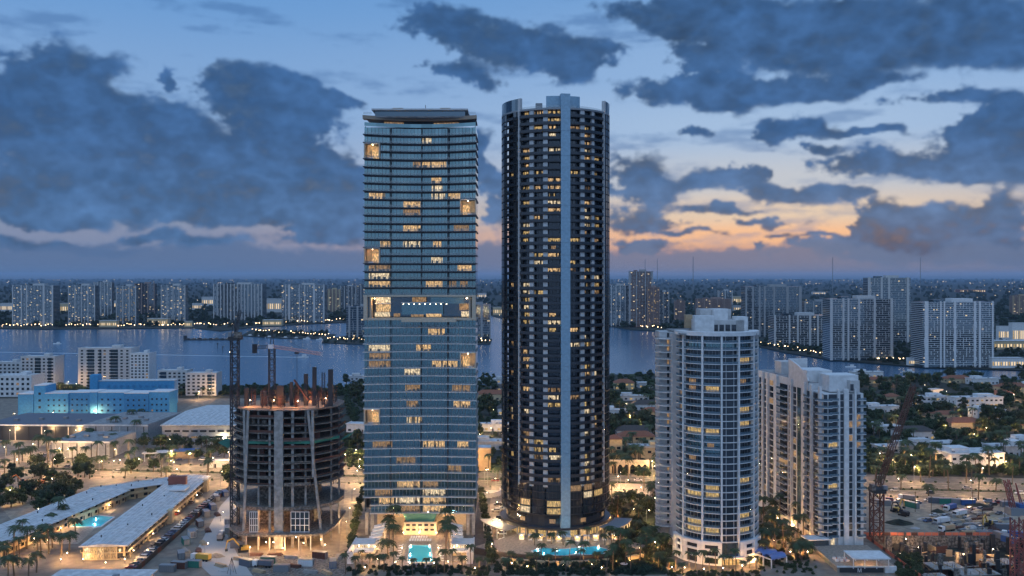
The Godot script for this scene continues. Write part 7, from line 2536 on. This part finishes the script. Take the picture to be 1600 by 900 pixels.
func make_right_yard() -> void:
	sheet("sand_lot", M.sand, [[1372, 786], [1640, 790], [1640, 837], [1372, 837]], 0.1)
	var pb := MB.new()
	pb.prism(PackedVector2Array([Vector2(PIT[0], PIT[2]), Vector2(PIT[1], PIT[2]), Vector2(PIT[1], PIT[3]), Vector2(PIT[0], PIT[3])]), -6.8, -5.0)
	structure("pit_floor", pb.done(), M.earth)
	pb = MB.new()
	pb.prism(PackedVector2Array([Vector2(PIT[0], PIT[3]), Vector2(PIT[1], PIT[3]), Vector2(PIT[1], -334), Vector2(PIT[0], -334)]), -6.8, 0.05)
	structure("pavement", pb.done(), M.paving)
	var rw := thing("retaining_wall", "ribbed concrete retaining wall round the sunken excavation", "wall", "", Vector3.ZERO)
	for k in 22:
		bx(rw, "wall_panel", M.raw_concrete, Vector3(PIT[0] + 1.5 + k * 3.0, -2.3, PIT[2] + 0.3), Vector3(2.9, 5.2, 0.5))
	for k in 20:
		bx(rw, "wall_panel", M.tan_wall if k > 8 else M.raw_concrete, Vector3(PIT[0] + 0.3, -2.3, PIT[3] - 1.6 - k * 3.0), Vector3(0.5, 5.2, 2.9))
	# hoarding round the pit
	var h := thing("hoarding", "orange netted hoarding along the inland edge of the excavation", "fence", "", Vector3.ZERO)
	var line := [Vector3(PIT[0] - 0.6, 0, PIT[3]), Vector3(PIT[0] - 0.6, 0, PIT[2] - 0.6), Vector3(PIT[1], 0, PIT[2] - 0.6)]
	for k in line.size() - 1:
		var n := int(line[k].distance_to(line[k + 1]) / 3.0)
		for j in n:
			var b := MB.new()
			b.beam(line[k].lerp(line[k + 1], float(j) / n) + Vector3(0, 0.8, 0), line[k].lerp(line[k + 1], (j + 0.92) / n) + Vector3(0, 0.8, 0), 0.1, 1.5)
			part(h, "net_panel", b.done(), M.orange_net if (j + k) % 4 else M.rust_steel)
	# foundations: piles, walls and part-cast decks
	var f := thing("foundation", "tangle of foundation walls, dark piles and part-cast decks in the excavation", "building site", "", G(1490, 876))
	var r2 := RandomNumberGenerator.new()
	r2.seed = 33
	for k in 62:
		var p := Vector3(r2.randf_range(PIT[0] + 3, PIT[1] - 8), -5, r2.randf_range(PIT[2] + 3, PIT[3] - 2)) - f.position
		var hh := r2.randf_range(3.0, 9.0)
		bx(f, "pile", M.dark_metal if k % 3 else M.raw_concrete, p + Vector3(0, hh / 2, 0), Vector3(r2.randf_range(0.6, 1.9), hh, r2.randf_range(0.6, 1.6)))
	for k in 40:
		var p := Vector3(r2.randf_range(PIT[0] + 4, PIT[1] - 8), -5, r2.randf_range(PIT[2] + 4, PIT[3] - 3)) - f.position
		bx(f, "wall_panel", [M.raw_concrete, M.tan_wall, M.rust_steel, M.dark_metal][k % 4], p + Vector3(0, 1.5, 0), Vector3(r2.randf_range(2, 8), 3.0, 0.35), r2.randf_range(-0.3, 0.3) + (PI / 2 if k % 3 == 0 else 0.0))
	for k in 46:
		var b := MB.new()
		var p := Vector3(r2.randf_range(PIT[0] + 4, PIT[1] - 8), r2.randf_range(-4.6, -1.0), r2.randf_range(PIT[2] + 4, PIT[3] - 3)) - f.position
		var a := r2.randf() * PI
		b.beam(p, p + Vector3(cos(a), r2.randf_range(-0.1, 0.2), sin(a)) * r2.randf_range(3, 8), 0.3)
		part(f, "loose_beam", b.done(), [M.tan_wall, M.rust_steel, M.grey_metal, M.concrete][k % 4])
	for q in [[1475, 878, 13, 9], [1525, 888, 16, 8], [1560, 872, 12, 8], [1450, 894, 14, 6]]:
		var p := G(q[0], q[1]) - f.position - Vector3(0, 4.4, 0)
		bx(f, "deck_slab", M.concrete, p + Vector3(0, 2.9, 0), Vector3(q[2], 0.4, q[3]), 0.1)
		for j in 12:
			bx(f, "rebar", M.rust_steel, p + Vector3(r2.randf_range(-0.5, 0.5) * q[2], 3.7, r2.randf_range(-0.5, 0.5) * q[3]), Vector3(0.12, 1.5, 0.12))
		for j in 5:
			bx(f, "formwork_beam", M.tan_wall, p + Vector3(r2.randf_range(-0.4, 0.4) * q[2], 3.25, 0), Vector3(0.3, 0.3, q[3] * 0.8), r2.randf_range(-0.5, 0.5))
	for q in [[1432, 880], [1440, 858], [1420, 846], [1500, 868], [1550, 862], [1412, 868]]:
		lamp_at(G(q[0], q[1], -5.0), 16.0, 6.0, "work light on a post in the excavation", rng.randf() * TAU)
	var cols := [M.slate_roof, M.tarp_blue, M.grey_metal, M.net_green]
	var names := ["slate", "blue", "grey", "green"]
	var cs := [[1462, 786, 1.3], [1478, 787, 1.55], [1497, 788, 1.6], [1512, 789, 1.6], [1575, 792, 1.6], [1592, 794, 1.6], [1565, 842, 0.4], [1578, 848, 0.5], [1568, 828, 1.5], [1425, 793, 0.5], [1380, 790, 1.5]]
	for k in cs.size():
		var c := k * 3 % 4
		box_stack("container", "%s steel container on the sandy lot inland of the excavation" % names[c], "container", "containers on the sandy lot", G(cs[k][0], cs[k][1]), cs[k][2], cols[c], Vector3(2.5, 2.7, 7.0))
	truck(G(1485, 797), 2.2, "tarp_blue", "blue lorry parked among the planks on the sandy lot")
	truck(G(1500, 806), 2.1, "white_metal", "white lorry parked among the planks on the sandy lot")
	truck(G(1472, 818), 2.0, "white_metal", "white lorry near the middle of the sandy lot")
	truck(G(1480, 830), 2.0, "tan_wall", "lorry with a tan load near the hoarding")
	truck(G(1583, 840), 1.0, "tarp_blue", "lorry with a blue tarpaulin next to the red crane")
	truck(G(1418, 782), 0.9, "grey_metal", "grey lorry beside the avenue hedge")
	excavator(G(1412, 806), 0.6, "dark_metal", "dark excavator with an arched boom on the sandy lot")
	excavator(G(1402, 800), -0.8, "yellow_paint", "yellow excavator beside the dark one on the sandy lot")
	excavator(G(1545, 822), 2.4, "yellow_paint", "yellow excavator among the scrap heaps on the sandy lot")
	mound(G(1405, 818), 7.0, 2.2, M.earth, "dark spoil heap below the yellow excavator")
	mound(G(1530, 792), 8.0, 2.0, M.earth, "dark spoil heap behind the containers")
	mound(G(1550, 815), 6.0, 2.6, M.tan_wall, "rubble heap beside the scrap")
	for k in 48:
		timber_stack(G(rng.randf_range(1440, 1590) if k > 25 else rng.randf_range(1490, 1570), rng.randf_range(795, 834)), rng.randf_range(1.6, 2.4), [M.tan_wall, M.rust_steel, M.concrete, M.grey_metal][k % 4], ["stack of pale timber on the sandy lot", "bundle of rusty bars on the sandy lot", "stack of concrete beams on the sandy lot", "stack of grey steel sections on the sandy lot"][k % 4], 6.5)
	for k in 16:
		car_at(G(rng.randf_range(1440, 1600), rng.randf_range(790, 832), 0.1), rng.randf_range(1.6, 2.4), "left among the materials on the sandy lot")
	for q in [[1430, 800], [1455, 808], [1520, 800], [1570, 812], [1535, 832]]:
		var u := thing("utility_pole", "bare wooden pole standing on the sandy lot", "pole", "poles on the sandy lot", G(q[0], q[1]))
		cyl(u, "shaft", M.trunk, Vector3(0, 5, 0), 0.14, 10)
		bx(u, "crossarm", M.trunk, Vector3(0, 9.3, 0), Vector3(1.8, 0.14, 0.14))
	for q in [[1445, 812], [1465, 800], [1520, 826], [1580, 803], [1556, 834], [1430, 826]]:
		mound(G(q[0], q[1]), rng.randf_range(2.5, 5.0), rng.randf_range(0.9, 1.8), [M.sand, M.earth, M.haul_road][int(q[0]) % 3], ["low heap of pale sand on the sandy lot", "low heap of dark earth on the sandy lot", "low heap of grey gravel on the sandy lot"][int(q[0]) % 3])
	for k in 9:
		car_at(G(1385 + k * 22.0 + rng.randf_range(-6, 6), 783 + (k % 3) * 2), 1.5, "parked along the sandy lot by the avenue")


# ---- on the water ----
func make_boats() -> void:
	mat("foam", Color(0.5, 0.55, 0.6), 0.6)
	for q in [[474, 557, 1.57, 1.0], [445, 527.5, 1.4, 0.9], [462, 528, 1.4, 0.8], [480, 528.5, 1.5, 0.9], [405, 525, 1.2, 0.8], [420, 526.5, 1.3, 0.9], [390, 524, 1.2, 0.9], [500, 529.5, 1.5, 0.8], [90, 536, 1.6, 0.8], [514, 516, 0.4, 0.8], [1330, 572, 1.4, 0.8], [1420, 580, 1.5, 0.9]]:
		var p := G(q[0], q[1], -1.5)
		var t := thing("motor_boat", "white motor boat drawing a long wake across the bay" if q[0] == 474 else "white motor boat moored off the far shore", "boat", "boats on the bay", p, q[2])
		var b := MB.new()
		var s: float = q[3] * 1.4
		var pts := PackedVector2Array([Vector2(-1.6, 5), Vector2(1.6, 5), Vector2(1.7, -1), Vector2(0, -6.5), Vector2(-1.7, -1)])
		for k in pts.size():
			pts[k] = pts[k] * s
		b.prism(pts, -0.3, 1.3)
		part(t, "hull", b.done(), M.white_wall)
		bx(t, "cabin", M.white_metal, Vector3(0, 2.0 * s, 1.0), Vector3(2.2, 1.6, 4.0) * s)
		bx(t, "windows", M.window_glass, Vector3(0, 2.2 * s, -1.1 * s), Vector3(2.0, 0.8, 0.2) * s)
		bx(t, "cabin_roof", M.white_wall, Vector3(0, 2.95 * s, 1.2), Vector3(2.5, 0.2, 3.6) * s)
	var w := MB.new()
	var a := G(468, 556.6, 0)
	var c := G(-40, 548, 0)
	w.prism(along(a, c, -1.5, 2.5), -1.5, -1.46)
	var o := part(self, "boat_wake", w.done(), M.foam)
	o.set_meta("kind", "stuff")
	tag(o, "pale streak of foam trailing the moving boat", "wake")
	var d := thing("work_barge", "flat dark barge with spoil and a small crane moored in the bay", "barge", "", G(330, 530, -1.5))
	bx(d, "deck", M.dark_metal, Vector3(0, 0.8, 0), Vector3(95, 1.6, 12))
	for k in 9:
		bx(d, "deck_load", M.raw_concrete if k % 2 else M.dark_metal, Vector3(-42 + k * 10.4, 2.4, 0), Vector3(6, 1.6 + (k % 3), 6))
	bx(d, "end_post", M.dark_metal, Vector3(-47, 3, 0), Vector3(5, 10, 5))
	for q in [[340, 541], [348, 546], [100, 560], [640, 545]]:
		var m := thing("channel_marker", "small dark marker post standing in the bay", "marker", "channel markers in the bay", G(q[0], q[1], -1.5))
		cyl(m, "post", M.dark_metal, Vector3(0, 2.5, 0), 0.5, 6)
		bx(m, "board", M.dark_metal, Vector3(0, 5.5, 0), Vector3(2.4, 2.0, 0.3))


func _ready() -> void:
	rng.seed = 4
	make_world()
	make_materials()
	make_land()
	make_ground_kit()
	make_glass_tower()
	make_round_tower()
	make_bow_tower()
	make_slab_tower()
	make_concrete_frame()
	make_far_shore()
	make_plant_kinds()
	make_far_woods()
	make_cranes()
	make_cars()
	make_ground_plan()
	make_houses()
	make_motel()
	make_left_blocks()
	make_gardens()
	make_pool_decks()
	make_right_gardens()
	make_left_yard()
	make_right_yard()
	make_boats()
	make_more_palms()


func make_ground_kit() -> void:
	mat("slate_roof", Color(0.10, 0.11, 0.14), 0.8)
	mat("brown_soffit", Color(0.28, 0.22, 0.17), 0.7)
	for l in [[Vector3(20, 0, -405), "dark round tower"], [Vector3(-40, 0, -415), "flat glass tower"], [Vector3(-98, 0, -410), "unfinished concrete tower"], [Vector3(84, 0, -385), "round-fronted white tower"], [Vector3(140, 0, -405), "white slab tower"], [Vector3(128, 0, -455), "white slab tower's back wing"], [Vector3(-165, 0, -390), "motel's glazed lobby"], [Vector3(-170, 0, -450), "motel's parked-car side"], [Vector3(-217, 0, -440), "motel's rear wing"], [Vector3(-192, 0, -445), "motel pool"], [Vector3(-213, 0, -645), "white-roofed hall"], [Vector3(-215, 0, -585), "forecourt canopy"], [Vector3(-340, 0, -770), "blue hotel"], [Vector3(-275, 0, -600), "grey shop"], [Vector3(-275, 0, -665), "pale shop row"], [Vector3(-350, 0, -660), "dark-roofed garage"], [Vector3(-176, 0, -575), "roadside kiosk"], [Vector3(-40, 0, -398), "rectangular pool"], [Vector3(-62, 0, -396), "hedge-side pavilion"], [Vector3(-20, 0, -396), "roadside pavilion"], [Vector3(24, 0, -395), "wavy pool"], [Vector3(60, 0, -440), "curving drive"], [Vector3(104, 0, -400), "blue vaulted canopy"], [Vector3(60, 0, -558), "pointed-arch arcade"], [Vector3(158, 0, -417), "red luffing crane"], [Vector3(190, 0, -440), "sandy lot"], [Vector3(175, 0, -385), "excavation"], [Vector3(-120, 0, -417), "dark tower crane"], [Vector3(-160, 0, -345), "beach pavilion"], [Vector3(-14, 0, -440), "service road"], [Vector3(-72, 0, -450), "sandy lane"]]:
		landmark(l[0], l[1])
	for p in [[Vector3(20, 0, -442), 34.0], [Vector3(-40, 0, -438), 32.0], [Vector3(-98, 0, -425), 34.0], [Vector3(84, 0, -405), 26.0], [Vector3(139, 0, -420), 22.0], [Vector3(135, 0, -460), 22.0]]:
		block(p[0], p[1])
